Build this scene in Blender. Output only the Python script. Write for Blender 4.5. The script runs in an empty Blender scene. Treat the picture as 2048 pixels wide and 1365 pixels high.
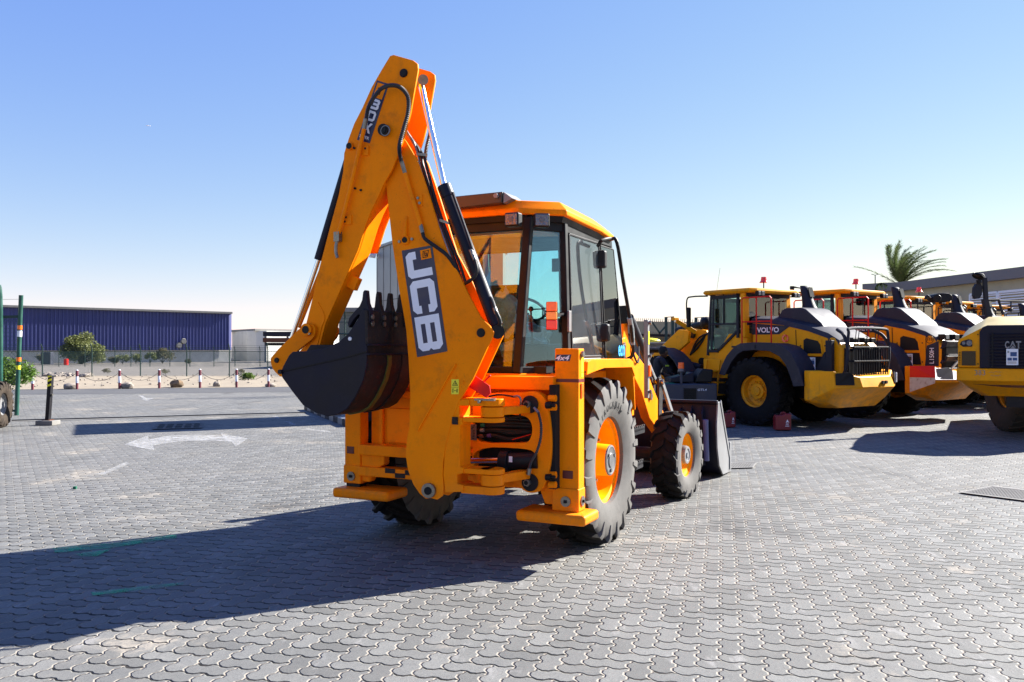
import bpy, bmesh, random
from math import *
from mathutils import Vector, Matrix
from mathutils.geometry import tessellate_polygon
V = Vector
random.seed(7)
sc = bpy.context.scene
col = sc.collection

# ------------------------------------------------------------------ camera
CAM_H, FPX = 1.69, 1700.0          # eye height (m), focal length in pixels of a 2048 px wide frame
PITCH = atan(12.5 / FPX)
cam_data = bpy.data.cameras.new('camera')
cam_data.sensor_width = 36.0
cam_data.lens = 36.0 * FPX / 2048.0
cam_data.clip_start = 0.05
cam_data.clip_end = 9000
cam = bpy.data.objects.new('camera', cam_data)
col.objects.link(cam)
cam.location = (0, 0, CAM_H)
cam.rotation_euler = (radians(90) + PITCH, 0, 0)
sc.camera = cam

# ------------------------------------------------------------------ sky and sun
SUN_AZ, SUN_EL = radians(28.5), radians(32)    # azimuth measured from +X towards +Y
world = bpy.data.worlds.new('World')
sc.world = world
world.use_nodes = True
wn, wl = world.node_tree.nodes, world.node_tree.links
sky = wn.new('ShaderNodeTexSky')
sky.sky_type = 'NISHITA'
sky.sun_disc = False
sky.sun_elevation = SUN_EL
sky.sun_rotation = radians(90) - SUN_AZ
sky.altitude = 10
sky.air_density = 1.0
sky.dust_density = 0.0
sky.ozone_density = 3.0
bg = wn['Background']
bg.inputs['Strength'].default_value = 0.05
# per-channel tone of the sky: flatter blue, slightly compressed green (hazy desert noon sky)
sep = wn.new('ShaderNodeSeparateColor'); com = wn.new('ShaderNodeCombineColor')
wl.new(sky.outputs[0], sep.inputs[0])
for i_, (gain, power) in enumerate(((.99, 1.0), (1.18, .79), (3.97, .15))):
    pw = wn.new('ShaderNodeMath'); pw.operation = 'POWER'; pw.inputs[1].default_value = power
    ml = wn.new('ShaderNodeMath'); ml.operation = 'MULTIPLY'; ml.inputs[1].default_value = gain
    wl.new(sep.outputs[i_], pw.inputs[0]); wl.new(pw.outputs[0], ml.inputs[0]); wl.new(ml.outputs[0], com.inputs[i_])
wl.new(com.outputs[0], bg.inputs[0])
sun_d = bpy.data.lights.new('sun', 'SUN')
sun_d.energy = 5.0
sun_d.angle = radians(0.5)
sun_d.color = (1.0, 0.968, 0.90)
sun = bpy.data.objects.new('sun', sun_d)
col.objects.link(sun)
sd = V((cos(SUN_EL) * cos(SUN_AZ), cos(SUN_EL) * sin(SUN_AZ), sin(SUN_EL)))
sun.rotation_euler = sd.to_track_quat('Z', 'Y').to_euler()
sun.location = sd * 50
sc.view_settings.view_transform = 'Standard'
sc.view_settings.look = 'None'
sc.view_settings.exposure = 1.92
sc.view_settings.gamma = 1.0

# ------------------------------------------------------------------ mesh builder
class MB:
    def __init__(s):
        s.v, s.f, s.m, s.mi = [], [], [], 0
        s.smooth = False
    def add(s, vs, fs):
        o = len(s.v)
        s.v.extend(V(p) for p in vs)
        for f in fs:
            s.f.append([i + o for i in f]); s.m.append(s.mi)
        return s
    def box(s, c, size, R=None):
        hx, hy, hz = size[0] / 2, size[1] / 2, size[2] / 2
        vs = [V((x * hx, y * hy, z * hz)) for x in (-1, 1) for y in (-1, 1) for z in (-1, 1)]
        if R is not None: vs = [R @ v for v in vs]
        c = V(c)
        return s.add([v + c for v in vs], [(0, 1, 3, 2), (4, 6, 7, 5), (0, 4, 5, 1), (2, 3, 7, 6), (0, 2, 6, 4), (1, 5, 7, 3)])
    def bb(s, a, b):
        return s.box([(a[i] + b[i]) / 2 for i in range(3)], [abs(b[i] - a[i]) for i in range(3)])
    def bar(s, p0, p1, w, h, up=(0, 0, 1)):
        p0, p1 = V(p0), V(p1); d = (p1 - p0); L = d.length; d.normalize()
        u = V(up)
        if abs(d.dot(u)) > .98: u = V((0, 1, 0))
        a = d.cross(u).normalized(); b = a.cross(d).normalized()
        vs = []
        for t in (p0, p1):
            for x, y in ((-1, -1), (1, -1), (1, 1), (-1, 1)): vs.append(t + a * x * w / 2 + b * y * h / 2)
        return s.add(vs, [(0, 1, 2, 3), (7, 6, 5, 4), (0, 4, 5, 1), (1, 5, 6, 2), (2, 6, 7, 3), (3, 7, 4, 0)])
    def prism(s, pts, vec, holes=()):
        pts = [V(p) for p in pts]; vec = V(vec)
        loops = [pts] + [[V(p) for p in h] for h in holes]
        allp = [p for l in loops for p in l]; n = len(allp)
        vs = allp + [p + vec for p in allp]; fs = []
        if not holes:
            fs.append(list(range(n))); fs.append([i + n for i in reversed(range(n))])
        else:
            for t in tessellate_polygon(loops):
                fs.append(list(t)); fs.append([i + n for i in reversed(t)])
        o = 0
        for l in loops:
            k = len(l)
            for i in range(k):
                a, b = o + i, o + (i + 1) % k
                fs.append((a, b, b + n, a + n))
            o += k
        return s.add(vs, fs)
    def tube(s, pts, r, seg=8, caps=True, ridge=0):
        pts = [V(p) for p in pts]; n = len(pts); rings = []
        prev = None
        for i, p in enumerate(pts):
            d = (pts[min(i + 1, n - 1)] - pts[max(i - 1, 0)]).normalized()
            if prev is None:
                a = d.orthogonal().normalized()
            else:
                a = (prev - d * prev.dot(d))
                a = a.normalized() if a.length > 1e-6 else d.orthogonal().normalized()
            prev = a; b = d.cross(a)
            rr = (r[i] if isinstance(r, (list, tuple)) else r)
            if ridge and i % 2: rr *= ridge
            rings.append([p + (a * cos(2 * pi * k / seg) + b * sin(2 * pi * k / seg)) * rr for k in range(seg)])
        return s.loft(rings, caps)
    def loft(s, rings, caps=True, closed=True):
        k = len(rings[0]); vs = [p for r in rings for p in r]; fs = []
        for i in range(len(rings) - 1):
            for j in range(k if closed else k - 1):
                a, b = i * k + j, i * k + (j + 1) % k
                fs.append((a, b, b + k, a + k))
        if caps:
            fs.append(list(reversed(range(k)))); fs.append([(len(rings) - 1) * k + j for j in range(k)])
        return s.add(vs, fs)
    def cyl(s, p0, p1, r, r1=None, seg=20):
        return s.tube([p0, p1], [r, r if r1 is None else r1], seg)
    def lathe(s, prof, c, axis=(1, 0, 0), seg=40, ref=(0, 0, 1)):
        ax = V(axis).normalized(); a = V(ref); a = (a - ax * a.dot(ax)).normalized(); b = ax.cross(a); c = V(c)
        vs = []; k = len(prof); fs = []
        for i in range(seg):
            t = 2 * pi * i / seg; e = a * cos(t) + b * sin(t)
            vs += [c + ax * x + e * r for x, r in prof]
        for i in range(seg):
            for j in range(k - 1):
                p = i * k + j; q = ((i + 1) % seg) * k + j
                fs.append((p, p + 1, q + 1, q))
        return s.add(vs, fs)
    def ball(s, c, r, seg=10, rings=6, sq=(1, 1, 1), jit=0, rnd=random):
        c = V(c); vs = [c + V((0, 0, r * sq[2]))]
        for i in range(1, rings):
            t = pi * i / rings
            for k in range(seg):
                p = 2 * pi * k / seg; q = 1 + jit * (rnd.random() - .5)
                vs.append(c + V((sin(t) * cos(p) * sq[0], sin(t) * sin(p) * sq[1], cos(t) * sq[2])) * r * q)
        vs.append(c - V((0, 0, r * sq[2]))); n = len(vs) - 1; fs = []
        for k in range(seg):
            fs.append((0, 1 + k, 1 + (k + 1) % seg))
            fs.append((n, n - seg + (k + 1) % seg, n - seg + k))
        for i in range(rings - 2):
            for k in range(seg):
                a = 1 + i * seg + k; b = 1 + i * seg + (k + 1) % seg
                fs.append((a, a + seg, b + seg, b))
        return s.add(vs, fs)
    def build(s, name, mats, parent=None, bevel=0, smooth=25, label=None, recalc=True, segs=2):
        me = bpy.data.meshes.new(name)
        me.from_pydata([tuple(p) for p in s.v], [], s.f)
        if not isinstance(mats, (list, tuple)): mats = [mats]
        for m in mats: me.materials.append(m)
        me.polygons.foreach_set('material_index', s.m)
        if recalc:
            bm = bmesh.new(); bm.from_mesh(me)
            bmesh.ops.recalc_face_normals(bm, faces=bm.faces)
            bm.to_mesh(me); bm.free()
        me.update()
        if smooth:
            me.polygons.foreach_set('use_smooth', [True] * len(me.polygons))
            me.set_sharp_from_angle(angle=radians(smooth))
        o = bpy.data.objects.new(name, me); col.objects.link(o)
        if parent is not None: o.parent = parent
        if bevel:
            b = o.modifiers.new('bevel', 'BEVEL'); b.width = bevel; b.segments = segs
            b.limit_method = 'ANGLE'; b.angle_limit = radians(35); b.harden_normals = bool(smooth)
            b.use_clamp_overlap = True
        if label: o['label'] = label
        return o

def tag(o, label=None, cat=None, group=None, kind=None):
    if label: o['label'] = label
    if cat: o['category'] = cat
    if group: o['group'] = group
    if kind: o['kind'] = kind
    return o
def thing(name, label, cat, loc=(0, 0, 0), rz=0, group=None):
    o = bpy.data.objects.new(name, None); col.objects.link(o)
    o.location = loc; o.rotation_euler = (0, 0, rz); o.empty_display_size = .3
    return tag(o, label, cat, group)
def dup(root, loc, rz, label, group=None):
    r = root.copy(); col.objects.link(r); r.location = loc; r.rotation_euler = (0, 0, rz)
    r['label'] = label
    if group: r['group'] = group
    def kids(a, b):
        for ch in list(a.children):
            c = ch.copy(); col.objects.link(c); c.parent = b
            kids(ch, c)
    kids(root, r)
    return r
def bez(pts, n=8):
    """Catmull-Rom through the points"""
    P = [V(p) for p in pts]; P = [P[0] * 2 - P[1]] + P + [P[-1] * 2 - P[-2]]; out = []
    for i in range(1, len(P) - 2):
        a, b, c, d = P[i - 1:i + 3]
        for k in range(n):
            t = k / n
            out.append(.5 * ((2 * b) + (c - a) * t + (2 * a - 5 * b + 4 * c - d) * t * t + (3 * b - 3 * c + d - a) * t ** 3))
    out.append(P[-2]); return out

# ------------------------------------------------------------------ lettering
_tc = {}
def text_mesh(s, bold=0.0, shear=0):
    k = (s, bold, shear)
    if k in _tc: return _tc[k]
    cu = bpy.data.curves.new('t', 'FONT'); cu.body = s; cu.offset = bold; cu.shear = shear; cu.resolution_u = 3
    o = bpy.data.objects.new('t', cu); col.objects.link(o)
    bpy.context.view_layer.update()
    me = bpy.data.meshes.new_from_object(o.evaluated_get(bpy.context.evaluated_depsgraph_get()))
    vs = [V((p.co.x, p.co.y)) for p in me.vertices]; fs = [list(p.vertices) for p in me.polygons]
    bpy.data.objects.remove(o); bpy.data.curves.remove(cu); bpy.data.meshes.remove(me)
    x0 = min(v.x for v in vs); x1 = max(v.x for v in vs); y0 = min(v.y for v in vs); y1 = max(v.y for v in vs)
    vs = [((v.x - x0) / (x1 - x0), (v.y - y0) / (y1 - y0)) for v in vs]
    _tc[k] = (vs, fs, (x1 - x0) / (y1 - y0)); return _tc[k]
def put_text(mb, s, o, ux, uy, bold=0.0, shear=0):
    """lettering filling the parallelogram o, o+ux, o+uy"""
    vs, fs, _ = text_mesh(s, bold, shear); o, ux, uy = V(o), V(ux), V(uy)
    mb.add([o + ux * a + uy * b for a, b in vs], fs)
BLOCK = {'J': (.95, [(.0, .42), (.0, .15), (.12, 0), (.83, 0), (.95, .12), (.95, 1), (.67, 1), (.67, .27), (.28, .27), (.28, .42)], []),
         'C': (1.2, [(1.2, .36), (1.2, .15), (1.05, 0), (.15, 0), (0, .15), (0, .85), (.15, 1), (1.05, 1), (1.2, .85), (1.2, .64), (.92, .64), (.92, .73), (.28, .73), (.28, .27), (.92, .27), (.92, .36)], []),
         'B': (1.25, [(0, 0), (1.1, 0), (1.25, .15), (1.25, .42), (1.17, .5), (1.25, .58), (1.25, .85), (1.1, 1), (0, 1)],
               [[(.28, .22), (.97, .22), (.97, .40), (.28, .40)], [(.28, .6), (.97, .6), (.97, .78), (.28, .78)]]),
         '3': (1.0, [(0, 0), (.85, 0), (1, .15), (1, .42), (.92, .5), (1, .58), (1, .85), (.85, 1), (0, 1), (0, .76), (.72, .76), (.72, .62), (.25, .62), (.25, .40), (.72, .40), (.72, .24), (0, .24)], []),
         'D': (1.1, [(0, 0), (.9, 0), (1.1, .2), (1.1, .8), (.9, 1), (0, 1)], [[(.27, .24), (.82, .24), (.82, .76), (.27, .76)]]),
         'X': (1.1, [(0, 0), (.32, 0), (.55, .34), (.78, 0), (1.1, 0), (.72, .5), (1.1, 1), (.78, 1), (.55, .66), (.32, 1), (0, 1), (.38, .5)], [])}
def put_block(mb, s, o, ux, uy, gap=.1):
    """wide block letters filling the parallelogram"""
    tot = sum(BLOCK[c][0] for c in s) + gap * (len(s) - 1); o, ux, uy = V(o), V(ux), V(uy); x = 0
    for c in s:
        w, out, holes = BLOCK[c]
        f = lambda p: o + ux * ((x + p[0]) / tot) + uy * p[1]
        loops = [[f(p) for p in out]] + [[f(p) for p in h] for h in holes]
        mb.add([p for l in loops for p in l], [list(t) for t in tessellate_polygon(loops)] if True else [])
        x += w + gap

# ------------------------------------------------------------------ materials
class NT:
    def __init__(s, name):
        s.mat = bpy.data.materials.new(name); s.mat.use_nodes = True
        s.t = s.mat.node_tree; s.n = s.t.nodes; s.l = s.t.links
        s.b = s.n['Principled BSDF']; s.out = s.n['Material Output']
    def new(s, typ, **kw):
        n = s.n.new(typ)
        for k, v in kw.items(): setattr(n, k, v)
        return n
    def lk(s, a, b): s.l.new(a, b)
    def m(s, op, a, b=0.0, c=0.0):
        n = s.n.new('ShaderNodeMath'); n.operation = op
        for i, x in enumerate((a, b, c)):
            if isinstance(x, (int, float)): n.inputs[i].default_value = x
            else: s.l.new(x, n.inputs[i])
        return n.outputs[0]
    def ramp(s, x, a, b, lo=0.0, hi=1.0):
        n = s.n.new('ShaderNodeMapRange'); n.interpolation_type = 'SMOOTHSTEP'
        s.l.new(x, n.inputs[0])
        for i, q in enumerate((a, b, lo, hi)): n.inputs[i + 1].default_value = q
        return n.outputs[0]
    def mix(s, f, a, b):
        n = s.n.new('ShaderNodeMix'); n.data_type = 'RGBA'
        for i, x in ((0, f), (6, a), (7, b)):
            if isinstance(x, (int, float)): n.inputs[i].default_value = x
            elif isinstance(x, tuple): n.inputs[i].default_value = (*x, 1) if len(x) == 3 else x
            else: s.l.new(x, n.inputs[i])
        return n.outputs[2]
    def noise(s, scale, detail=4, rough=.6, vec=None):
        n = s.n.new('ShaderNodeTexNoise'); n.inputs['Scale'].default_value = scale
        n.inputs['Detail'].default_value = detail; n.inputs['Roughness'].default_value = rough
        if vec is None: vec = s.coord()
        s.l.new(vec, n.inputs['Vector']); return n.outputs[0]
    def coord(s, kind='Object'):
        if not hasattr(s, '_c'): s._c = s.n.new('ShaderNodeTexCoord')
        return s._c.outputs[kind]
    def pos(s):
        if not hasattr(s, '_g'): s._g = s.n.new('ShaderNodeNewGeometry')
        return s._g.outputs['Position']
    def scaled(s, vec, sc_):
        n = s.n.new('ShaderNodeMapping'); n.inputs['Scale'].default_value = sc_; s.l.new(vec, n.inputs[0]); return n.outputs[0]
    def bump(s, h, strength=.3, dist=.01, normal=None):
        n = s.n.new('ShaderNodeBump'); n.inputs['Strength'].default_value = strength; n.inputs['Distance'].default_value = dist
        s.l.new(h, n.inputs['Height'])
        if normal is not None: s.l.new(normal, n.inputs['Normal'])
        return n.outputs[0]
    def set(s, **kw):
        names = dict(color='Base Color', rough='Roughness', metal='Metallic', spec='Specular IOR Level', coat='Coat Weight', coatr='Coat Roughness', normal='Normal', emis='Emission Color', emiss='Emission Strength', trans='Transmission Weight')
        for k, v in kw.items():
            i = s.b.inputs[names[k]]
            if isinstance(v, (int, float)): i.default_value = v
            elif isinstance(v, tuple): i.default_value = (*v, 1)
            else: s.l.new(v, i)
        return s
KEEP = ('orange', 'yellow', 'amber', 'white_vinyl', 'chrome', 'lens', 'white_paper', 'navy_decal', 'red_paint', 'sky_blue')
def mat(name, c, rough=.5, metal=0, coat=0, var=.12, scale=3, dirt=None, dirt_amt=.3, bump=0, bscale=60, spec=.5, detail=6, fine=0):
    k_ = 1.0 if any(q in name for q in KEEP) else .43
    c = tuple(x * k_ for x in c)
    if dirt: dirt = tuple(x * .6 for x in dirt)
    t = NT(name); n1 = t.noise(scale, detail)
    f = t.ramp(n1, .3, .7)
    cc = t.mix(f, tuple(x * (1 - var) for x in c), tuple(min(1, x * (1 + var)) for x in c))
    if dirt:
        n2 = t.noise(scale * 2.7, 8, .7)
        d = t.ramp(n2, .5, .78, 0, dirt_amt)
        cc = t.mix(d, cc, dirt)
    if fine:
        n3 = t.noise(bscale * 2, 2, .7)
        cc = t.mix(t.ramp(n3, .35, .65, 0, fine), cc, tuple(x * .55 for x in c))
    r = t.ramp(n1, .3, .7, max(0, rough - .08), min(1, rough + .08))
    t.set(color=cc, rough=r, metal=metal, coat=coat, coatr=.08, spec=spec)
    if bump: t.set(normal=t.bump(t.noise(bscale, 4), bump, .01))
    return t.mat

M = {}
M['orange'] = mat('orange_paint', (1.0, .238, .0003), .45, coat=.0, spec=.08, var=.08, scale=2.2, dirt=(.62, .17, .02), dirt_amt=.5, fine=.10, bscale=45, bump=.04)
M['rim'] = mat('rim_orange_paint', (1.0, .34, .0003), .4, spec=.1, var=.06, scale=4, dirt=(.6, .25, .05), dirt_amt=.4)
M['yellow'] = mat('yellow_paint', (.80, .315, .002), .45, coat=.0, spec=.15, fine=.1, bscale=40, var=.08, scale=1.2, dirt=(.3, .2, .08), dirt_amt=.45, bump=.04)
M['amber'] = mat('amber_paint', (.86, .285, .001), .45, coat=.0, spec=.15, fine=.1, bscale=40, var=.08, scale=1.2, dirt=(.3, .2, .08), dirt_amt=.4, bump=.04)
M['navy'] = mat('navy_paint', (.018, .017, .040), .5, coat=.0, spec=.22, var=.25, scale=3, dirt=(.05, .045, .06), dirt_amt=.2, bump=.08, bscale=40)
M['black'] = mat('black_plastic', (.010, .010, .014), .5, spec=.25, var=.2, scale=5)
M['blackmetal'] = mat('black_metal', (.018, .017, .024), .5, spec=.25, var=.2, scale=5, dirt=(.12, .1, .08), dirt_amt=.25)
M['hose'] = mat('hose_rubber', (.02, .02, .022), .55, var=.2, scale=8, spec=.35)
M['conduit'] = mat('ribbed_hose', (.05, .05, .055), .4, var=.2, scale=8)
M['grey'] = mat('grey_plastic', (.060, .058, .088), .62, spec=.25, var=.12, scale=2, dirt=(.2, .18, .16), dirt_amt=.35)
M['lightgrey'] = mat('light_grey_paint', (.42, .42, .43), .45, var=.08, scale=3, dirt=(.25, .22, .18), dirt_amt=.3)
M['hub'] = mat('hub_grey', (.30, .30, .31), .45, metal=.3, var=.1, scale=12, dirt=(.2, .17, .13), dirt_amt=.5)
M['chrome'] = mat('chrome_rod', (.82, .83, .86), .09, metal=1, var=.03, scale=9)
M['steel'] = mat('zinc_steel', (.5, .48, .44), .35, metal=.8, var=.15, scale=20, dirt=(.2, .13, .08), dirt_amt=.4)
M['wornsteel'] = mat('worn_steel', (.045, .036, .036), .6, metal=.2, spec=.25, var=.4, scale=7, dirt=(.17, .085, .045), dirt_amt=.7, bump=.2, bscale=50)
M['red'] = mat('red_paint', (.62, .008, .004), .45, coat=.0, spec=.25, var=.06, scale=3)
M['darkred'] = mat('dark_red_plastic', (.22, .008, .012), .4, var=.08, scale=6)
M['redplastic'] = mat('red_can_plastic', (.42, .010, .022), .45, var=.08, scale=6, dirt=(.2, .1, .08), dirt_amt=.3)
M['redstripe'] = mat('red_tape', (.28, .012, .006), .4, var=.08)
M['lens'] = mat('amber_lens', (.95, .16, .01), .18, coat=.5, var=.06, scale=30)
M['lens2'] = mat('pale_amber_lens', (.95, .38, .05), .2, coat=.4, var=.06, scale=30)
M['redlens'] = mat('red_lens', (.75, .03, .015), .18, coat=.5, var=.06, scale=30)
M['white'] = mat('white_vinyl', (.78, .77, .80), .45, var=.03, scale=9)
M['decalblue'] = mat('navy_decal', (.012, .014, .055), .35, var=.08, scale=8)
M['tread'] = mat('tread_rubber', (.030, .026, .024), .75, var=.3, scale=5, dirt=(.075, .055, .042), dirt_amt=.5, bump=.15, bscale=60, spec=.15)
M['maroon'] = mat('maroon_red', (.30, .035, .07), .6)
M['sidewall'] = mat('dusty_sidewall', (.24, .225, .21), .8, var=.16, scale=7, dirt=(.10, .09, .085), dirt_amt=.6, bump=.1, bscale=90, spec=.25)
M['tyreblack'] = mat('dark_tyre', (.018, .018, .022), .72, var=.3, scale=5, dirt=(.06, .05, .045), dirt_amt=.4, bump=.12, bscale=50, spec=.12)
M['tyrebrown'] = mat('muddy_tyre', (.075, .055, .04), .85, var=.35, scale=6, dirt=(.2, .14, .09), dirt_amt=.6, bump=.2, bscale=60, spec=.2)
M['sticker'] = mat('yellow_sticker', (.82, .70, .02), .4, var=.03)
M['green'] = mat('green_paint', (.006, .135, .095), .45, var=.15, scale=5, dirt=(.12, .1, .07), dirt_amt=.3)
M['darkgreen'] = mat('fence_green', (.018, .075, .065), .5, var=.2, scale=5)
M['concrete'] = mat('concrete', (.42, .40, .37), .9, var=.14, scale=3, dirt=(.25, .22, .19), dirt_amt=.5, bump=.3, bscale=50)
M['rust'] = mat('rusty_steel', (.26, .08, .03), .8, var=.3, scale=12, dirt=(.1, .05, .03), dirt_amt=.6)
M['rustwhite'] = mat('scraped_white_vinyl_paint', (.5, .47, .42), .6, var=.1, scale=5, dirt=(.30, .12, .05), dirt_amt=1.0)
M['paper'] = mat('white_paper', (.75, .75, .76), .7, var=.02)
M['photo_blue'] = mat('printed_blue', (.06, .16, .42), .6, var=.3, scale=30)
M['photo_brown'] = mat('printed_brown', (.22, .12, .06), .6, var=.5, scale=40)
M['stone'] = mat('pale_boulder', (.50, .43, .36), .9, var=.25, scale=5, dirt=(.3, .17, .09), dirt_amt=.7, bump=.6, bscale=9)
M['skin'] = mat('dark_skin', (.16, .075, .045), .55, var=.1, scale=9)
M['shirt'] = mat('navy_shirt', (.012, .012, .022), .9, var=.2, scale=9)
M['hivis'] = mat('hi_vis_patch', (.55, .8, .02), .6, var=.05)
M['purple'] = mat('purple_glove', (.17, .08, .3), .8, var=.1, scale=20)
M['bark'] = mat('palm_bark', (.13, .09, .06), .95, var=.3, scale=6, bump=.6, bscale=12)
M['cladding'] = mat('silver_cladding', (.40, .41, .44), .35, metal=.35, var=.05, scale=.6)
M['dark'] = mat('dark_void', (.006, .006, .007), .9, var=.1)
M['seat'] = mat('seat_fabric', (.03, .035, .04), .9, var=.2, scale=9)
M['film'] = mat('clear_wrap', (.55, .6, .6), .25, var=.25, scale=14, bump=.9, bscale=22)
M['brass'] = mat('yellow_zinc', (.55, .4, .12), .4, metal=.8, var=.15)
M['cream'] = mat('cream_plaster_white_vinyl', (.40, .345, .235), .85, var=.07, scale=.8, dirt=(.36, .3, .22), dirt_amt=.3)
M['taupe'] = mat('taupe_fascia', (.36, .33, .34), .6, var=.05, scale=.5)
M['chargrey'] = mat('charcoal', (.035, .035, .055), .6, spec=.25, var=.15, scale=4)
M['slate'] = mat('slate_cart_paint', (.055, .062, .105), .5, var=.1, scale=2, dirt=(.12, .1, .09), dirt_amt=.3)
M['teal'] = mat('green_cloth', (.0, .25, .13), .85, var=.15, scale=9)
M['weldyellow'] = mat('olive_wear_stripe', (.22, .20, .03), .5, var=.35, scale=12)

def grime(m, col_, amt=.35, low=.9, streak=.3):
    """road dust on the lowest parts, faint run-down streaks and small dark scuffs"""
    nt = m.node_tree; b = nt.nodes['Principled BSDF']; src = b.inputs['Base Color'].links[0].from_socket
    t = NT.__new__(NT); t.mat = m; t.t = nt; t.n = nt.nodes; t.l = nt.links; t.b = b
    p = t.pos(); sp = t.new('ShaderNodeSeparateXYZ'); t.lk(p, sp.inputs[0])
    lo = t.ramp(sp.outputs[2], .2, low, 1, 0); n1 = t.noise(7, 7, .7, p)
    c = t.mix(t.m('MULTIPLY', t.m('MULTIPLY', lo, t.ramp(n1, .38, .65)), amt), src, col_)
    st = t.noise(9, 5, .6, t.scaled(p, (1, 1, .10))); c = t.mix(t.ramp(st, .58, .76, 0, streak), c, tuple(x * .5 for x in col_))
    sc2 = t.noise(38, 3, .8, p); big = t.noise(2.2, 3, .6, p)
    c = t.mix(t.m('MULTIPLY', t.ramp(sc2, .64, .70), t.ramp(big, .5, .65, 0, .55)), c, (.10, .045, .02))
    t.lk(c, b.inputs['Base Color'])
grime(M['orange'], (.42, .17, .04), .45, .95, .16)
for q_ in ('yellow', 'amber'): grime(M[q_], (.20, .13, .05), .7, 1.3, .32)

def glass(name, tint, refl=1.0, rough=.01, film=0.0):
    t = NT(name); n = t.n; n.remove(t.b)
    tr = t.new('ShaderNodeBsdfTransparent'); tr.inputs[0].default_value = (*tint, 1)
    gl = t.new('ShaderNodeBsdfGlossy'); gl.inputs['Roughness'].default_value = rough
    gl.inputs[0].default_value = (refl, refl, refl, 1)
    fr = t.new('ShaderNodeFresnel'); fr.inputs[0].default_value = 1.5
    mx = t.new('ShaderNodeMixShader')
    t.lk(t.m('MULTIPLY', fr.outputs[0], 1.6), mx.inputs[0]); t.lk(tr.outputs[0], mx.inputs[1]); t.lk(gl.outputs[0], mx.inputs[2])
    last = mx
    if film:
        df = t.new('ShaderNodeBsdfDiffuse'); df.inputs[0].default_value = (.55, .6, .64, 1)
        m2 = t.new('ShaderNodeMixShader')
        nz = t.noise(2.5, 6); t.lk(t.ramp(nz, .2, .85, film * .6, film * 1.3), m2.inputs[0])
        t.lk(mx.outputs[0], m2.inputs[1]); t.lk(df.outputs[0], m2.inputs[2]); last = m2
    t.lk(last.outputs[0], t.out.inputs[0])
    return t.mat
M['glass'] = glass('tinted_glass', (.74, .95, .96))
M['glass_dusty'] = glass('dusty_side_glass', (.92, .98, 1.0), film=.05)
M['glass_loader'] = glass('loader_cab_glass', (.74, .95, .93))
def lamp_glass():
    t = NT('lamp_glass'); t.set(color=(.16, .16, .17), rough=.15, metal=.5)
    t.set(normal=t.bump(t.noise(70, 1), .8, .01)); return t.mat
M['lamp'] = lamp_glass()

def chainlink(name, color, cell=.06, wire=.004, fade=0):
    """flat woven-wire mesh: alpha-cut diamond lattice"""
    t = NT(name); s = t.new('ShaderNodeSeparateXYZ'); t.lk(t.coord(), s.inputs[0])
    u = t.m('ADD', s.outputs[0], s.outputs[1]); v = s.outputs[2]
    def line(a):
        q = t.m('FRACT', t.m('DIVIDE', a, cell * 1.414)); q = t.m('ABSOLUTE', t.m('SUBTRACT', q, .5))
        return t.m('LESS_THAN', q, wire / cell / 1.4)
    k = t.m('MAXIMUM', line(t.m('ADD', u, v)), line(t.m('SUBTRACT', t.m('ADD', u, 500), v)))
    t.set(color=color, rough=.5); t.lk(k, t.b.inputs['Alpha']); return t.mat
M['mesh'] = chainlink('chain_link', (.03, .09, .08), .07, .0045)
M['mesh_far'] = chainlink('chain_link_far', (.05, .11, .10), .10, .0085)

# image ray helpers used only to read real positions off the traced outlines
def ray(px, py):
    x = (px - 1024) / FPX; z = -(py - 682.5) / FPX
    return V((x, cos(PITCH) - sin(PITCH) * z, sin(PITCH) + cos(PITCH) * z))
CAMP = V((0, 0, CAM_H))
def ground(px, py, z=0):
    r = ray(px, py); t = (z - CAM_H) / r.z; return CAMP + r * t
def at(px, py, Y):
    r = ray(px, py); return CAMP + r * (Y / r.y)

# ================================================================== THE SETTING
def ground_mat(name, c1, c2, c3, scale, bump=.5, bscale=20):
    t = NT(name); p = t.pos()
    c1, c2, c3 = [tuple(x * .46 for x in q) for q in (c1, c2, c3)]
    a = t.noise(scale, 8, .65, p); b = t.noise(scale * 9, 4, .7, p); c = t.noise(bscale, 6, .8, p)
    cc = t.mix(t.ramp(a, .35, .65), c1, c2); cc = t.mix(t.ramp(b, .5, .75, 0, .8), cc, c3)
    cc = t.mix(t.ramp(c, .3, .8, 0, .35), cc, tuple(x * .5 for x in c1))
    t.set(color=cc, rough=.95, spec=.15, normal=t.bump(c, bump, .03)); return t.mat
M['gravel'] = ground_mat('gravel_ground', (.40, .36, .31), (.34, .31, .28), (.46, .40, .33), .25)
M['sand'] = ground_mat('pale_sand', (.62, .52, .39), (.56, .46, .34), (.70, .60, .47), .5, .6, 9)
M['asphalt'] = ground_mat('asphalt', (.19, .19, .20), (.23, .225, .225), (.16, .16, .17), .6, .3, 60)

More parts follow.
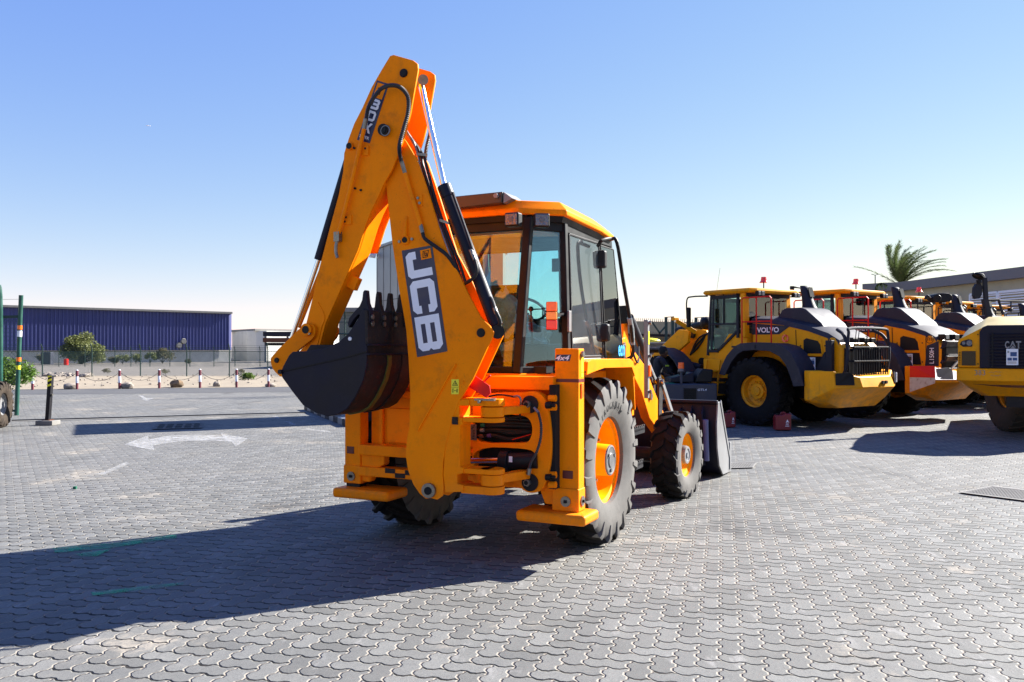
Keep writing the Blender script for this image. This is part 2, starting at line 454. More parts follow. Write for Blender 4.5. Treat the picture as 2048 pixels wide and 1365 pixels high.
def paver_material():
    """interlocking zigzag concrete pavers, 225 x 112.5 mm, sand and painted chamfer shade in the joints"""
    t = NT('zigzag_pavers'); W = .118
    A = radians(13.8)
    s = t.new('ShaderNodeSeparateXYZ'); t.lk(t.pos(), s.inputs[0]); x, y = s.outputs[0], s.outputs[1]
    # slow drift so that courses are not ruler-straight
    w1 = t.noise(.9, 2, .5, t.pos()); w2 = t.noise(1.3, 2, .5, t.scaled(t.pos(), (1.1, .9, 1)))
    u = t.m('ADD', t.m('SUBTRACT', t.m('MULTIPLY', x, cos(A)), t.m('MULTIPLY', y, sin(A))), t.m('MULTIPLY', w1, .035))
    v = t.m('ADD', t.m('ADD', t.m('MULTIPLY', x, sin(A)), t.m('MULTIPLY', y, cos(A))), t.m('MULTIPLY', w2, .035))
    u = t.m('ADD', u, 200.0); v = t.m('ADD', v, 200.0)
    def zz(a, per, amp):   # clipped triangle wave
        q = t.m('PINGPONG', a, per / 2)
        q = t.m('SUBTRACT', t.m('DIVIDE', q, per / 2), .5)
        q = t.m('MULTIPLY', q, 2.2)
        q = t.m('MINIMUM', t.m('MAXIMUM', q, -.5), .5)
        return t.m('MULTIPLY', q, amp * 2)
    # 90 degree herringbone: cell type (i - j) mod 4
    uu = t.m('DIVIDE', t.m('ADD', u, zz(v, W, .0105)), W); vv = t.m('DIVIDE', t.m('ADD', v, zz(u, W, .0095)), W)
    i_ = t.m('FLOOR', uu); fu = t.m('SUBTRACT', uu, i_); j_ = t.m('FLOOR', vv); fv = t.m('SUBTRACT', vv, j_)
    ty = t.m('FLOORED_MODULO', t.m('SUBTRACT', i_, j_), 4.0)
    e0, e1, e2, e3 = [t.m('COMPARE', ty, float(q), .1) for q in range(4)]
    def dd(a, absent): return t.m('ADD', t.m('MULTIPLY', a, W), absent)
    d0 = t.m('MINIMUM', dd(fu, e1), dd(t.m('SUBTRACT', 1.0, fu), e0))
    dv0 = t.m('MINIMUM', dd(fv, e2), dd(t.m('SUBTRACT', 1.0, fv), e3))
    du, dv = d0, dv0
    k = t.m('SUBTRACT', i_, e1); j = t.m('SUBTRACT', j_, e2)
    fu = t.m('ADD', fu, e1); fv = t.m('ADD', fv, e2)
    rag = t.noise(45, 4, .7, t.pos())
    d = t.m('ADD', t.m('MINIMUM', du, dv), t.m('MULTIPLY', t.m('SUBTRACT', rag, .5), .0045))
    cv = t.new('ShaderNodeCombineXYZ'); t.lk(k, cv.inputs[0]); t.lk(j, cv.inputs[1])
    wnz = t.new('ShaderNodeTexWhiteNoise', noise_dimensions='2D'); t.lk(cv.outputs[0], wnz.inputs['Vector'])
    sp = t.new('ShaderNodeSeparateColor'); t.lk(wnz.outputs['Color'], sp.inputs[0]); r1, r2, r3 = sp.outputs
    # every so often a joint has opened wide and lost its sand
    gapn = t.ramp(t.noise(1.6, 6, .7, t.pos()), .49, .62)
    gapw = t.m('ADD', .0022, t.m('MULTIPLY', t.m('MULTIPLY', gapn, t.ramp(dv, .0, .02, 1, .0)), t.m('MULTIPLY', t.m('POWER', r1, 1.5), .024)))
    gapw = t.m('ADD', gapw, t.m('MULTIPLY', t.m('LESS_THAN', dv, du), .0016))  # cross joints wider throughout, for the painted shade of their chamfers
    joint = t.m('SUBTRACT', 1.0, t.m('MINIMUM', t.m('MAXIMUM', t.m('DIVIDE', t.m('SUBTRACT', d, gapw), .0028), 0), 1))
    edge = t.m('MINIMUM', t.m('DIVIDE', t.m('MAXIMUM', t.m('SUBTRACT', d, gapw), 0), .008), 1)
    # tilt and height of each block
    lu = t.m('MULTIPLY', t.m('SUBTRACT', fu, .5), t.m('SUBTRACT', r1, .5))
    lv = t.m('MULTIPLY', t.m('SUBTRACT', fv, .5), t.m('SUBTRACT', r2, .5))
    tilt = t.m('MULTIPLY', t.m('ADD', t.m('MULTIPLY', lu, .008), t.m('MULTIPLY', lv, .008)), 1.0)
    grain = t.noise(260, 4, .8, t.pos()); pit = t.noise(70, 3, .7, t.pos())
    h = t.m('ADD', t.m('MULTIPLY', t.m('POWER', edge, .85), .010), tilt)
    h = t.m('ADD', h, t.m('MULTIPLY', t.m('ADD', grain, t.m('MULTIPLY', pit, .7)), .0012))
    nz = t.bump(h, 1.0, 1.0)
    # colour
    base = t.mix(r3, (.098, .098, .093), (.160, .160, .153))
    big = t.noise(.22, 6, .6, t.pos())
    base = t.mix(t.ramp(big, .35, .7, 0, .55), base, (.185, .175, .160))
    base = t.mix(t.ramp(pit, .42, .75, 0, .45), base, (.065, .063, .062))
    base = t.mix(t.ramp(grain, .50, .72, 0, .5), base, (.21, .205, .195)); base = t.mix(t.ramp(grain, .50, .30, 0, .5), base, (.05, .05, .05))
    sand = t.noise(.75, 9, .68, t.pos()); sandm = t.ramp(sand, .56, .66, 0, .8)
    sandm = t.m('MULTIPLY', sandm, t.ramp(t.noise(11, 5, .7, t.pos()), .35, .6))
    base = t.mix(sandm, base, (.30, .262, .215))
    scuff = t.noise(6, 6, .7, t.scaled(t.pos(), (1, .35, 1)))
    base = t.mix(t.ramp(scuff, .57, .70, 0, .6), base, (.26, .25, .24))
    stain = t.noise(.5, 4, .6, t.scaled(t.pos(), (1.3, .8, 1)))
    base = t.mix(t.ramp(stain, .58, .72, 0, .6), base, (.042, .040, .040))
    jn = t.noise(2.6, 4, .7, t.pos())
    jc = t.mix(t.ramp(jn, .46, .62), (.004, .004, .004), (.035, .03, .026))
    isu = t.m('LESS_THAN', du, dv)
    jc = t.mix(t.m('MULTIPLY', isu, t.ramp(jn, .3, .55, .45, 1)), jc, (.25, .215, .175))  # cross joints dark, running joints pale sand: chamfer shade and sun painted in
    cham = t.m('SUBTRACT', 1.0, edge)   # sandy arris of the running joints, chamfer sunlight put into its colour
    base = t.mix(t.m('MULTIPLY', t.m('MULTIPLY', cham, isu), .75), base, (.30, .27, .23))
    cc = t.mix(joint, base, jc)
    t.set(color=cc, rough=t.ramp(sand, .4, .7, .7, .95), spec=.25, normal=nz)
    return t.mat
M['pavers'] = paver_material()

def sheet(name, pts, z, m, kind='structure'):
    b = MB(); b.add([(p[0], p[1], z) for p in pts], [list(range(len(pts)))])
    return tag(b.build(name, m, smooth=0, recalc=False), kind=kind)
g = MB(); N = 40
g.add([(-3000, -600, 0), (3000, -600, 0), (3000, 4500, 0), (-3000, 4500, 0)], [(0, 1, 2, 3)])
tag(g.build('ground', M['gravel'], smooth=0, recalc=False), kind='structure')
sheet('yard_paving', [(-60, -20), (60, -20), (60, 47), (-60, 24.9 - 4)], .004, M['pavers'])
sheet('road', [(-60, 20.9), (60, 47), (60, 51.5), (-60, 24.9)], .008, M['asphalt'])
# sand verge with a slightly uneven surface
b = MB(); nx, ny = 160, 22
vs = []
for j in range(ny + 1):
    for i in range(nx + 1):
        X = -60 + 75 * i / nx; y0 = 24.9 + (X + 60) * .2217; y1 = 50.2
        t_ = j / ny; Y = y0 + (y1 - y0) * t_
        e = sin(pi * t_) ** .5
        vs.append((X, Y, .012 + .10 * e * (.5 + .5 * sin(X * .9 + sin(Y * 1.3) * 2)) * (.6 + .4 * sin(X * 3.1 + Y))))
b.add(vs, [(j * (nx + 1) + i, j * (nx + 1) + i + 1, (j + 1) * (nx + 1) + i + 1, (j + 1) * (nx + 1) + i) for j in range(ny) for i in range(nx)])
tag(b.build('sand_verge', M['sand'], smooth=60, recalc=False), kind='structure')

# worn road paint on the pavers
def worn_paint(name, c, lo=.42, hi=.62, scale=9, amt=.9):
    t = NT(name); n = t.noise(scale, 8, .75, t.pos()); n2 = t.noise(scale * .3, 4, .6, t.pos())
    t.set(color=tuple(min(x * (.95 if x > .5 else .55), 1) for x in c), rough=.8); t.lk(t.m('MULTIPLY', t.ramp(n, lo, hi, .1, amt), t.ramp(n2, .3, .6, .35, 1)), t.b.inputs['Alpha']); return t.mat
M['paint_white'] = worn_paint('worn_white_paint', (.56, .55, .54), .42, .70, 9, .55)
M['paint_faint'] = worn_paint('faint_white_paint', (.6, .59, .57), .45, .7, 7, .32)
M['paint_green'] = worn_paint('worn_green_paint', (.10, .55, .42), .42, .66, 6, .55)
def marking(name, px, m, label, z=.010):
    b = MB(); P = [ground(*p) for p in px]
    b.prism([(p.x, p.y, .0085) for p in P], (0, 0, z - .0085))
    return tag(b.build(name, m, smooth=0), kind='structure')
marking('arrow_marking', [(248.6, 890.6), (295.8, 872.5), (297, 881), (325, 875), (356, 871.5), (400, 871), (445, 873.5), (441.5, 868.2), (495, 878.6), (471.5, 895), (463, 885), (425, 882.5), (365, 883.5), (306, 892), (307.8, 902)], M['paint_white'], '')
marking('arrow_marking', [(276, 792.5), (284, 792.2), (293, 797), (307, 797.6), (293, 803), (283, 799.5), (287, 798)], M['paint_white'], '')
marking('lane_marking', [(545, 834), (556, 834.3), (562, 838.6), (551, 838.2)], M['paint_white'], '')
marking('lane_marking', [(567, 843.5), (578, 844), (596, 851.5), (585, 851)], M['paint_white'], '')
marking('lane_marking', [(612, 858), (660, 863.5), (658, 865.5), (612, 861)], M['paint_faint'], '')
marking('lane_marking', [(195, 950), (252, 925.5), (258, 929), (204, 952)], M['paint_faint'], '')
marking('paint_streak', [(105, 1099), (215, 1089), (352, 1072), (354, 1078), (215, 1099), (110, 1108)], M['paint_green'], '')
marking('paint_streak', [(150, 1110), (222, 1101), (195, 1114), (165, 1116)], M['paint_green'], '')
marking('paint_streak', [(182, 1188), (300, 1174), (368, 1168), (366, 1172), (290, 1182), (186, 1194)], M['paint_green'], '')
b = MB(); b.box(ground(150, 979.5) + V((0, 0, .022)), (.035, .03, .03)); 
tag(b.build('bottle_cap', M['teal']), 'small green bottle cap lying alone on the paving', 'cap')

# gate rail set in a concrete strip across the entrance
A_, B_ = ground(24, 843), ground(612, 827)
dv = (B_ - A_).normalized(); nv = V((-dv.y, dv.x, 0))
r_ = thing('gate_track', 'steel sliding gate track in a pale concrete strip across the yard entrance', 'gate track')
b = MB(); b.prism([A_ - nv * .22 + V((0, 0, .0062)), B_ - nv * .22 + V((0, 0, .0062)), B_ + nv * .22 + V((0, 0, .0062)), A_ + nv * .22 + V((0, 0, .0062))], (0, 0, .006)); b.build('concrete_strip', M['concrete'], r_)
b = MB(); b.prism([A_ - nv * .05 + V((0, 0, .0125)), B_ - nv * .05 + V((0, 0, .0125)), B_ + nv * .03 + V((0, 0, .0125)), A_ + nv * .03 + V((0, 0, .0125))], (0, 0, .022)); b.build('rail', M['blackmetal'], r_)

M['gratedark'] = mat('grate_iron', (.16, .155, .15), .8)
def drain(label, c, ux, uy, nx, ny, m, frame=.05, gap=.018, kind='slots'):
    r = thing('drain_grate', label, 'drain grate'); c, ux, uy = V(c), V(ux), V(uy)
    b = MB(); b.prism([c - ux / 2 - uy / 2 + V((0, 0, .0095)), c + ux / 2 - uy / 2 + V((0, 0, .0095)), c + ux / 2 + uy / 2 + V((0, 0, .0095)), c - ux / 2 + uy / 2 + V((0, 0, .0095))], (0, 0, .003))
    b.build('pit', M['dark'], r)
    b = MB(); z = V((0, 0, .018))
    for i in range(nx + 1):
        p = c + ux * (i / nx - .5) + z; b.bar(p - uy / 2, p + uy / 2, gap if 0 < i < nx else frame, .004)
    b.build('grating', m, r)
    b = MB()
    for i in range(ny + 1):
        p = c + uy * (i / ny - .5) + z + V((0, 0, .004)); b.bar(p - ux / 2, p + ux / 2, gap * .8 if 0 < i < ny else frame, .003)
    b.build('frame', m, r)
c0 = ground(1922, 988.5); c1 = ground(2075, 1008); c2 = ground(1985, 976.5)
drain('pale perforated drain grate sunk in the paving at the right edge', (c0 + (c1 - c0) / 2 + (c2 - c0) / 2), (c1 - c0), (c2 - c0), 22, 12, M['concrete'], .05, .022)
c0 = ground(1440, 940); c1 = ground(1503, 938); c2 = ground(1452, 929)
drain('pale lattice drain grate beside the loader bucket of the near machine', (c0 + (c1 - c0) / 2 + (c2 - c0) / 2), (c1 - c0), (c2 - c0), 12, 7, M['concrete'], .04, .02)
c0 = ground(308, 860.5); c1 = ground(402, 858); c2 = ground(316, 850.5)
drain('long slotted drain grate inside the shadow band near the entrance', (c0 + (c1 - c0) / 2 + (c2 - c0) / 2), (c1 - c0), (c2 - c0), 5, 2, M['gratedark'], .08, .05)

# ---- blue shed
def ribbed(b, p0, p1, z0, z1, pitch, depth, nrm):
    """corrugated sheet between two ground points"""
    p0, p1, nrm = V(p0), V(p1), V(nrm); L = (p1 - p0).length; d = (p1 - p0) / L; n = int(L / pitch); pts = []
    for i in range(n):
        a = i * pitch
        for q, h in ((0, 0), (.55, 0), (.65, 1), (.9, 1)): pts.append(p0 + d * (a + q * pitch) + nrm * depth * h)
    pts.append(p1)
    k = len(pts); vs = [V((p.x, p.y, z0(p) if callable(z0) else z0)) for p in pts] + [V((p.x, p.y, z1(p) if callable(z1) else z1)) for p in pts]
    b.add(vs, [(i, i + 1, i + 1 + k, i + k) for i in range(k - 1)])
t = NT('blue_sheet'); nb = t.noise(2.2, 6, .75, t.scaled(t.pos(), (1, 1, .03)))
t.set(color=t.mix(t.ramp(nb, .3, .7), (.038, .045, .15), (.055, .064, .205)), rough=.55); M['bluesheet'] = t.mat
M['offwhite'] = mat('off_white_vinyl_wall', (.50, .49, .46), .9, var=.08, scale=.3, dirt=(.3, .28, .25), dirt_amt=.4)
L0, L1 = V((-62, 80, 0)), V((-33.05, 100, 0))
bd = thing('shed', 'long low shed clad in ribbed dark blue sheeting above a pale base wall', 'shed')
dn = (L1 - L0).normalized(); nn = V((dn.y, -dn.x, 0))
b = MB(); ribbed(b, L0 + nn * .15, L1 + nn * .15, 1.35, lambda p: 6.0 - .0085 * (p.x + 55) - (0 if p.x < -40 else .12), .36, .12, nn); b.build('wall', M['bluesheet'], bd, smooth=0)
b = MB(); b.prism([L0, L1, L1 - nn * 30, L0 - nn * 30], (0, 0, 1.4)); b.build('base_wall', M['offwhite'], bd)
b = MB(); b.prism([L0 - nn * .05 + V((0, 0, 1.4)), L1 - nn * .05 + V((0, 0, 1.4)), L1 - nn * 30 + V((0, 0, 1.4)), L0 - nn * 30 + V((0, 0, 1.4))], (0, 0, 4.3)); b.build('side_wall', M['lightgrey'], bd)
b = MB(); b.bar(L0 + nn * .3 + V((0, 0, 5.98)), L1 + nn * .3 + V((0, 0, 5.72)), .5, .22); b.build('roof_edge', M['concrete'], bd)
for px, py in ((352, 671 + 12), (358, 691), (367, 683 - 0), (418, 687), (470, 688), (260, 683)):
    pass
for px, py, s in ((367, 683, .34), (358, 691, .34)):
    r = ray(px, py); tt = ((L0 - CAMP).dot(nn) + .5) / r.dot(nn); p = CAMP + r * tt
    b = MB(); b.cyl(p, p - nn * -.3, s, s * .8, 14); b.build('wall_vent', M['concrete'], bd)
# ---- pale warehouse beyond, dark canopy with orange band
wh = thing('warehouse', 'pale grey warehouse with a rounded corner right of the blue shed', 'warehouse')
P0, P1, P2 = at(464, 715, 112), at(512, 715, 104), at(640, 715, 112)
b = MB(); top = 3.7
b.prism([(P0.x, P0.y, 0), (P1.x - 1.2, P1.y + .3, 0), (P1.x, P1.y, 0), (P1.x + 1.2, P1.y + .3, 0), (P2.x, P2.y, 0), (P2.x, P2.y + 25, 0), (P0.x, P0.y + 25, 0)], (0, 0, top)); b.build('wall', M['offwhite'], wh)
b = MB(); b.prism([(P0.x - .3, P0.y - .3, top), (P1.x, P1.y - .4, top), (P2.x + .3, P2.y - .3, top), (P2.x, P2.y + 25, top), (P0.x, P0.y + 25, top)], (0, 0, .25)); b.build('roof', M['concrete'], wh)
cn = thing('canopy', 'dark open canopy with a rusty orange band across its front, behind the far fence', 'canopy')
c = at(556, 690, 96); b = MB(); b.bb((c.x - 1.7, c.y, 2.95), (c.x + 3.6, c.y + 4, 3.45)); b.build('roof', M['chargrey'], cn)
b = MB(); b.bb((c.x - 1.5, c.y + .2, 1.9), (c.x + 3.6, c.y + 4, 2.2)); b.build('valance', M['dark'], cn)
b = MB(); b.bb((c.x - 1.7, c.y - .06, 2.25), (c.x + 3.6, c.y + 3.6, 2.75)); b.build('band', M['rust'], cn)
for q in (-1.5, 1, 3.4):
    b = MB(); b.bar((c.x + q, c.y + .3, 0), (c.x + q, c.y + .3, 3), .2, .2); b.build('post', M['lightgrey'], cn)
# ---- beige building behind the dipper
bg_ = thing('beige_building', 'beige flat-roofed building glimpsed between the dipper and the silver building', 'building')
c = at(678, 700, 70); b = MB(); b.bb((c.x, c.y, 0), (c.x + 14, c.y + 12, 4.6)); b.build('wall', mat('sage_beige_wall', (.36, .36, .29), .9, var=.06, scale=.4), bg_)
b = MB(); b.bb((c.x - .2, c.y - .2, 4.6), (c.x + 14.2, c.y + 12, 4.95)); b.build('parapet', M['concrete'], bg_)

# ---- fences
def chain_fence(label, name, pts_x, Y, h, px_scale, rails=1, meshm='mesh', group=None, coil=True, pr=.035):
    r = thing(name, label, 'fence', group=group)
    for x in pts_x:
        b = MB(); b.tube([(x, Y, 0), (x, Y, h - .3), (x + .02, Y - .22, h)], pr, 6); b.build('post', M['darkgreen'], r)
    b = MB(); x0, x1 = min(pts_x), max(pts_x)
    b.add([(x0, Y + .04, .02), (x1, Y + .04, .02), (x1, Y + .04, h - .42), (x0, Y + .04, h - .42)], [(0, 1, 2, 3)]); b.build('wire_mesh', M[meshm], r, smooth=0, recalc=False)
    b = MB()
    for k in range(3): b.tube([(x0, Y - .06 * k, h - .3 + .1 * k), (x1, Y - .06 * k, h - .3 + .1 * k)], .008, 4)
    b.tube([(x0, Y, h - .42), (x1, Y, h - .42)], .014, 5); b.build('wire_strand', M['darkgreen'], r)
    return r
chain_fence('chain-link fence with green posts and barbed strands along the sand verge', 'chain_link_fence',
            [(px - 1024) / FPX * 48.7 for px in (-90, -5, 85, 184, 281, 373.6, 459, 535.5, 612, 690, 770)], 48.7, 1.88, 1, meshm='mesh')
chain_fence('low chain-link fence with thin posts at the foot of the blue shed', 'chain_link_fence',
            [(px - 1024) / FPX * 74 for px in (-60, 0, 42, 118, 170, 230, 262, 300, 340, 380, 428, 470, 520, 575, 620)], 74, 1.75, 1, meshm='mesh_far')
fr = chain_fence('tall green chain-link fence with a mid rail left of the silver building', 'chain_link_fence',
            [(px - 1024) / FPX * 30 for px in (637, 690, 760)], 30, 3.0, 1)
b = MB(); b.tube([((625 - 1024) / FPX * 30, 29.95, 2.16), ((760 - 1024) / FPX * 30, 29.95, 2.16)], .03, 6); b.tube([((629 - 1024) / FPX * 30, 30, 3.4), ((640 - 1024) / FPX * 30, 30, 2.6)], .05, 6); b.build('rail', M['darkgreen'], fr)

# ---- red and white bollards, sagging chain between them
def bollard():
    r = thing('bollard', '', 'bollard', group='red and white bollards along the road')
    b = MB(); b.cyl((0, 0, 0), (0, 0, .76), .050, seg=12); b.build('post', M['maroon'], r)
    b = MB(); b.cyl((0, 0, .26), (0, 0, .52), .054, seg=12); b.build('white_band', M['white'], r)
    b = MB(); b.cyl((0, 0, .76), (0, 0, .785), .05, .03, seg=12); b.build('cap', M['white'], r)
    return r
bpx = (65, 154, 239, 318.5, 400, 473, 537)
blab = ['bollard nearest the green gate post', 'bollard with a boulder leaning at its left foot', 'bollard just left of a pale boulder', 'bollard between two boulders, left of the brown one',
        'bollard right of the brown boulder', 'bollard beside the small green weed', 'bollard standing behind a flat pale slab by the digging bucket']
bp0 = None; bxy = []
for i, px in enumerate(bpx):
    p = ground(px, 780.5 - (px - 65) / 472 * 5.5); bxy.append(p)
    if bp0 is None: bp0 = bollard(); bp0.location = p; bp0['label'] = 'red and white ' + blab[i]
    else: dup(bp0, p, .3 * i, 'red and white ' + blab[i])
for i in range(6):
    a, c = bxy[i], bxy[i + 1]; b = MB()
    b.tube([a.lerp(c, k / 10) + V((0, .02, .68 - .34 * 4 * (k / 10) * (1 - k / 10))) for k in range(11)], .009, 4)
    tag(b.build('rope', M['blackmetal']), ['sagging rope between the first and second bollard from the gate', 'sagging rope ending at the bollard with the boulder left of it', 'sagging rope passing behind the pale boulder', 'sagging rope passing above the brown boulder', 'sagging rope passing above the small white rock', 'sagging rope ending at the bollard by the digging bucket'][i], 'rope', 'ropes slung between the bollards')
def boulder(px, py, w, h, seed, label, m):
    rd = random.Random(seed); p = ground(px, py); s = w * p.y / FPX / 2; b = MB()
    b.ball((p.x, p.y, h * p.y / FPX * .40), s, 14, 9, (1, .8, h / w * 1.1), jit=.28, rnd=rd); tag(b.build('boulder', m, smooth=35), label, 'boulder', 'boulders on the sand verge')
M['stone_brown'] = mat('brown_boulder', (.30, .19, .10), .9, var=.3, scale=5, dirt=(.5, .4, .3), dirt_amt=.7, bump=.6, bscale=9)
boulder(141, 779, 28, 13, 1, 'long low pale boulder against the second bollard', M['stone'])
boulder(254, 778, 25, 14, 2, 'pale lumpy boulder right of the third bollard', M['stone'])
boulder(353.5, 776, 26, 17, 3, 'tall brown boulder between the fourth and fifth bollards', M['stone_brown'])
boulder(433.6, 774.8, 15, 12, 5, 'small whitish rock right of the fifth bollard', M['stone'])
boulder(541, 774.5, 22, 8, 6, 'flat pale slab at the foot of the last bollard by the bucket', M['stone'])
rd = random.Random(4); b = MB()
for i in range(60):
    px = 90 + rd.random() * 90; p = ground(px, 756 - rd.random() * 4); b.ball((p.x, p.y, .08), .08 + rd.random() * .16, 7, 5, (1, 1, .7), .5, rd)
for i in range(160):
    px = 60 + rd.random() * 500; p = ground(px, 778 - rd.random() * 22 - (px) / 100); b.ball((p.x, p.y, .08), .02 + rd.random() * .04, 6, 4, (1, 1, .7), .5, rd)
tag(b.build('rubble', M['stone'], smooth=0), 'loose pale stones scattered along the sand verge and fence foot', 'rubble', kind='stuff')

# ---- foliage
def leaf_mat(name, c1, c2, c3=None):
    t = NT(name); oi = t.noise(1.9, 4, .6, t.pos()); n2 = t.noise(14, 2, .5, t.pos())
    c1, c2 = [tuple(x * .68 for x in q) for q in (c1, c2)]; c3 = tuple(x * .68 for x in c3) if c3 else None
    cc = t.mix(t.ramp(oi, .35, .65), c1, c2); cc = t.mix(t.ramp(n2, .4, .7, 0, .6), cc, c3 or c1)
    t.set(color=cc, rough=.55, spec=.3)
    tl = t.new('ShaderNodeBsdfTranslucent'); t.lk(cc, tl.inputs[0]); mx = t.new('ShaderNodeMixShader'); mx.inputs[0].default_value = .35
    t.lk(t.b.outputs[0], mx.inputs[1]); t.lk(tl.outputs[0], mx.inputs[2]); t.lk(mx.outputs[0], t.out.inputs[0]); return t.mat
M['leaf'] = leaf_mat('acacia_leaf', (.14, .18, .04), (.24, .26, .08), (.28, .27, .14))
M['leaf_dry'] = leaf_mat('dry_shrub_leaf', (.16, .14, .08), (.12, .13, .06), (.26, .22, .14))
M['leaf_bright'] = leaf_mat('bright_leaf', (.09, .19, .02), (.15, .24, .03), (.05, .10, .02))
M['palm'] = leaf_mat('palm_leaf', (.08, .13, .035), (.12, .17, .05), (.15, .14, .07))
def leaves(b, c, rad, n, size, rd, shell=.5, elong=1.0):
    for i in range(n):
        d = V((rd.gauss(0, 1), rd.gauss(0, 1), rd.gauss(0, 1))).normalized() * (rd.random() ** shell)
        p = V(c) + V((d.x * rad[0], d.y * rad[1], d.z * rad[2]))
        a = V((rd.gauss(0, 1), rd.gauss(0, 1), rd.gauss(0, .6))).normalized(); q = a.cross(V((rd.gauss(0, 1), rd.gauss(0, 1), rd.gauss(0, 1)))).normalized()
        s = size * (.6 + rd.random() * .8)
        b.add([p - a * s * elong, p + q * s * .5, p + a * s * elong, p - q * s * .5], [(0, 1, 2, 3)])
def shrub(name, label, cat, base, w, h, n, size, m, seed, lobes=9, trunk=.08, group=None, low=.25, elong=1):
    rd = random.Random(seed); r = thing(name, label, cat, base, 0, group); b = MB(); tb = MB()
    for i in range(lobes):
        a = rd.random() * 2 * pi; q = rd.random() ** .6
        c = V((cos(a) * q * w * .34, sin(a) * q * w * .3, h * (low + (.78 - low) * (1 - q * q * .55) * (.55 + .45 * rd.random()))))
        rr = w * (.16 + .13 * rd.random()) if lobes < 30 else w * (.085 + .10 * rd.random())
        leaves(b, c, (rr, rr, rr * .75), int(n / lobes), size, rd, .45, elong)
        tb.tube(bez([(0, 0, 0), (c.x * .25, c.y * .25, c.z * .4), c], 4), [trunk * (1 - .8 * k / 8) for k in range(9)], 5)
    b.build('crown', m, r, smooth=0, recalc=False); tb.build('trunk', M['bark'], r)
    return r
shrub('tree', 'rounded bushy grey-green tree standing before the blue shed', 'tree', ground(162, 728.5), 5.6, 4.0, 15000, .10, M['leaf'], 3, 52, .10, low=-.12)
shrub('shrub', 'tall dry grey-green shrub at the foot of the blue shed', 'shrub', ground(325, 728), 2.5, 1.9, 1500, .07, M['leaf_dry'], 5, 12, .02, 'scrub by the blue shed', .2, 2)
for i, (px, w, h, lb) in enumerate([(300, 1.3, 1.7, 'narrow upright green shrub left of the tall dry shrub'), (245, 1.6, 1.2, 'ragged olive shrub just right of the bushy tree'), (272, 1.5, 1.2, 'ragged shrub between the olive shrub and the narrow upright one'), (226, 1.3, .8, 'straw-coloured shrub hard against the bushy tree'), (378, .9, .6, 'small dry tuft right of the tall dry shrub'), (84, 1.6, 1.3, 'thin bare shrub by the dark cabinet')]):
    shrub('shrub', lb, 'shrub', ground(px, 728.5), w, h, 500, .07, M['leaf' if i in (0, 1, 2) else 'leaf_dry'], 20 + i, 7, .02, 'scrub by the blue shed', .2, 2)
shrub('shrub', 'small green weed on the sand verge before the fence', 'weed', ground(497, 763), .85, .42, 420, .045, M['leaf_bright'], 31, 7, .01, None, .2, 2)
shrub('shrub', 'bright green flowering bush behind the green gate', 'bush', ground(4, 806), 2.2, 1.75, 3600, .05, M['leaf_bright'], 33, 16, .02, None, .2, 1.5)
for i, (px, py) in enumerate([(216, 748), (331, 750), (480, 752)]):
    shrub('shrub', ['tiny dry weed below the far fence near the third bollard', 'tiny dry weed below the far fence near the fourth bollard', 'tiny dry weed below the far fence near the sixth bollard'][i], 'weed', ground(px, py), .7, .45, 120, .04, M['leaf_dry'], 60 + i, 5, .008, 'weeds under the fence', .2, 2)
b = MB(); c = at(91, 727, 78); b.bb((c.x - .45, c.y, .1), (c.x + .45, c.y + .6, 1.25)); o = b.build('cabinet', M['slate'], bevel=.03); tag(o, 'dark blue-grey metal cabinet by the fence left of the bushy tree', 'cabinet')
b = MB(); c = at(132, 727, 78); b.cyl((c.x, c.y, .05), (c.x, c.y, .62), .2, .2, 12); o = b.build('drum', M['red'], bevel=.02); tag(o, 'small red drum behind the fence under the bushy tree', 'drum')

# ---- green gate at the left edge
gp = ground(33, 831.5)
gt = thing('gate', 'green tubular gate with chain-link infill and taped post at the left edge', 'gate', (gp.x, gp.y, 0))
b = MB(); b.tube([(0, 0, 0), (.10, 0, 2.98)], .052, 14); b.build('post', M['green'], gt)
for z0, z1, m in ((2.13, 2.23, 'lens'), (1.95, 2.10, 'white'), (1.34, 1.44, 'lens'), (1.14, 1.24, 'sticker')):
    b = MB(); q = lambda z: (z / 2.98 * .10, 0, z); b.cyl(q(z0), q(z1), .055, seg=14); b.build('tape_band', M[m], gt)
b = MB(); b.tube(bez([(-.52, -.3, .3), (-.50, -.3, 2.9), (-.36, -.3, 3.08), (-.24, -.3, 2.95), (-.22, -.3, .3)], 6), .055, 10); b.build('gate_frame', M['green'], gt)
b = MB(); b.bar((-.6, -.25, 2.42), (.07, 0, 2.45), .05, .07); b.bar((-.55, -.2, .12), (.02, 0, .12), .05, .05); b.build('crossbar', M['darkgreen'], gt)
b = MB(); b.add([(-1.4, -.12, .15), (.02, .01, .15), (.08, .01, 2.4), (-1.4, -.12, 2.4)], [(0, 1, 2, 3)]); b.build('wire_mesh', M['mesh'], gt, smooth=0, recalc=False)
b = MB(); b.tube([(-.7, -.2, 2.86), (.1, 0, 2.88)], .005, 4); b.build('wire', M['steel'], gt)
b = MB()
b.prism([(-1.17 + q[0], -.38, q[1]) for q in [(0, .95), (.86, .95), (.92, 1.05), (.92, 1.75), (.8, 1.98), (.6, 2.05), (0, 2.05)]], (0, .03, 0)); b.build('sign_board', M['white'], gt)
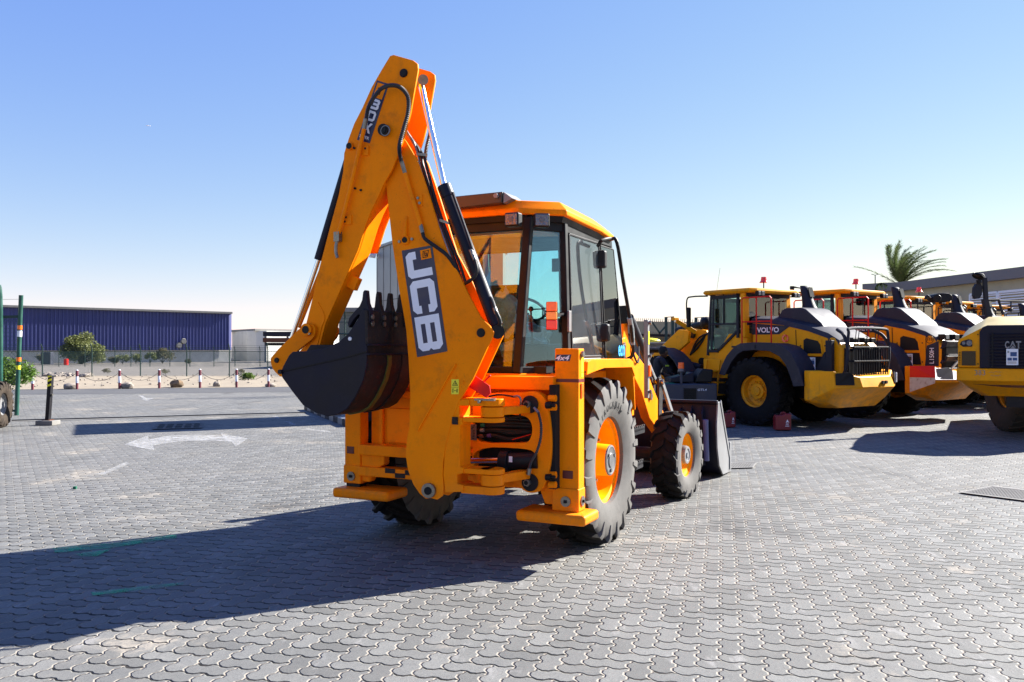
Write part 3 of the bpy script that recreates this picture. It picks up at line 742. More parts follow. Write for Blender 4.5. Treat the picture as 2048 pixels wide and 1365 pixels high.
# ---- lock post on its block
bs = ground(87, 852)
lp = thing('barrier_post', 'leaning black square post with yellow hazard tape on a concrete block', 'post', (bs.x, bs.y, 0), radians(-8))
b = MB(); b.bb((-.2, 0, .004), (.2, .28, .105)); b.build('concrete_block', M['concrete'], lp, bevel=.012)
b = MB(); b.bb((-.10, .07, .105), (.09, .22, .12)); b.build('base_plate', M['rust'], lp)
b = MB(); b.bar((.0, .14, .12), (.068, .14, 1.08), .088, .088, (0, 1, 0)); b.build('post', M['blackmetal'], lp, bevel=.006)
b = MB(); b.box((.09, .14, .66), (.05, .04, .04)); b.build('latch', M['steel'], lp)
b = MB(); P = lambda x, z: (x + .07 * (z / 1.08), .094, z)
for z in (.83, .94, 1.03): b.prism([P(-.044, z), P(.044, z + .03), P(.044, z + .075 if z < 1 else 1.075), P(-.044, z + .045)], (0, -.003, 0))
b.build('hazard_tape', M['sticker'], lp, smooth=0)

# ---- silver clad gatehouse and its striped kerb
gc = ground(750, 826.3)
gx, gy = -3.47, 21.75
gh = thing('gatehouse', 'silver panel-clad gatehouse half hidden behind the excavator arm', 'building', (gx, gy, 0), radians(0))
c1_, c2_ = V((1.05, -2.15, 0)), V((3.4, .2, 0))
q = [V((0, 0, 0)), c1_, c1_ + V((2.2, .9, 0)), V((3.3, 1.2, 0))]
b = MB(); b.prism(q, (0, 0, 4.2)); b.build('wall', M['cladding'], gh)
d_ = c1_.normalized(); n_ = V((-d_.y, d_.x, 0)) * -1
b = MB()
for k in range(0, 5):
    p = d_ * (.55 * k + .05) + n_ * .006; b.bar(p + V((0, 0, .1)), p + V((0, 0, 4.18)), .006, .006, d_)
for z in (1.15, 2.0, 2.85): b.bar(n_ * .006 + V((0, 0, z)), c1_ + n_ * .006 + V((0, 0, z)), .012, .008)
b.build('panel_joint', M['chargrey'], gh)
b = MB(); b.prism([p + (p - V((1.6, -.3, 0))).normalized() * .06 + V((0, 0, 4.2)) for p in q], (0, 0, .06)); b.build('parapet_cap', M['cladding'], gh)
b = MB(); b.cyl((-.02, -.03, 4.02), (-.16, -.08, 4.05), .06, .07, 10); b.tube([(-.14, -.07, 4.04), (-.4, -.12, 3.98)], .012, 5); b.build('camera_bracket', M['white'], gh)
kb = thing('kerb', 'black and white painted kerb edging the island by the gatehouse', 'kerb')
ka, kc = ground(608, 820), ground(700, 858); kd = (kc - ka); kl = kd.length; kd.normalize(); kn = V((-kd.y, kd.x, 0))
nk = int(kl / .5)
for col_, m in ((0, 'chargrey'), (1, 'lightgrey')):
    b = MB()
    for i in range(nk):
        if i % 2 == col_: b.prism([ka + kd * (.5 * i + .004), ka + kd * (.5 * i + .496), ka + kd * (.5 * i + .496) + kn * .16, ka + kd * (.5 * i + .004) + kn * .16], (0, 0, .15))
    b.build('kerb_stone', M[m], kb, bevel=.015)
isl = sheet('pavement', [ka + kn * .16, kc + kn * .16, kc + V((4.5, 1.5, 0)), ka + V((8, 2.2, 0))], .13, M['concrete'])

# ---- right background
# cream building with taupe fascia and louvres
E0, E1 = at(1801, 600, 43), at(2120, 600, 32.9)
cb = thing('cream_building', 'cream flat-roofed building with taupe fascia and white louvred vents', 'building')
ed = V((E1.x - E0.x, E1.y - E0.y, 0)).normalized(); en = V((ed.y, -ed.x, 0))
if en.y > 0: en = -en
E0 = V((E0.x, E0.y, 0)); E1 = V((E1.x, E1.y, 0)); back = -en
W3 = [E0, E1, E1 + back * 14, E0 + back * 14]
LX = E0 + V((-1.35, 1.4, 0))
b = MB(); b.prism([E0 + back * .25, E1 + back * .25, E1 + back * 14, LX + back * 13, LX + back * .25], (0, 0, 4.6)); b.build('wall', M['cream'], cb)
b = MB(); b.prism([E0 + V((0, 0, 4.55)), E1 + V((0, 0, 4.55)), E1 + back * 14 + V((0, 0, 4.55)), LX + back * 13 + V((0, 0, 4.55)), LX + V((0, 0, 4.55))], (0, 0, .45)); b.build('fascia', M['taupe'], cb)
for s0, s1 in ((1.3, 4.1), (4.9, 6.6), (6.7, 8.5), (8.6, 10.4)):
    w = MB(); z0, z1 = 2.7, 4.05
    for a_, c_ in (((s0, z0), (s1, z0)), ((s0, z1), (s1, z1)), ((s0, z0), (s0, z1)), ((s1, z0), (s1, z1))):
        w.bar(E0 + back * .2 + ed * a_[0] + V((0, 0, a_[1])), E0 + back * .2 + ed * c_[0] + V((0, 0, c_[1])), .10, .10)
    wf = w.build('louvre_frame', M['white'], cb)
    w = MB(); k = z0 + .1
    while k < z1:
        w.bar(E0 + back * .22 + ed * s0 + V((0, 0, k)), E0 + back * .22 + ed * s1 + V((0, 0, k)), .085, .055); k += .115
    w.build('louvre_blades', M['white'], wf)
# palm
def palm(label, base, zc, n, L, seed):
    rd = random.Random(seed); r = thing('palm_tree', label, 'palm tree', base)
    b = MB(); b.tube([(0, 0, 0), (.05, 0, zc * .5), (0, 0, zc)], [.26, .2, .2], 12); b.build('trunk', M['bark'], r)
    b = MB()
    for i in range(n):
        az = rd.random() * 2 * pi; el = radians(rd.uniform(45, 84) if i > 3 else rd.uniform(10, 40)); l = L * rd.uniform(.75, 1.08)
        d = V((cos(az) * cos(el), sin(az) * cos(el), sin(el))); pts = [V((0, 0, zc))]; seg = 16
        for k in range(seg):
            pts.append(pts[-1] + d * l / seg)
            d = (d + V((.060, .0, -.030 - .045 * (k / seg)))).normalized()
        b.tube(pts, [.022 * (1 - .8 * k / seg) for k in range(seg + 1)], 4)
        for k in range(3, seg + 1):
            dd = (pts[k] - pts[k - 1]).normalized(); side = dd.cross(V((0, 0, 1))).normalized(); upn = side.cross(dd)
            for sgn in (-1, 1):
                for h in range(6):
                    p = pts[k - 1].lerp(pts[k], h / 6 + .1 * rd.random()); ll = .50 * (1 - .55 * k / seg) * rd.uniform(.8, 1.2)
                    tip = p + (side * sgn * .62 + dd * .75 + upn * rd.uniform(-.35, .30)).normalized() * ll
                    w = dd * .019
                    b.add([p - w, p + w, tip], [(0, 1, 2)])
    b.build('fronds', M['palm'], r, smooth=0, recalc=False); return r
palm('wind-blown date palm rising behind the corner of the cream building', ((1803 - 1024) / FPX * 47, 47, 0), 5.1, 38, 2.75, 12)
r = thing('palm_frond', 'drooping dry palm frond curling below the palm left of the cream building', 'palm frond')
b = MB(); p0 = at(1775, 571, 43); fp = bez([p0, at(1764, 566.5, 43), at(1755, 569, 43), at(1750.5, 578, 43), at(1757, 587, 43)], 5); b.tube(fp, .02, 4)
rd = random.Random(3)
for i in range(1, len(fp)):
    for sg in (-1, 1):
        for kk in range(2):
            d_ = (fp[i] - fp[i - 1]).normalized(); tip = fp[i] + V((rd.uniform(-.1, .25), 0, -.3 * rd.random() - .08)); b.add([fp[i] - d_ * .02, fp[i] + d_ * .02, tip], [(0, 1, 2)])
b.build('leaflets', M['palm'], r, smooth=0, recalc=False)
# lamp post far right
p = at(1750.5, 600, 62); lp2 = thing('street_lamp', 'thin double-headed street lamp left of the palm tree', 'street lamp', (p.x, p.y, 0))
b = MB(); b.cyl((0, 0, 0), (0, 0, 6.95), .07, .04, 8); b.build('pole', M['lightgrey'], lp2)
for s in (-1, 1):
    b = MB(); b.bar((0, 0, 6.95), (s * .28, 0, 7.03), .06, .04); b.build('lamp_head', M['lightgrey'], lp2)
# razor-topped compound wall behind the loaders
cw = thing('compound_wall', 'long beige compound wall with a comb of spikes behind the right-hand loaders', 'wall')
b = MB(); w0, w1 = at(1150, 640, 46), at(1760, 640, 56); dw = (w1 - w0); dw.z = 0; lw = dw.length; dw.normalize(); w0.z = 0
bn = V((-dw.y, dw.x, 0))
b.prism([w0, w0 + dw * lw, w0 + dw * lw + bn * .25, w0 + bn * .25], (0, 0, 2.45)); b.build('wall', mat('brown_wall', (.24, .16, .07), .9, var=.1, scale=.7), cw)
b = MB(); b.prism([w0 - bn * .05 + V((0, 0, 2.45)), w0 + dw * lw - bn * .05 + V((0, 0, 2.45)), w0 + dw * lw + bn * .3 + V((0, 0, 2.45)), w0 + bn * .3 + V((0, 0, 2.45))], (0, 0, .7)); b.build('cladding', mat('cream_cladding', (.55, .5, .36), .8, var=.08, scale=.7), cw)
b = MB(); k = 0
while k < lw:
    p = w0 + dw * k; b.bar(p + V((0, 0, 3.1)), p + V((.02, -.05, 3.32)), .03, .02); b.bar(p - bn * .08 + V((0, 0, 2.4)), p - bn * .12 + V((.02, 0, 2.62)), .03, .02); k += .14
b.build('spikes', M['lightgrey'], cw)
# green tubular fence in front of it
gf = thing('green_fence', 'green pipe fence with hooped posts and mesh behind the wheel loaders', 'fence')
Y = 31
def g_(px, py): return at(px, py, Y)
for cx in (1338.5, 1398.5):
    b = MB(); b.tube([g_(cx - 6.5, 696), g_(cx - 6.5, 635), g_(cx + 6.5, 634), g_(cx + 6.5, 674)] if cx < 1350 else [g_(cx - 6.5, 690), g_(cx - 6.5, 636), g_(cx + 6.5, 635), g_(cx + 6.5, 690)], .07, 4, ); b.build('hoop', M['darkgreen'], gf)
b = MB(); b.bar(g_(1220, 669), g_(1340, 672), .07, .09); b.build('pipe_rail', M['blackmetal'], gf)
b = MB()
for a_, c_ in (((1289, 640), (1289, 740)), ((1352, 643), (1352, 740)), ((1303, 643), (1320, 668)), ((1318, 668), (1332, 652)), ((1411, 645), (1411, 740)), ((1411, 648), (1430, 668)), ((1345, 690), (1350, 668)), ((1289, 685), (1278, 700))): b.bar(g_(*a_), g_(*c_), .06, .06)
b.build('strut', M['darkgreen'], gf)
b = MB(); b.add([g_(1220, 676), g_(1480, 676), g_(1480, 760), g_(1220, 760)], [(0, 1, 2, 3)]); b.build('wire_mesh', M['mesh'], gf, smooth=0, recalc=False)
b = MB(); b.ball(at(1296, 682, 34) , .34, 14, 8, (1.5, 1, .35)); tag(b.build('float', M['sticker'], smooth=60), 'yellow rounded object behind the mesh of the green pipe fence', 'yellow float')
# grey concrete barrier with slots
br = thing('barrier_wall', 'light grey concrete barrier panel behind the man in the dark shirt', 'barrier')
b = MB(); p = at(1256, 688, 26.5); q_ = at(1372, 688, 26.5); b.bb((p.x, 26.5, 0), (q_.x, 26.9, p.z)); b.build('panel', M['concrete'], br, bevel=.04)
b = MB(); b.bb((p.x, 26.44, p.z - .02), (q_.x, 26.5, p.z + .05)); b.build('top_rail', M['concrete'], br, bevel=.02)
b = MB()
for a_, c_, w_ in (((1296.5, 697), (1301, 712), .05), ((1307, 696), (1309, 703), .03), ((1338, 697), (1341, 704), .05), ((1348, 697), (1351, 703), .03)): b.bar(at(*a_, 26.42), at(*c_, 26.42), w_, .05, (0, 1, 0))
b.build('slot', M['dark'], br)
# distant aeroplane
ap = thing('aeroplane', 'tiny white aeroplane in the clear sky at upper left', 'aeroplane', at(297, 252, 2600), radians(20))
b = MB(); b.tube([(-7, 0, 0), (-5.5, 0, .1), (5, 0, .1), (7, 0, -.1)], [.3, .9, .9, .2], 10); b.build('fuselage', M['white'], ap)
b = MB(); b.prism([(-1, 0, 0), (1.5, 0, 0), (-2.5, 7, .4), (-3.4, 7, .4)], (0, 0, .15)); b.prism([(-1, 0, 0), (-3.4, -7, .4), (-2.5, -7, .4), (1.5, 0, 0)], (0, 0, .15)); b.build('wing', M['white'], ap)
b = MB(); b.prism([(-6.6, 0, .2), (-5, 0, .6), (-6.8, 0, 2.4), (-7.4, 0, 2.4)], (0, .15, 0)); b.build('tail_fin', M['white'], ap)
# muddy twin tyres of a parked trailer, cut by the left edge of the frame

# ================================================================== TYRES AND WHEELS
def tyre(parent, c, R, W, rim, n, depth, sweep, lugw, mats, name='tyre', s0=.04, side_dir=1, seg=64, yaw=0, shoulder=.17, kink=0.0, out=1.0):
    """lathed carcass plus curved tread bars; axis along local X; returns the mesh"""
    b = MB(); hw = W / 2; rc = R - depth
    prof = [(-hw * .66, rim), (-hw * .80, rim + .012), (-hw * .96, rim + (rc - rim) * .30), (-hw, rim + (rc - rim) * .58), (-hw * .97, rim + (rc - rim) * .85), (-hw * .86, rc - .012), (-hw * .5, rc), (0, rc + .004)]
    prof = prof + [(-x, r) for x, r in reversed(prof[:-1])]
    for i in range(len(prof) - 1):
        b.mi = 1 if (i < 5 or i >= len(prof) - 6) else 0
        b.lathe([prof[i], prof[i + 1]], (0, 0, 0), (1, 0, 0), seg)
    # merge duplicated rings later
    def P(x, r, a): return V((x, r * cos(a), r * sin(a)))
    for sd_ in (-1, 1):
        for i in range(n):
            a0 = 2 * pi * (i + (.5 if sd_ > 0 else 0)) / n
            st = [(s0 * hw * -1, R - .004, 0), (.35, R, .35), (.70, R - .004, .72 + kink), (.97, R - .020, .95), (1.03, R - .055, 1.0), (1.02, R - shoulder, 1.02)]
            ringsv = []
            for k, (x, r, s) in enumerate(st):
                xx = (x if k == 0 else x * hw * (out if k > 2 else 1)) ; a = a0 + sweep * s; w = lugw * (1 + .35 * s) / R
                if k == 5: w *= .55
                ri = rc - .02 if k < 4 else (rim + (rc - rim) * (.80 if k == 4 else .62)); xi = xx * (1 if k < 3 else .84)
                tp = .80
                ringsv.append([P(sd_ * xi, ri, a - w), P(sd_ * xx, r, a - w * tp), P(sd_ * xx, r, a + w * tp), P(sd_ * xi, ri, a + w)])
            o = len(b.v)
            b.mi = 0; b.loft(ringsv[:4], True)
            b.mi = 1; b.loft(ringsv[3:], True)
    o = b.build(name, mats, parent, smooth=32)
    m = Matrix.Translation(V(c)) @ Matrix.Rotation(yaw, 4, 'Z')
    o.data.transform(m)
    bm = bmesh.new(); bm.from_mesh(o.data); bmesh.ops.remove_doubles(bm, verts=bm.verts, dist=.0004); bmesh.ops.recalc_face_normals(bm, faces=bm.faces); bm.to_mesh(o.data); bm.free()
    o.data.set_sharp_from_angle(angle=radians(32))
    return o
def rim_mesh(name, parent, c, r, W, dish, m, sgn, yaw=0, hubr=.12, hubout=.1):
    """rim well, disc and flange; sgn=+1 when the outer side faces +X"""
    b = MB(); hw = W / 2 * .78
    prof = [(-hw, r + .012), (-hw, r - .012), (-hw + .05, r - .05), (hw - dish, r - .06), (hw - dish - .02, r * .55), (hw - dish + .02, r * .42), (hw - dish + .02, .0)]
    prof2 = [(hw - dish, r - .06), (hw - .06, r - .04), (hw - .045, r - .012), (hw - .01, r - .005), (hw, r + .022), (hw - .012, r + .024), (hw - .02, r - .0)]
    f = lambda pr: [(sgn * x, q) for x, q in pr]
    b.lathe(f(prof), (0, 0, 0), (1, 0, 0), 48); b.lathe(f(prof2), (0, 0, 0), (1, 0, 0), 48)
    o = b.build(name, m, parent, smooth=35)
    o.data.transform(Matrix.Translation(V(c)) @ Matrix.Rotation(yaw, 4, 'Z'))
    return o
def arc_text(b, s, x, r, h, a_mid, da, sgn=1, bold=.02, flip=1):
    """letters set round the sidewall"""
    for i, ch in enumerate(s):
        if ch == ' ': continue
        a = a_mid + (i - (len(s) - 1) / 2) * da * -1 * sgn
        rad = V((0, cos(a), sin(a))); tan = V((0, -sin(a), cos(a))) * -sgn
        w = da * r * .72
        o = V((x, 0, 0)) + rad * r - tan * w / 2
        put_text(b, ch, o, tan * w, rad * h, bold)

# ================================================================== BACKHOE LOADER
TH = radians(25.4)
JO = V((-.113, 7.80, 0))
jcb = thing('backhoe_loader', 'orange backhoe loader in the foreground with folded digging arm and dark bucket', 'backhoe loader', JO, -TH)
Minv = (Matrix.Translation(JO) @ Matrix.Rotation(-TH, 4, 'Z')).inverted()
Rinv = Minv.to_3x3()
def onM(px, py, x=None, y=None, z=None):
    o = Minv @ CAMP; d = Rinv @ ray(px, py)
    i, t = (0, x) if x is not None else ((1, y) if y is not None else (2, z))
    return o + d * ((t - o[i]) / d[i])
# digging-arm frame: its plane is turned 3.4 degrees from the machine's tail and passes through the slew post
BA = radians(22) ; SLEW = Minv @ V((-.145, 6.32, 0))
bn_ = Rinv @ V((sin(BA), cos(BA), 0)); bx_ = Rinv @ V((cos(BA), -sin(BA), 0))
def onB(px, py, d=0.0):
    o = Minv @ CAMP; r = Rinv @ ray(px, py)
    t = ((SLEW + bn_ * d) - o).dot(bn_) / r.dot(bn_); return o + r * t
def BP(pts, d=0.0): return [onB(x, y, d) for x, y in pts]
OR = M['orange']

# ---- rear wheels
for sgn, nm in ((1, 0), (-1, 0)):
    c = (sgn * .885, 0, .715)
    w = rim_mesh('rear_wheel', jcb, c, .385, .43, .17, M['rim'], sgn)
    tyre(w, c, .715, .43, .365, 20, .040, .30, .030, [M['tread'], M['sidewall']], out=1.01)
    b = MB(); x0 = c[0] + sgn * .02; ce = V((x0, 0, .715)); e = lambda k: V((x0 + sgn * k, 0, .715))
    b.lathe([(0, .145), (sgn * .05, .14), (sgn * .15, .135), (sgn * .165, .128)], ce, (1, 0, 0), 28); h = b.build('hub', M['rim'], w, smooth=30)
    b = MB(); b.lathe([(sgn * .150, .134), (sgn * .166, .130), (sgn * .17, .118), (sgn * .163, .100), (sgn * .163, .065), (sgn * .172, .058), (sgn * .172, 0)], ce, (1, 0, 0), 28)
    for k in range(3):
        a = k * 2 * pi / 3 + .4; b.cyl(e(.16) + V((0, cos(a), sin(a))) * .085, e(.178) + V((0, cos(a), sin(a))) * .085, .016, seg=8)
    b.build('hub_cap', M['hub'], w, smooth=30)
    b = MB()
    for k in range(8):
        a = k * pi / 4 + .2; p = V((c[0] - sgn * .0, cos(a) * .19, .715 + sin(a) * .19)); b.cyl(p, p + V((sgn * .045, 0, 0)), .014, seg=6)
    for a in (2.2, 4.4):
        p = V((c[0] + sgn * .03, cos(a) * .30, .715 + sin(a) * .30)); b.bar(p, p + V((sgn * .05, cos(a) * .03, sin(a) * .03)), .05, .02)
    b.build('wheel_bolts', M['steel'], w)
    if sgn > 0:
        for w_, rr_, hh_, am_, da_ in (('TYROCK-XL', .455, .066, 100, 9.0), ('CEAT', .53, .062, 272, 8.5)):
            b = MB(); arc_text(b, w_, 1.0965, rr_, hh_, radians(am_), radians(da_), 1, .03)
            b.v = [v + V((0, 0, .715)) for v in b.v]; b.build('sidewall_lettering', M['black'], w, smooth=0)
# ---- front wheels, steered slightly
for sgn in (1, -1):
    yw = radians(-5); c = (sgn * 1.02, 2.44, .487)
    w = rim_mesh('front_wheel', jcb, c, .250, .32, .10, M['rim'], sgn, yw)
    tyre(w, c, .487, .32, .24, 16, .034, .30, .038, [M['tread'], M['sidewall']], yaw=yw, kink=-.25, shoulder=.10)
    b = MB(); b.lathe([(-.01, .112), (.04, .108), (.10, .104), (.112, .098)], (0, 0, 0), (sgn, 0, 0), 26); o = b.build('hub', M['hub'], w, smooth=30); o.data.transform(Matrix.Translation(V(c)) @ Matrix.Rotation(yw, 4, 'Z'))
    b = MB(); b.lathe([(.108, .1), (.124, .096), (.126, .072), (.118, .068), (.118, .035), (.13, .03), (.13, 0)], (0, 0, 0), (sgn, 0, 0), 26); o = b.build('hub_cap', M['lightgrey'], w, smooth=30); o.data.transform(Matrix.Translation(V(c)) @ Matrix.Rotation(yw, 4, 'Z'))

# ---- chassis, axles
b = MB(); b.bb((-.34, -.62, .62), (-.20, 2.9, .92)); b.bb((.20, -.62, .62), (.34, 2.9, .92)); b.bb((-.34, -.7, 1.0), (.34, .6, 1.30)); b.bb((-.3, .2, .45), (.3, 1.6, .66))
b.build('chassis', M['orange'], jcb, bevel=.015)
b = MB(); b.cyl((-.75, 0, .715), (.75, 0, .715), .12, seg=14); b.ball((0, 0, .7), .24, 14, 8); b.build('rear_axle', M['blackmetal'], jcb)
b = MB(); b.cyl((-.8, 2.28, .487), (.8, 2.28, .487), .085, seg=12); b.ball((.1, 2.28, .49), .19, 12, 8); b.bb((-.16, 2.1, .5), (.16, 2.45, .8)); b.build('front_axle', M['blackmetal'], jcb)

# ---- tail frame between the stabilisers
yR = -.87
fx0, fx1 = -.93, .92
b = MB()
P = lambda px, py: onM(px, py, y=-.86)
zt, zb = .80, .735
b.bb((fx0, -.90, .755), (fx1, -.76, .845)); b.bb((fx0, -.90, .575), (fx1, -.76, .655))
b.bb((-.86, -.84, .655), (-.79, -.78, .755)); b.bb((-.2, -.84, .655), (-.13, -.78, .755)); b.bb((.5, -.84, .655), (.57, -.78, .755))
b.bb((fx0, -.92, 1.355), (fx1, -.76, 1.46)); b.bb((fx0, -.87, 1.26), (fx1, -.80, 1.32))
rf = b.build('tail_frame', OR, jcb, bevel=.01)
b = MB(); b.bb((-.9, -.74, .80), (.9, -.70, 1.40)); b.bb((-.72, -.765, .86), (-.30, -.74, 1.16)); b.bb((-.80, -.775, .80), (-.76, -.74, 1.40)); b.bb((-.15, -.765, .86), (.3, -.74, 1.16)); b.build('tail_panel', OR, rf, bevel=.008)
b = MB(); rd = random.Random(2)
for k in range(9): x = -.62 + .05 * k; b.box((x, -.902, .62 + rd.uniform(-.02, .02)), (.05, .004, .04))
b.build('worn_patch', M['wornsteel'], rf, smooth=0)

# ---- stabiliser legs
for sgn in (1, -1):
    xo, xi = sgn * 1.105, sgn * .907
    if sgn < 0: xo, xi = -1.09, -.925
    r = MB(); r.bb((xi, -.87, .50), (xo, -.745, 1.68)); leg = r.build('stabiliser_leg', OR, jcb, bevel=.008)
    r = MB()
    if sgn > 0: r.bb((xi - .02, -.885, .42), (xo + .006, -.735, .60))
    else: r.bb((xi + .012, -.885, .50), (xo - .006, -.735, .66))
    # web running inward from the foot
    w = .24; zz_ = .46 if sgn > 0 else .52
    r.prism([(xi, -.86, zz_), (xi, -.86, zz_ + .30), (xi - sgn * .10, -.86, zz_ + .30), (xi - sgn * w, -.86, zz_ + .34), (xi - sgn * w, -.86, zz_ + .16), (xi - sgn * .13, -.86, zz_ + .10), (xi - sgn * .09, -.86, zz_)], (0, .09, 0))
    r.build('leg_foot', OR, leg, bevel=.012)
    cx = (xo + xi) / 2; zf = .50 if sgn > 0 else .565
    for p, q, rr in (((cx, -.885, zf), (cx, -.897, zf), .040), ((xo + sgn * .006, -.81, zf), (xo + sgn * .016, -.81, zf), .040)):
        k = MB(); k.cyl(p, q, rr, seg=20); pin = k.build('pin_cap', M['steel'], leg)
        p, q = V(p), V(q); d = (q - p).normalized(); k = MB(); k.box(q + d * .002, (.022, .022, .022)); k.build('square_hole', M['dark'], pin)
    k = MB(); z0 = .655 if sgn > 0 else .74
    k.box((cx + (0.01 if sgn > 0 else -.02), -.872, z0 + .05), (.085 if sgn > 0 else .075, .006, .062)); k.build('reflector', M['redlens'] if False else M['darkred'], leg, bevel=.003)
    if sgn > 0:
        k = MB(); k.bb((xo, -.83, 1.30), (xo + .012, -.785, 1.41)); k.build('side_reflector', M['lens'], leg, bevel=.003)
        k = MB(); k.bb((xi, -.8725, 1.420), (xo + .0, -.870, 1.445)); k.bb((xo, -.872, 1.420), (xo + .0025, -.75, 1.445)); k.build('red_stripe', M['redstripe'], leg, smooth=0)
        k = MB(); k.bb((xo, -.815, 1.50), (xo + .0025, -.775, 1.61)); k.bb((xo, -.815, 1.44 - .08 + .1), (xo + .0025, -.775, 1.49)); k.build('warning_sticker', M['sticker'], leg, smooth=0)
        k = MB(); k.cyl((xo, -.805, 1.635), (xo + .02, -.805, 1.635), .026, seg=16); k.build('pin_cap', M['steel'], leg)
        k = MB(); k.prism([(xi + .003, -.8705, 1.583), (xi + .125, -.8705, 1.583), (xi + .138, -.8705, 1.633), (xi + .016, -.8705, 1.633)], (0, -.0015, 0)); pl = k.build('badge_plate', M['decalblue'], leg, smooth=0)
        k = MB(); put_text(k, '4x4', (xi + .008, -.8735, 1.588), (.118, 0, 0), (0, 0, .040), .025, .3); k.build('badge_lettering', M['white'], pl, smooth=0)
    # pad
    k = MB(); zp = .335 if sgn > 0 else .385; x0, x1 = (.62, 1.20) if sgn > 0 else (-.56, -1.14)
    k.bb((x0, -.99, zp), (x1, -.66, zp + .085)); pd = k.build('foot_pad', OR, leg, bevel=.030, segs=4)
    k = MB(); k.bb((cx - .07, -.86, zp + .08), (cx + .07, -.76, zp + .18)); k.build('pad_pivot', M['blackmetal'], pd)

# ---- sliding carriage with slew pins
yC = -.99
def C(px, py, y=yC): return onM(px, py, y=y)
def rounded(pts, n=4):
    """Chaikin corner cutting on pixel outlines"""
    P = [V((p[0], p[1])) for p in pts]
    for _ in range(n - 2):
        Q = []
        for i in range(len(P)):
            a, c_ = P[i], P[(i + 1) % len(P)]; Q += [a.lerp(c_, .25), a.lerp(c_, .75)]
        P = Q
    return [(p.x, p.y) for p in P]
out = rounded([(950, 792), (985, 786), (1047, 786), (1062, 782), (1082, 788), (1094, 806), (1101, 850), (1103, 900), (1098, 945), (1086, 980), (1066, 988), (1046, 982), (1032, 964), (1012, 962), (990, 960), (985, 968), (945, 968), (945, 800)])
h1 = rounded([(940, 829), (1040, 829), (1060, 838), (1066, 860), (1059, 884), (1045, 887), (940, 887)])
h2 = rounded([(944, 894), (1055, 897), (1073, 908), (1076, 925), (1066, 937), (1048, 945), (1000, 950), (944, 950)])
b = MB(); b.prism([C(*p) for p in out], (0, .085, 0), [[C(*p) for p in h1], [C(*p) for p in h2]])
car = b.build('sliding_carriage', OR, jcb, bevel=.012)
b = MB(); b.bb((C(1100, 0).x - .02, yC + .03, .60), (C(1100, 0).x + .03, yC + .12, 1.40)); b.prism([C(*p, y=yC + .085) for p in [(955, 790), (1095, 800), (1100, 950), (960, 950)]], (0, .02, 0)); b.build('carriage_back', M['dark'], car)
b = MB()
for py in (797, 815, 950, 970): p = C(1098, py, yC + .03); q = C(1112, py, yC + .03); b.cyl(p, q, .026, seg=12)
b.build('clamp_lug', OR, car)
for py in (811, 955):
    b = MB(); p = C(1092, py, yC + .0); q = C(1110, py, yC + .0); b.cyl(p, p.lerp(q, .6), .026, seg=10); b.cyl(p, q, .015, seg=10)
    b.build('lock_bolt', M['black'], car)
for py in (809, 965):
    px = 1061
    p = C(px, py, yC - .0); b = MB(); b.cyl(p, p - V((0, .020, 0)), .068, seg=32); dsc = b.build('clamp_disc', M['blackmetal'], car, bevel=.004)
    q = p - V((.012, .02, -.002)); b = MB(); b.cyl(q, q - V((0, .03, 0)), .030, seg=6); b.cyl(q, q - V((0, .038, 0)), .022, seg=16); nt_ = b.build('nut', M['steel'], dsc)
    b = MB(); b.cyl(q - V((0, .036, 0)), q - V((0, .040, 0)), .017, seg=14); b.build('nut_bore', M['dark'], dsc)
b = MB(); b.tube(bez([C(1068, 816, yC - .05), C(1077, 826, yC - .06)], 4), .011, 8); b.tube(bez([C(1059, 937, yC - .05), C(1057, 950, yC - .05)], 4), .018, 8); b.build('hose_fitting', M['steel'], car)
b = MB(); b.tube(bez([C(1077, 826, yC - .06), C(1082, 850, yC - .07), C(1081, 878, yC - .07), C(1073, 905, yC - .07), C(1062, 925, yC - .06), C(1059, 937, yC - .05)], 14), .0125, 8, ridge=.72); b.build('ribbed_hose', M['conduit'], car)
b = MB(); b.tube(bez([C(975, 794, yC - .03), C(1000, 790, yC - .04), C(1028, 794, yC - .05)], 6), .0075, 6); b.tube(bez([C(1041, 812, yC - .05), C(1040, 830, yC - .03), C(1040, 840, yC + .03)], 5), .0075, 6); b.build('grease_hose', M['hose'], car)
b = MB(); b.tube(bez([C(1028, 794, yC - .05), C(1036, 793, yC - .06), C(1041, 799, yC - .06), C(1041, 812, yC - .05)], 5), .009, 6); b.build('grease_fitting', M['steel'], car)
# inner hoses in the upper opening
rd = random.Random(9); b = MB()
for k in range(7):
    z = 836 + k * 6.5; b.tube(bez([C(952, z, yC + .05), C(985, z - 4 + rd.uniform(-5, 5), yC + .02), C(1020, z + rd.uniform(-4, 4), yC + .05), C(1062, z + rd.uniform(-6, 2), yC + .08)], 6), .013, 6)
b.build('hose_bundle', M['hose'], car)
for (px, py, m) in ((962, 851, 'teal'), (961, 861, 'lightgrey'), (959, 873, 'rust'), (975, 872, 'purple')):
    b = MB(); p = C(px, py, yC + .01); b.cyl(p, p + V((.03, 0, .003)), .0155, seg=8); b.build('hose_tag', M[m], car)
b = MB(); p = C(941.5, 849, yC - .01); q = C(953, 881, yC - .01); b.bb((p.x, yC - .012, q.z), (q.x, yC - .008, p.z)); npn = b.build('name_plate', M['hub'], car)
b = MB(); rd = random.Random(5)
for k in range(9): b.box((p.x + .012 + rd.random() * .02, yC - .0135, q.z + .015 + k * .0125), (.018, .001, .005))
b.build('plate_marks', M['black'], npn, smooth=0)
b = MB(); b.tube([C(1024, 880, yC - .01), C(1062, 869, yC - .01)], .0035, 5); b.build('pull_cable', M['red'], car)
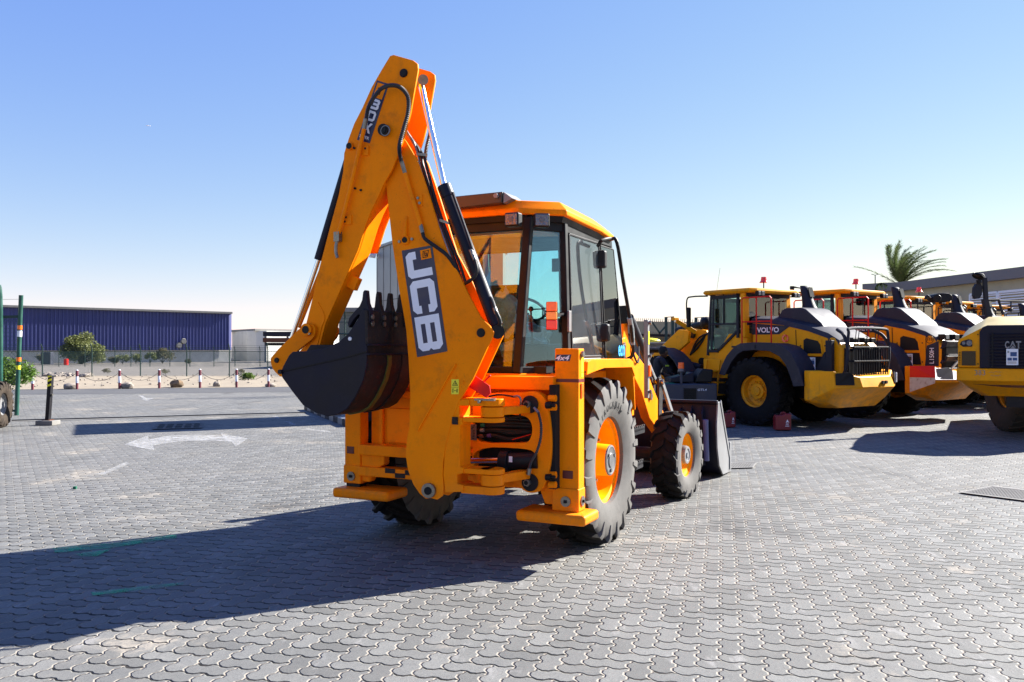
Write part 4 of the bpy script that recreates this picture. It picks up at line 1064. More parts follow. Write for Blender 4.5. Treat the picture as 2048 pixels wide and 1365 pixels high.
# slew cylinders
z0 = C(1000, 921, yC + .0).z
sc_ = MB(); a = C(1003, 921, yC + .01); e = C(1078, 921, yC + .03)
sc_.cyl(a, e, .068, seg=24); sc_.cyl(a + V((.0, 0, 0)), a + V((.075, 0, 0)), .083, seg=24); cyl_ = sc_.build('slew_cylinder', M['blackmetal'], car, bevel=.005)
b = MB(); b.cyl(C(930, 922, yC + .005), a, .024, seg=20); b.build('rod', M['chrome'], cyl_)
b = MB(); p = C(930, 922, yC + .005); b.cyl(p - V((0, 0, .05)), p + V((0, 0, .05)), .045, seg=16); b.cyl(p, C(942, 922, yC + .005), .038, seg=16); b.build('rod_eye', M['blackmetal'], cyl_)
b = MB(); p = C(1018, 913, yC - .06); b.bb((p.x, yC - .0640, p.z - .045), (p.x + .028, yC - .0585, p.z)); b.build('sticker', M['white'], cyl_)
# slew-pin lugs (carriage side)
sp = C(966, 870, yC - .20)
SX, SY = SLEW.x, SLEW.y
def zC(py): return onM(966, py, y=SY).z
for z_, h_ in ((823, .075), (958, .082)):
    zc = zC(z_); b = MB(); b.cyl((SX, SY, zc - h_ / 2), (SX, SY, zc + h_ / 2), .088, seg=28)
    b.prism([(SX, SY - .08, zc - h_ * .4), (SX, SY + .08, zc - h_ * .4), (SX + .06, yC + .04, zc - h_ * .4), (SX + .16, yC + .04, zc - h_ * .4), (SX + .16, yC - .0, zc - h_ * .4)], (0, 0, h_ * .8)); b.build('pin_lug', OR, car, bevel=.006)

# ---- slew post (kingpost)
def kp(px, py, d): return onB(px, py, d)
b = MB()
KZ = [(900, 840), (908, 812), (918, 800), (938, 800), (938, 812), (918, 812), (918, 836), (924, 838), (924, 850), (919, 852), (919, 934), (926, 936), (926, 947), (914, 950), (914, 968), (926, 971), (926, 984), (890, 986), (886, 950), (890, 888)]
for d0, w in ((-.10, .2),):
    b.prism([kp(x, y, d0) for x, y in KZ], bn_ * w)
for z_, h_ in ((804, .055), (839, .034), (941, .038), (978, .058)):
    zc = zC(z_); b.cyl((SX, SY, zc - h_ / 2), (SX, SY, zc + h_ / 2), .092, seg=28)
    b.prism([V((SX, SY, zc - h_ / 2)) - bn_ * .085, V((SX, SY, zc - h_ / 2)) + bn_ * .085, V((SX, SY, zc - h_ / 2)) + bn_ * .085 - bx_ * .22, V((SX, SY, zc - h_ / 2)) - bn_ * .085 - bx_ * .22], (0, 0, h_))
kpo = b.build('slew_post', OR, jcb, bevel=.006)
b = MB(); b.cyl((SX, SY, zC(800)), (SX, SY, zC(796)), .030, seg=14); b.build('slew_pin', M['steel'], kpo)
b = MB(); p = kp(925, 807, -.12); b.bb((SX - .10, SY - .1, zC(800)), (SX + .06, SY - .05, zC(796))); b.cyl(V((SX - .05, SY - .105, zC(802))), V((SX - .05, SY - .125, zC(802))), .012, seg=10); b.build('keeper_bolt', M['steel'], kpo)
b = MB(); p = kp(912, 835, -.11); b.box(kp(910, 842, -.108), (.045, .012, .055)); b.build('bolt_plate', M['wornsteel'], kpo)

# ---- boom
boomL = [(774, 300), (771, 330), (771, 358), (774, 391), (778, 428), (784, 483), (789, 520), (798, 580), (804, 612), (812, 660), (816.5, 716), (820, 786), (819.5, 803), (818, 856), (813, 882), (811, 911), (815.5, 940), (826, 969), (839, 988), (851, 998), (862, 997), (874, 1000), (884, 993), (887, 977), (885, 951), (886, 924), (892, 888), (905, 838), (918, 803), (946, 758), (985, 674), (987, 664), (979, 652), (962, 636), (937, 591), (921, 556), (906, 527), (893, 503), (882, 470), (870, 430), (858, 391), (845, 352), (833, 318), (812, 283), (795, 262), (776, 262)]
HB = .105
b = MB(); b.prism([onB(x, y, -HB) for x, y in boomL], bn_ * .022); boom = b.build('boom', OR, jcb, bevel=.004)
b = MB(); fr_ = [onB(x, y, -HB) + bn_ * (2 * HB - .022) for x, y in boomL]; b.prism(fr_, bn_ * .022); b.build('boom_plate', OR, boom, bevel=.004)
core = [(774, 300), (771, 358), (778, 428), (789, 520), (804, 612), (816.5, 716), (820, 800), (818, 856), (835, 880), (885, 860), (905, 800), (928, 750), (935, 690), (918, 620), (895, 560), (872, 500), (856, 440), (840, 380), (822, 330), (800, 290), (782, 290)]
b = MB(); b.prism([onB(x, y, -HB) + bn_ * .022 for x, y in core], bn_ * (2 * HB - .044)); b.build('boom_web', OR, boom)
b = MB(); q = [onB(x, y, -HB) for x, y in ((826, 857), (836, 864), (912, 742), (906, 739))]
# foot pin and other pins
def pin(px, py, d, r_o, r_i, mo, mi, nm, parent, th=.022):
    p = onB(px, py, d); k = MB(); k.cyl(p, p - bn_ * th, r_o, seg=28); o = k.build(nm, M[mo], parent, bevel=.003)
    k = MB(); k.cyl(p - bn_ * th, p - bn_ * (th + .006), r_i, seg=22); k.build('pin_end', M[mi], o); return o
pin(859.5, 981, -HB, .056, .030, 'steel', 'dark', 'foot_pin', boom, .03)
pin(962, 666, -HB, .034, .030, 'blackmetal', 'black', 'cylinder_pin', boom, .006)
pin(812, 481, -HB, .034, .022, 'orange', 'black', 'hose_clip_pin', boom, .02)
for (px, py) in ((837, 397), (840.5, 407), (800, 484), (825, 479)):
    k = MB(); p = onB(px, py, -HB); k.cyl(p, p - bn_ * .016, .011, seg=8); k.build('bolt', M['steel'], boom)
k = MB(); p = onB(835, 402, -HB); k.box(p, (.09, .012, .085)); k.build('hose_bracket', OR, boom)
# fold groove and rib
k = MB(); a_, c_ = onB(836, 862, -HB), onB(912, 728, -HB); k.bar(a_ - bn_ * .002, c_ - bn_ * .002, .012, .030, bn_); k.build('weld_rib', OR, boom, bevel=.003)
k = MB(); a_, c_ = onB(814, 433, -HB), onB(811, 474, -HB); k.tube([a_ , a_.lerp(c_, .3) - bn_ * .008, c_ - bn_ * .012], [.008, .014, .022], 8); k.build('pressed_rib', OR, boom)
for (px, py) in ((911, 754), (925.5, 765)):
    k = MB(); p = onB(px, py, -HB); k.cyl(p, p - bn_ * .008, .012, seg=12); k.build('grease_nipple', OR, boom)
# boom hard lines
k = MB(); pts = bez([onB(810, 347, -HB - .035), onB(822, 390, -HB - .03), onB(832, 420, -HB - .03), onB(841, 452, -HB - .03)], 5); k.tube(pts, .017, 8); k.build('hard_line', OR, boom)
k = MB(); k.tube([onB(803, 323, -HB - .06), onB(810, 347, -HB - .035)], .016, 8); k.tube([onB(841, 450, -HB - .03), onB(845, 466, -HB - .03)], .016, 8); k.build('hose_fitting', M['steel'], boom)
k = MB(); k.tube(bez([onB(845, 466, -HB - .03), onB(850, 478, -HB - .03), onB(872, 494, -HB - .03), onB(893, 510, -HB - .02), onB(907, 528, -HB + .0), onB(918, 545, -HB + .03)], 6), .0145, 8); k.build('hose', M['hose'], boom)
for ofs, rr in ((0, .012), (6, .012), (13, .012)):
    k = MB(); k.tube(bez([onB(812 + ofs * .6, 262 + ofs, -.05 + ofs * .006), onB(832 + ofs, 296 + ofs, -.05), onB(842 + ofs, 340, -.05), onB(862 + ofs * .8, 405, -.05), onB(885 + ofs * .8, 470, -.06), onB(903 + ofs, 520, -.05), onB(918 + ofs, 565, -.04)], 7), rr, 7); k.build('hose', M['hose'] if ofs else M['steel'], boom)
for q_ in ((834, 309, 853, 311), (880, 441, 899, 447)):
    k = MB(); k.bar(onB(q_[0], q_[1], -.06), onB(q_[2], q_[3], -.06), .03, .02); k.build('hose_clamp', M['steel'], boom)
for j, (d_, x_) in enumerate(((-.02, 0), (.03, 5))):
    k = MB(); k.tube(bez([onB(918 + x_, 565, d_), onB(924 + x_, 600, d_), onB(915 + x_, 560, d_), onB(935 + x_, 520, d_)], 6)[:12], .014, 8); k.build('hose', M['hose'], boom)

def quadmap(c00, c10, c11, c01):
    """corners of a decal: start-bottom, end-bottom, end-top, start-top"""
    return V(c00), V(c10) - V(c00), V(c01) - V(c00)
# the big decal: text reads downwards
dp = -HB - .002
c_sb, c_st, c_et, c_eb = onB(803.5, 502, dp), onB(864.5, 490.8, dp), onB(895, 703, dp), onB(834.6, 715, dp)
k = MB(); k.prism([c_sb, c_st, c_et, c_eb], -bn_ * .0015); dec = k.build('name_decal', M['decalblue'], boom, smooth=0)
ux = ((c_eb - c_sb) + (c_et - c_st)) / 2; uy = ((c_st - c_sb) + (c_et - c_eb)) / 2
o_ = c_sb + ux * .035 + uy * .10 - bn_ * .003
k = MB(); put_block(k, 'JCB', o_, ux * .93, uy * .80, .10); k.build('decal_lettering', M['white'], dec, smooth=0, recalc=False)
k = MB(); s_ = c_sb + ux * .035 + uy * .60 - bn_ * .0032; k.prism([s_, s_ + uy * .34, s_ + uy * .34 + ux * .09, s_ + ux * .09], -bn_ * .0008); lg = k.build('logo_patch', OR, dec, smooth=0)
k = MB(); s2 = s_ - bn_ * .0016; F_ = lambda a, c: s2 + ux * .09 * a + uy * .34 * c
k.prism([F_(.15, .25), F_(.85, .15), F_(.85, .62), F_(.15, .85)], -bn_ * .0005, [[F_(.21, .31), F_(.79, .22), F_(.79, .57), F_(.21, .77)]])
put_block(k, 'JCB', F_(.27, .36) - bn_ * .0006, ux * .09 * .46, uy * .34 * .26, .1); k.build('logo_mark', M['black'], lg, smooth=0)
# warning sticker
k = MB(); a_ = [onB(903, 759, dp), onB(918, 759, dp), onB(917.5, 789, dp), onB(902.5, 789, dp)]; k.prism(a_, -bn_ * .0012); st = k.build('warning_sticker', M['sticker'], boom, smooth=0)
k = MB(); F_ = lambda a, c: a_[0] + (a_[1] - a_[0]) * a + (a_[3] - a_[0]) * c - bn_ * .002
k.prism([F_(.5, .07), F_(.88, .42), F_(.12, .42)], -bn_ * .0005, [[F_(.5, .15), F_(.76, .38), F_(.24, .38)]]); k.prism([F_(.40, .34), F_(.60, .34), F_(.55, .22), F_(.5, .26)], -bn_ * .0005)
k.prism([F_(.05, .52), F_(.95, .52), F_(.95, .54), F_(.05, .54)], -bn_ * .0005); k.prism([F_(.15, .62), F_(.3, .62), F_(.3, .88), F_(.15, .88)], -bn_ * .0005, [[F_(.19, .66), F_(.26, .66), F_(.26, .84), F_(.19, .84)]]); k.prism([F_(.38, .74), F_(.66, .74), F_(.66, .77), F_(.38, .77)], -bn_ * .0005); k.prism([F_(.72, .62), F_(.84, .62), F_(.84, .88), F_(.72, .88)], -bn_ * .0005); k.build('sticker_symbol', M['black'], st, smooth=0)

# ---- boom cylinder hidden between plates, dipper cylinder on top
k = MB(); lo, hi = onB(993, 652, .0), onB(888, 372, .0); k.cyl(lo, hi, .050, seg=24); k.cyl(hi, hi + (lo - hi).normalized() * .10, .056, seg=24); dc = k.build('dipper_cylinder', M['navy'], jcb, bevel=.004)
k = MB(); top_ = onB(841, 166, .0); k.cyl(hi, top_, .0245, seg=20); k.build('rod', M['chrome'], dc)
k = MB(); k.cyl(onB(846, 160, -.05), onB(846, 160, .05), .040, seg=18); k.cyl(top_, onB(835, 172, -.0), .03, seg=14); k.build('rod_eye', M['steel'], dc)
k = MB(); k.cyl(onB(995, 664, -.06), onB(995, 664, .06), .052, seg=18); k.cyl(lo, onB(995, 664), .04, seg=12); k.build('base_eye', M['blackmetal'], dc)
k = MB(); k.tube(bez([onB(905, 385, -.065), onB(930, 455, -.065), onB(950, 515, -.068), onB(956, 535, -.07)], 6), .012, 8); k.build('hard_line', M['navy'], dc)
k = MB(); k.cyl(onB(942, 500, -.07), onB(950, 520, -.075), .017, seg=10); k.cyl(onB(989, 616, -.07), onB(993, 628, -.07), .016, seg=10); k.build('hose_fitting', M['steel'], dc)
k = MB(); k.tube(bez([onB(950, 520, -.075), onB(954, 540, -.09), onB(947, 556, -.09), onB(931, 567, -.06), onB(925, 570, -.03)], 7), .014, 8); k.build('hose', M['hose'], dc)
k = MB(); k.tube(bez([onB(970, 586, .03), onB(983, 600, -.03), onB(990, 620, -.07), onB(999, 640, -.07), onB(998, 652, -.04), onB(988, 648, .0)], 7), .014, 8); k.build('hose', M['hose'], dc)
# red boom lock
k = MB(); 
for d_ in (-.035, .035):
    k.prism([onB(x, y, d_) for x, y in ((938, 752), (950, 752), (979, 772), (981, 787), (973, 797), (962, 790), (930, 770))], bn_ * .012)
k.tube([onB(964, 768, .0), onB(981, 751, .0)], .008, 6); k.build('boom_lock', M['red'], jcb, bevel=.003)

# ---- dipper (outer arm)
HD = .150
dipL = [(780, 112), (787, 110), (826, 121), (835, 128), (836, 140), (828, 185), (821, 225), (812, 262), (800, 300), (784, 340), (768, 367), (757, 392), (741, 425), (731, 451), (716, 500), (696, 545), (676, 591), (651, 647), (640, 690), (632, 712), (612, 706), (610, 680), (606, 664), (612, 648), (622, 608), (636, 545), (648, 500), (661, 450), (677, 391), (686, 344), (688, 307), (697, 278), (708, 248), (725, 215), (743, 175), (763, 140)]
k = MB(); k.prism([onB(x, y, -HD) for x, y in dipL], bn_ * .020); dip = k.build('dipper', OR, jcb, bevel=.004)
k = MB(); k.prism([onB(x, y, -HD) + bn_ * (2 * HD - .02) for x, y in dipL[:14] + [(716, 500), (640, 500), (648, 480)] + dipL[27:]], bn_ * .020); k.build('dipper_plate', OR, dip, bevel=.004)
dw_ = [(768, 367), (757, 392), (741, 425), (731, 451), (716, 500), (696, 545), (676, 591), (651, 647), (640, 690), (632, 712), (612, 706), (610, 680), (606, 664), (612, 648), (622, 608), (636, 545), (661, 450), (677, 391), (686, 344), (700, 330), (730, 330), (760, 345)]
k = MB(); k.prism([onB(x, y, -HD) + bn_ * .02 for x, y in dw_], bn_ * (.175)); k.build('dipper_box', OR, dip, bevel=.012)
dw2 = [(748, 405), (728, 455), (716, 500), (700, 540), (676, 540), (690, 480), (715, 420)]
k = MB(); k.bar(onB(700, 547, -HD + .10), onB(690, 570, -HD + .10), .22, .06, bn_); k.build('wear_guide', OR, dip, bevel=.004)
pin(771, 262, -HD, .045, .032, 'blackmetal', 'black', 'pivot_pin', dip, .045)
k = MB(); p = onB(771, 262, -HD - .045); k.lathe([(.0, .034), (.008, .034), (.008, .040), (0, .041)], p, -bn_, 24); k.build('pin_ring', M['lightgrey'], dip)
pin(808, 147, -HD, .033, .028, 'blackmetal', 'black', 'rod_pin', dip, .012)
pin(701, 293.5, -HD, .030, .024, 'orange', 'black', 'bucket_cylinder_pin', dip, .02)
for px, py in ((732, 298), (709.5, 297), (693.5, 435.5), (691, 444), (711, 377.5), (722.5, 381)):
    k = MB(); p = onB(px, py, -HD); k.cyl(p, p - bn_ * .014, .009, seg=8); k.build('bolt', M['blackmetal'], dip)
for px, py in ((730, 302), (696, 440)):
    k = MB(); p = onB(px, py, -HD - .004); k.box(p, (.07, .014, .075)); k.build('hose_bracket', OR, dip)
k = MB(); hl = [onB(x, y, -HD - .035) for x, y in ((728, 258), (721, 290), (707, 350), (690, 420), (676, 470))]; k.tube(hl, .0165, 10); k.build('hard_line', OR, dip)
k = MB(); k.tube([onB(732, 238, -HD - .04), onB(728, 258, -HD - .035)], .018, 10); k.box(onB(675.5, 474, -HD - .03), (.05, .04, .075)); k.tube(bez([onB(674, 480, -HD - .035), onB(672, 495, -HD - .04), onB(672, 505, -HD - .04), onB(675, 516, -HD - .04)], 4), .013, 8); k.build('hose_fitting', M['steel'], dip)
k = MB(); hp = bez([onB(732, 240, -HD - .04), onB(737, 215, -HD - .05), onB(748, 195, -HD - .07), onB(764, 177, -HD - .08), onB(785, 171, -HD - .09), onB(803, 177, -HD - .09), onB(816, 196, -HD - .08), onB(816, 225, -HD - .07), onB(808, 255, -HD - .07), onB(800, 285, -HD - .06), onB(799, 305, -HD - .03), onB(803, 325, -HB - .06)], 16); k.tube(hp, .0175, 10, ridge=.74); k.build('ribbed_hose', M['conduit'], dip)
k = MB(); hp = bez([onB(855, 215, .17), onB(861, 240, .19), onB(860, 265, .19), onB(852, 300, .18), onB(850, 330, .16)], 22); k.tube(hp, .016, 8, ridge=.74); k.build('ribbed_hose', M['conduit'], dip)
k = MB(); k.tube(bez([onB(650 - 3, 604, -HD - .002), onB(640 - 4, 605, -HD - .002), onB(645, 622, -HD - .002), onB(649, 638, -HD - .002), onB(643, 655, -HD - .002), onB(636, 685, -HD - .002), onB(629, 700, -HD - .002)], 4)[4:], .006, 5); k.build('weld_bead', OR, dip)
# dipper decal, text reads downwards
dd = -HD - .0015
a0, a1, a2, a3 = onB(754, 161, dd), onB(778, 168.5, dd), onB(739.5, 287, dd), onB(714, 280, dd)   # start-bottom(left), start-top(right), end-top, end-bottom
k = MB(); k.prism([a0, a1, a2, a3], -bn_ * .0012); d3 = k.build('model_decal', M['decalblue'], dip, smooth=0)
ux = a3 - a0; uy = a1 - a0; F_ = lambda a, c: a0 + ux * a + uy * c - bn_ * .0024
k = MB(); k.prism([F_(.03, .13), F_(.03, .87), F_(.27, .87), F_(.27, .13)], -bn_ * .0006); k.build('logo_patch', OR, d3, smooth=0)
k = MB()
for i_, ch_ in enumerate('3DX'): put_block(k, ch_, F_(.455 + .195 * i_, .17) - bn_ * .0003, uy * .66, -ux * .165, .1)
put_text(k, 'SUPER', F_(.945, .10) - bn_ * .0003, uy * .80, -ux * .05, .015); k.build('decal_lettering', M['white'], d3, smooth=0)
k = MB(); put_block(k, 'JCB', F_(.10, .3) - bn_ * .0012, ux * .11, uy * .3, .1); k.build('logo_mark', M['black'], d3, smooth=0)
# bucket cylinder behind the dipper
k = MB(); hi, lo = onB(703, 300, .0 - .02), onB(637, 520, -.02); k.cyl(hi, lo, .036, seg=20); bc = k.build('bucket_cylinder', M['navy'], jcb)
k = MB(); k.cyl(lo, onB(583, 678, -.02), .019, seg=16); k.build('rod', M['chrome'], bc)
k = MB(); k.bar(onB(650, 522, .04), onB(597, 655, .04), .03, .02, bn_); k.build('guard_strip', OR, bc)

# ---- tipping links
lk = [(603, 653), (541.5, 713), (541, 728), (547, 742), (563, 757), (570, 745), (575, 722), (590, 706), (612, 688), (622, 681), (629, 672), (631, 658), (626, 649), (614, 646)]
for d_ in (-.185, .125):
    k = MB(); k.prism([onB(x, y, -.185) + bn_ * (d_ + .185) for x, y in rounded(lk, 3)], bn_ * .03); tl_ = k.build('tipping_link', OR, jcb, bevel=.004)
    if d_ < 0:
        pin(615, 660, -.185, .050, .030, 'orange', 'black', 'link_pin', tl_, .025)
        pin(554, 721, -.185, .022, .020, 'blackmetal', 'black', 'link_pin', tl_, .006)
        k = MB(); p = onB(621, 668, -.21); k.cyl(p, p - bn_ * .02, .009, seg=8); k.build('bolt', M['steel'], tl_)
# ---- digging bucket
WB = .38; NV = M['navy']
def bk(x, y, d): return onB(x, y, -WB) + bn_ * (d + WB)
side = [(726, 617), (731.5, 622), (733, 660), (733.3, 708), (733, 731), (726, 761), (718, 779), (709, 797), (693, 819), (676, 829), (655, 833.5), (631, 826), (606, 811), (587, 787), (564.5, 756), (562, 744), (566, 733), (578, 711), (585, 704), (609, 703), (632, 700), (654, 696), (676, 685), (696, 668), (716, 638)]
for d_ in (-WB, WB - .02):
    k = MB(); k.prism([bk(x, y, d_) for x, y in side], bn_ * .02); sdp = k.build('bucket_side' if d_ > 0 else 'digging_bucket', NV, jcb if d_ < 0 else bkt, bevel=.004)
    if d_ < 0: bkt = sdp
shell = [(731.5, 622), (733, 660), (733.3, 708), (733, 731), (726, 761), (718, 779), (709, 797), (693, 819), (676, 829), (655, 833.5), (631, 826), (606, 811), (587, 787), (564.5, 756), (562, 744), (578, 711)]
k = MB(); inn = []
cx, cy = 655, 740
for x, y in shell:
    dx, dy = cx - x, cy - y; L = hypot(dx, dy); inn.append((x + dx / L * 5, y + dy / L * 5))
k.prism([bk(x, y, -WB + .02) for x, y in shell + inn[::-1]], bn_ * (2 * WB - .04)); k.build('bucket_shell', M['wornsteel'], bkt, smooth=40)
k = MB(); k.prism([bk(x, y, -WB - .006) for x, y in ((730, 619), (735.5, 622), (736.5, 688), (731.5, 688))], bn_ * (2 * WB + .012)); k.build('cutting_edge', M['wornsteel'], bkt, bevel=.003)
k = MB(); k.bar(bk(736, 690, -WB), bk(736, 690, WB), .02, .015, (0, 0, 1)); k.bar(bk(736.5, 709, -WB), bk(736.5, 709, WB), .03, .012, (0, 0, 1)); k.build('shell_seam', NV, bkt, bevel=.003)
for d0 in (-.08, .14, ):
    k = MB(); pts = [(735, 712), (735, 731), (728, 762), (720, 780), (711, 799), (695, 821), (677, 831.5), (655, 836)]
    pi_ = [(x - 6, y - 3) for x, y in pts]
    k.prism([bk(x, y, d0) for x, y in pts + pi_[::-1]], bn_ * .055); k.build('wear_strip', M['weldyellow'] if d0 < 0 else M['wornsteel'], bkt)
for i in range(5):
    d_ = -WB + .012 + i * (2 * WB - .08) / 4
    k = MB(); t0 = d_
    base = [(733, 655), (729, 655), (724, 630), (719, 622), (723, 611), (725, 592), (726.5, 582), (729, 580.5), (731, 583), (732.5, 606), (737, 622), (738, 640)]
    if i == 0: base = [(733, 655), (729, 640), (715, 629), (705, 640), (695.5, 656), (693, 648), (696, 636), (706, 624), (717, 612), (722, 600), (724, 584), (727, 580), (729.5, 581), (732, 606), (737, 620), (738, 640)]
    k.prism([bk(x, y, d_) for x, y in base], bn_ * .055); to = k.build('tooth', M['wornsteel'] if i else NV, bkt, bevel=.005)
    k = MB()
    for py in (634, 647.5):
        p = bk(738, py, d_ + .03); k.cyl(p, p + bx_ * .012, .019, seg=12)
    k.build('tooth_bolts', M['steel'], to)
k = MB(); p = bk(700.5, 678, -WB); k.cyl(p, p - bn_ * .008, .014, seg=14); k.build('side_bolt', M['white'], bkt)
k = MB(); k.bar(bk(567, 743, -WB - .002), bk(690, 716, -WB - .002), .006, .012, bn_); k.bar(bk(690, 716, -WB - .002), bk(733, 704, -WB - .002), .006, .012, bn_); k.build('side_rib', M['black'], bkt)
k = MB(); k.cyl(bk(562, 744, -WB - .02), bk(562, 744, -WB), .018, seg=12); k.build('hinge_pin', M['blackmetal'], bkt)
for d_ in (-.19, .13):
    k = MB(); k.prism([bk(x, y, d_) for x, y in ((566, 733), (578, 711), (592, 690), (640, 690), (654, 696), (640, 720), (600, 730))], bn_ * .03); k.build('hinge_ear', NV, bkt)

# ---- lower cab skirt with stripe
SK = MB()
sk = [(-.84, -.20), (-.50, -.70), (.50, -.70), (.84, -.30), (.84, .55), (-.84, .55)]
SK.prism([(x, y, 1.30) for x, y in sk], (0, 0, .175)); cabp = SK.build('cab_skirt', OR, jcb, bevel=.015)
k = MB()
def strip(p, q, z0_, z1_, th=.003):
    p, q = V((*p, 0)), V((*q, 0)); d = (q - p).normalized(); n = V((d.y, -d.x, 0)); k.prism([p + n * .0005 + V((0, 0, z0_)), q + n * .0005 + V((0, 0, z0_)), q + n * .0005 + V((0, 0, z1_)), p + n * .0005 + V((0, 0, z1_))], n * th)
strip((-.46, -.70), (.50, -.70), 1.332, 1.356); k.build('red_stripe', M['redstripe'], cabp, smooth=0)
k = MB(); strip((.50, -.70), (.82, -.324), 1.332, 1.356); k.build('red_stripe', M['redstripe'], cabp, smooth=0)
k = MB(); k.cyl((.36, -.70, 1.405), (.36, -.708, 1.405), .016, seg=12); k.build('plug', M['black'], cabp)

# ---- cab
cz0, cz1 = 1.475, 2.78
bot = [(.49, -.66), (.76, -.26), (.76, .62), (.76, 1.22), (-.76, 1.22), (-.76, -.26), (-.49, -.66)]
top = [(.52, -.50), (.71, -.22), (.71, .60), (.71, .98), (-.71, .98), (-.71, -.22), (-.52, -.50)]
bz = [cz0 + .0, cz0 + .0, cz0 + .06, cz0 + .02, cz0 + .02, cz0, cz0]
def cp(i, t, ins=0.0):
    x = bot[i][0] + (top[i][0] - bot[i][0]) * t; y = bot[i][1] + (top[i][1] - bot[i][1]) * t; return V((x, y, cz0 + (cz1 - cz0) * t))
CB = MB()
for i in range(7):
    w = .075 if i in (0, 1, 5, 6) else .055
    if i in (2,): w = .05
    CB.bar(cp(i, 0), cp(i, 1), w, w * .9, (0, 1, 0))
for i in range(7):
    j = (i + 1) % 7
    CB.bar(cp(i, .02), cp(j, .02), .05, .06); CB.bar(cp(i, .965), cp(j, .965), .055, .12)
cab = CB.build('cab_frame', M['black'], jcb, bevel=.01)
def pane(i, j, m, t0=.05, t1=.93, s0=.06, s1=.94, name='window', off=0.0, par=None):
    A, Bq, Cq, D = cp(i, t0), cp(j, t0), cp(j, t1), cp(i, t1)
    f = lambda a, c: (A.lerp(Bq, a)).lerp(D.lerp(Cq, a), c)
    q = [f(s0, 0), f(s1, 0), f(s1, 1), f(s0, 1)]; n = (q[1] - q[0]).cross(q[3] - q[0]).normalized()
    ctr = sum((cp(k_, .5) for k_ in range(7)), V()) / 7
    if n.dot(q[0] - ctr) < 0: n = -n
    q = [p + n * off for p in q]
    k = MB(); k.prism(q, n * .006); return k.build(name, M[m], par or cab, smooth=0), q, n
w_, q, n = pane(6, 0, 'glass', .03, .90, name='rear_window')
pane(0, 1, 'glass', .03, .93, name='quarter_window')
pane(5, 6, 'glass', name='quarter_window')
pane(4, 5, 'glass_dusty', name='side_window'); pane(3, 4, 'glass', name='windscreen')
sw_, q, n = pane(1, 2, 'glass_dusty', .10, .91, .05, .97, name='side_window', off=.035)
k = MB()
for a_, c_ in ((0, 1), (1, 2), (2, 3), (3, 0)): k.bar(q[a_], q[c_], .028, .022)
k.build('window_frame', M['blackmetal'], sw_, bevel=.006)
w2, q2, n2 = pane(2, 3, 'glass_dusty' if False else 'glass', .02, .90, .04, .97, name='door_glass', off=.04)
k = MB()
for a_, c_ in ((0, 1), (1, 2), (2, 3), (3, 0)): k.bar(q2[a_], q2[c_], .02, .016)
k.build('window_frame', M['black'], w2, bevel=.004)
for t_ in (.80, .27):
    k = MB(); p = cp(2, t_) + V((.06, -.01, 0)); k.box(p, (.09, .085, .17)); hg = k.build('hinge_cover', M['blackmetal'], cab, bevel=.025)
k = MB(); p = cp(1, .18) + V((.05, .03, 0)); k.bar(p + V((0, 0, -.08)), p + V((.0, .10, -.08)), .04, .04); k.build('door_catch', M['black'], cab, bevel=.01)
k = MB(); p = cp(1, .28) + V((.05, -.03, .0)); k.box(p + V((.0, 0, .07)), (.02, .06, .18)); k.build('number_lamp', M['lightgrey'], cab, bevel=.006)
k = MB(); k.bb((.765, -.24, cz0 - .02), (.80, .62, cz0 + .12)); k.bb((.765, .62, cz0 - .02), (.79, 1.2, cz0 + .08)); k.build('side_sill', M['lightgrey'], cab, bevel=.01)
# roof: chamfered slab with drooping front
rb = [(.47, -.60), (.80, -.34), (.80, .55), (.78, .96), (.66, 1.06), (-.66, 1.06), (-.78, .96), (-.80, .55), (-.80, -.34), (-.47, -.60)]
def rz_(y, z): return z - max(0, y - .1) * .075
R0 = [V((x, y, rz_(y, 2.80))) for x, y in rb]; R1 = [V((x * 1.0, y, rz_(y, 2.845))) for x, y in rb]; R2 = [V((x * .90, y * .90, rz_(y, 2.925))) for x, y in rb]; R3 = [V((x * .6, y * .6, rz_(y, 2.945))) for x, y in rb]
k = MB(); k.loft([R0, R1, R2, R3], True); rf_ = k.build('roof', OR, cab, bevel=.012, smooth=30)
k = MB(); k.loft([[V((p.x * .93, p.y * .93, p.z - .05)) for p in R0], [V((p.x * .95, p.y * .95, p.z)) for p in R0]], True); k.build('roof_lining', M['black'], rf_)
k = MB(); k.prism([(-.80, -.66, 2.85), (.34, -.66, 2.89), (.35, -.66, 2.985), (-.80, -.66, 2.97)], (0, .30, 0)); k.build('roof_box', mat('brown_grey_metal', (.085, .06, .05), .5, var=.1), rf_, bevel=.01)
k = MB(); k.cyl((.30, -.662, 2.95), (.30, -.69, 2.95), .02, seg=12); k.prism([(.35, -.64, 2.89), (.42, -.62, 2.93), (.35, -.64, 2.985)], (0, .25, 0)); k.build('box_bracket', M['lightgrey'], rf_)
# work lamps
for (x, y, rz) in ((.47, -.70, 0), (.66, -.56, .5)):
    k = MB(); RM = Matrix.Rotation(rz, 3, 'Z'); k.box((x, y, 2.735), (.13, .085, .115), RM); wl_ = k.build('work_lamp', M['black'], cab, bevel=.016, segs=3)
    k = MB(); k.box(V((x, y, 2.735)) + RM @ V((0, -.044, 0)), (.105, .006, .09), RM); k.build('lens', M['lamp'], wl_, bevel=.008)
    k = MB(); k.cyl(V((x, y, 2.735)) + RM @ V((0, -.045, 0)), V((x, y, 2.735)) + RM @ V((0, -.052, 0)), .024, .018, 14); k.build('bulb', M['hub'], wl_)
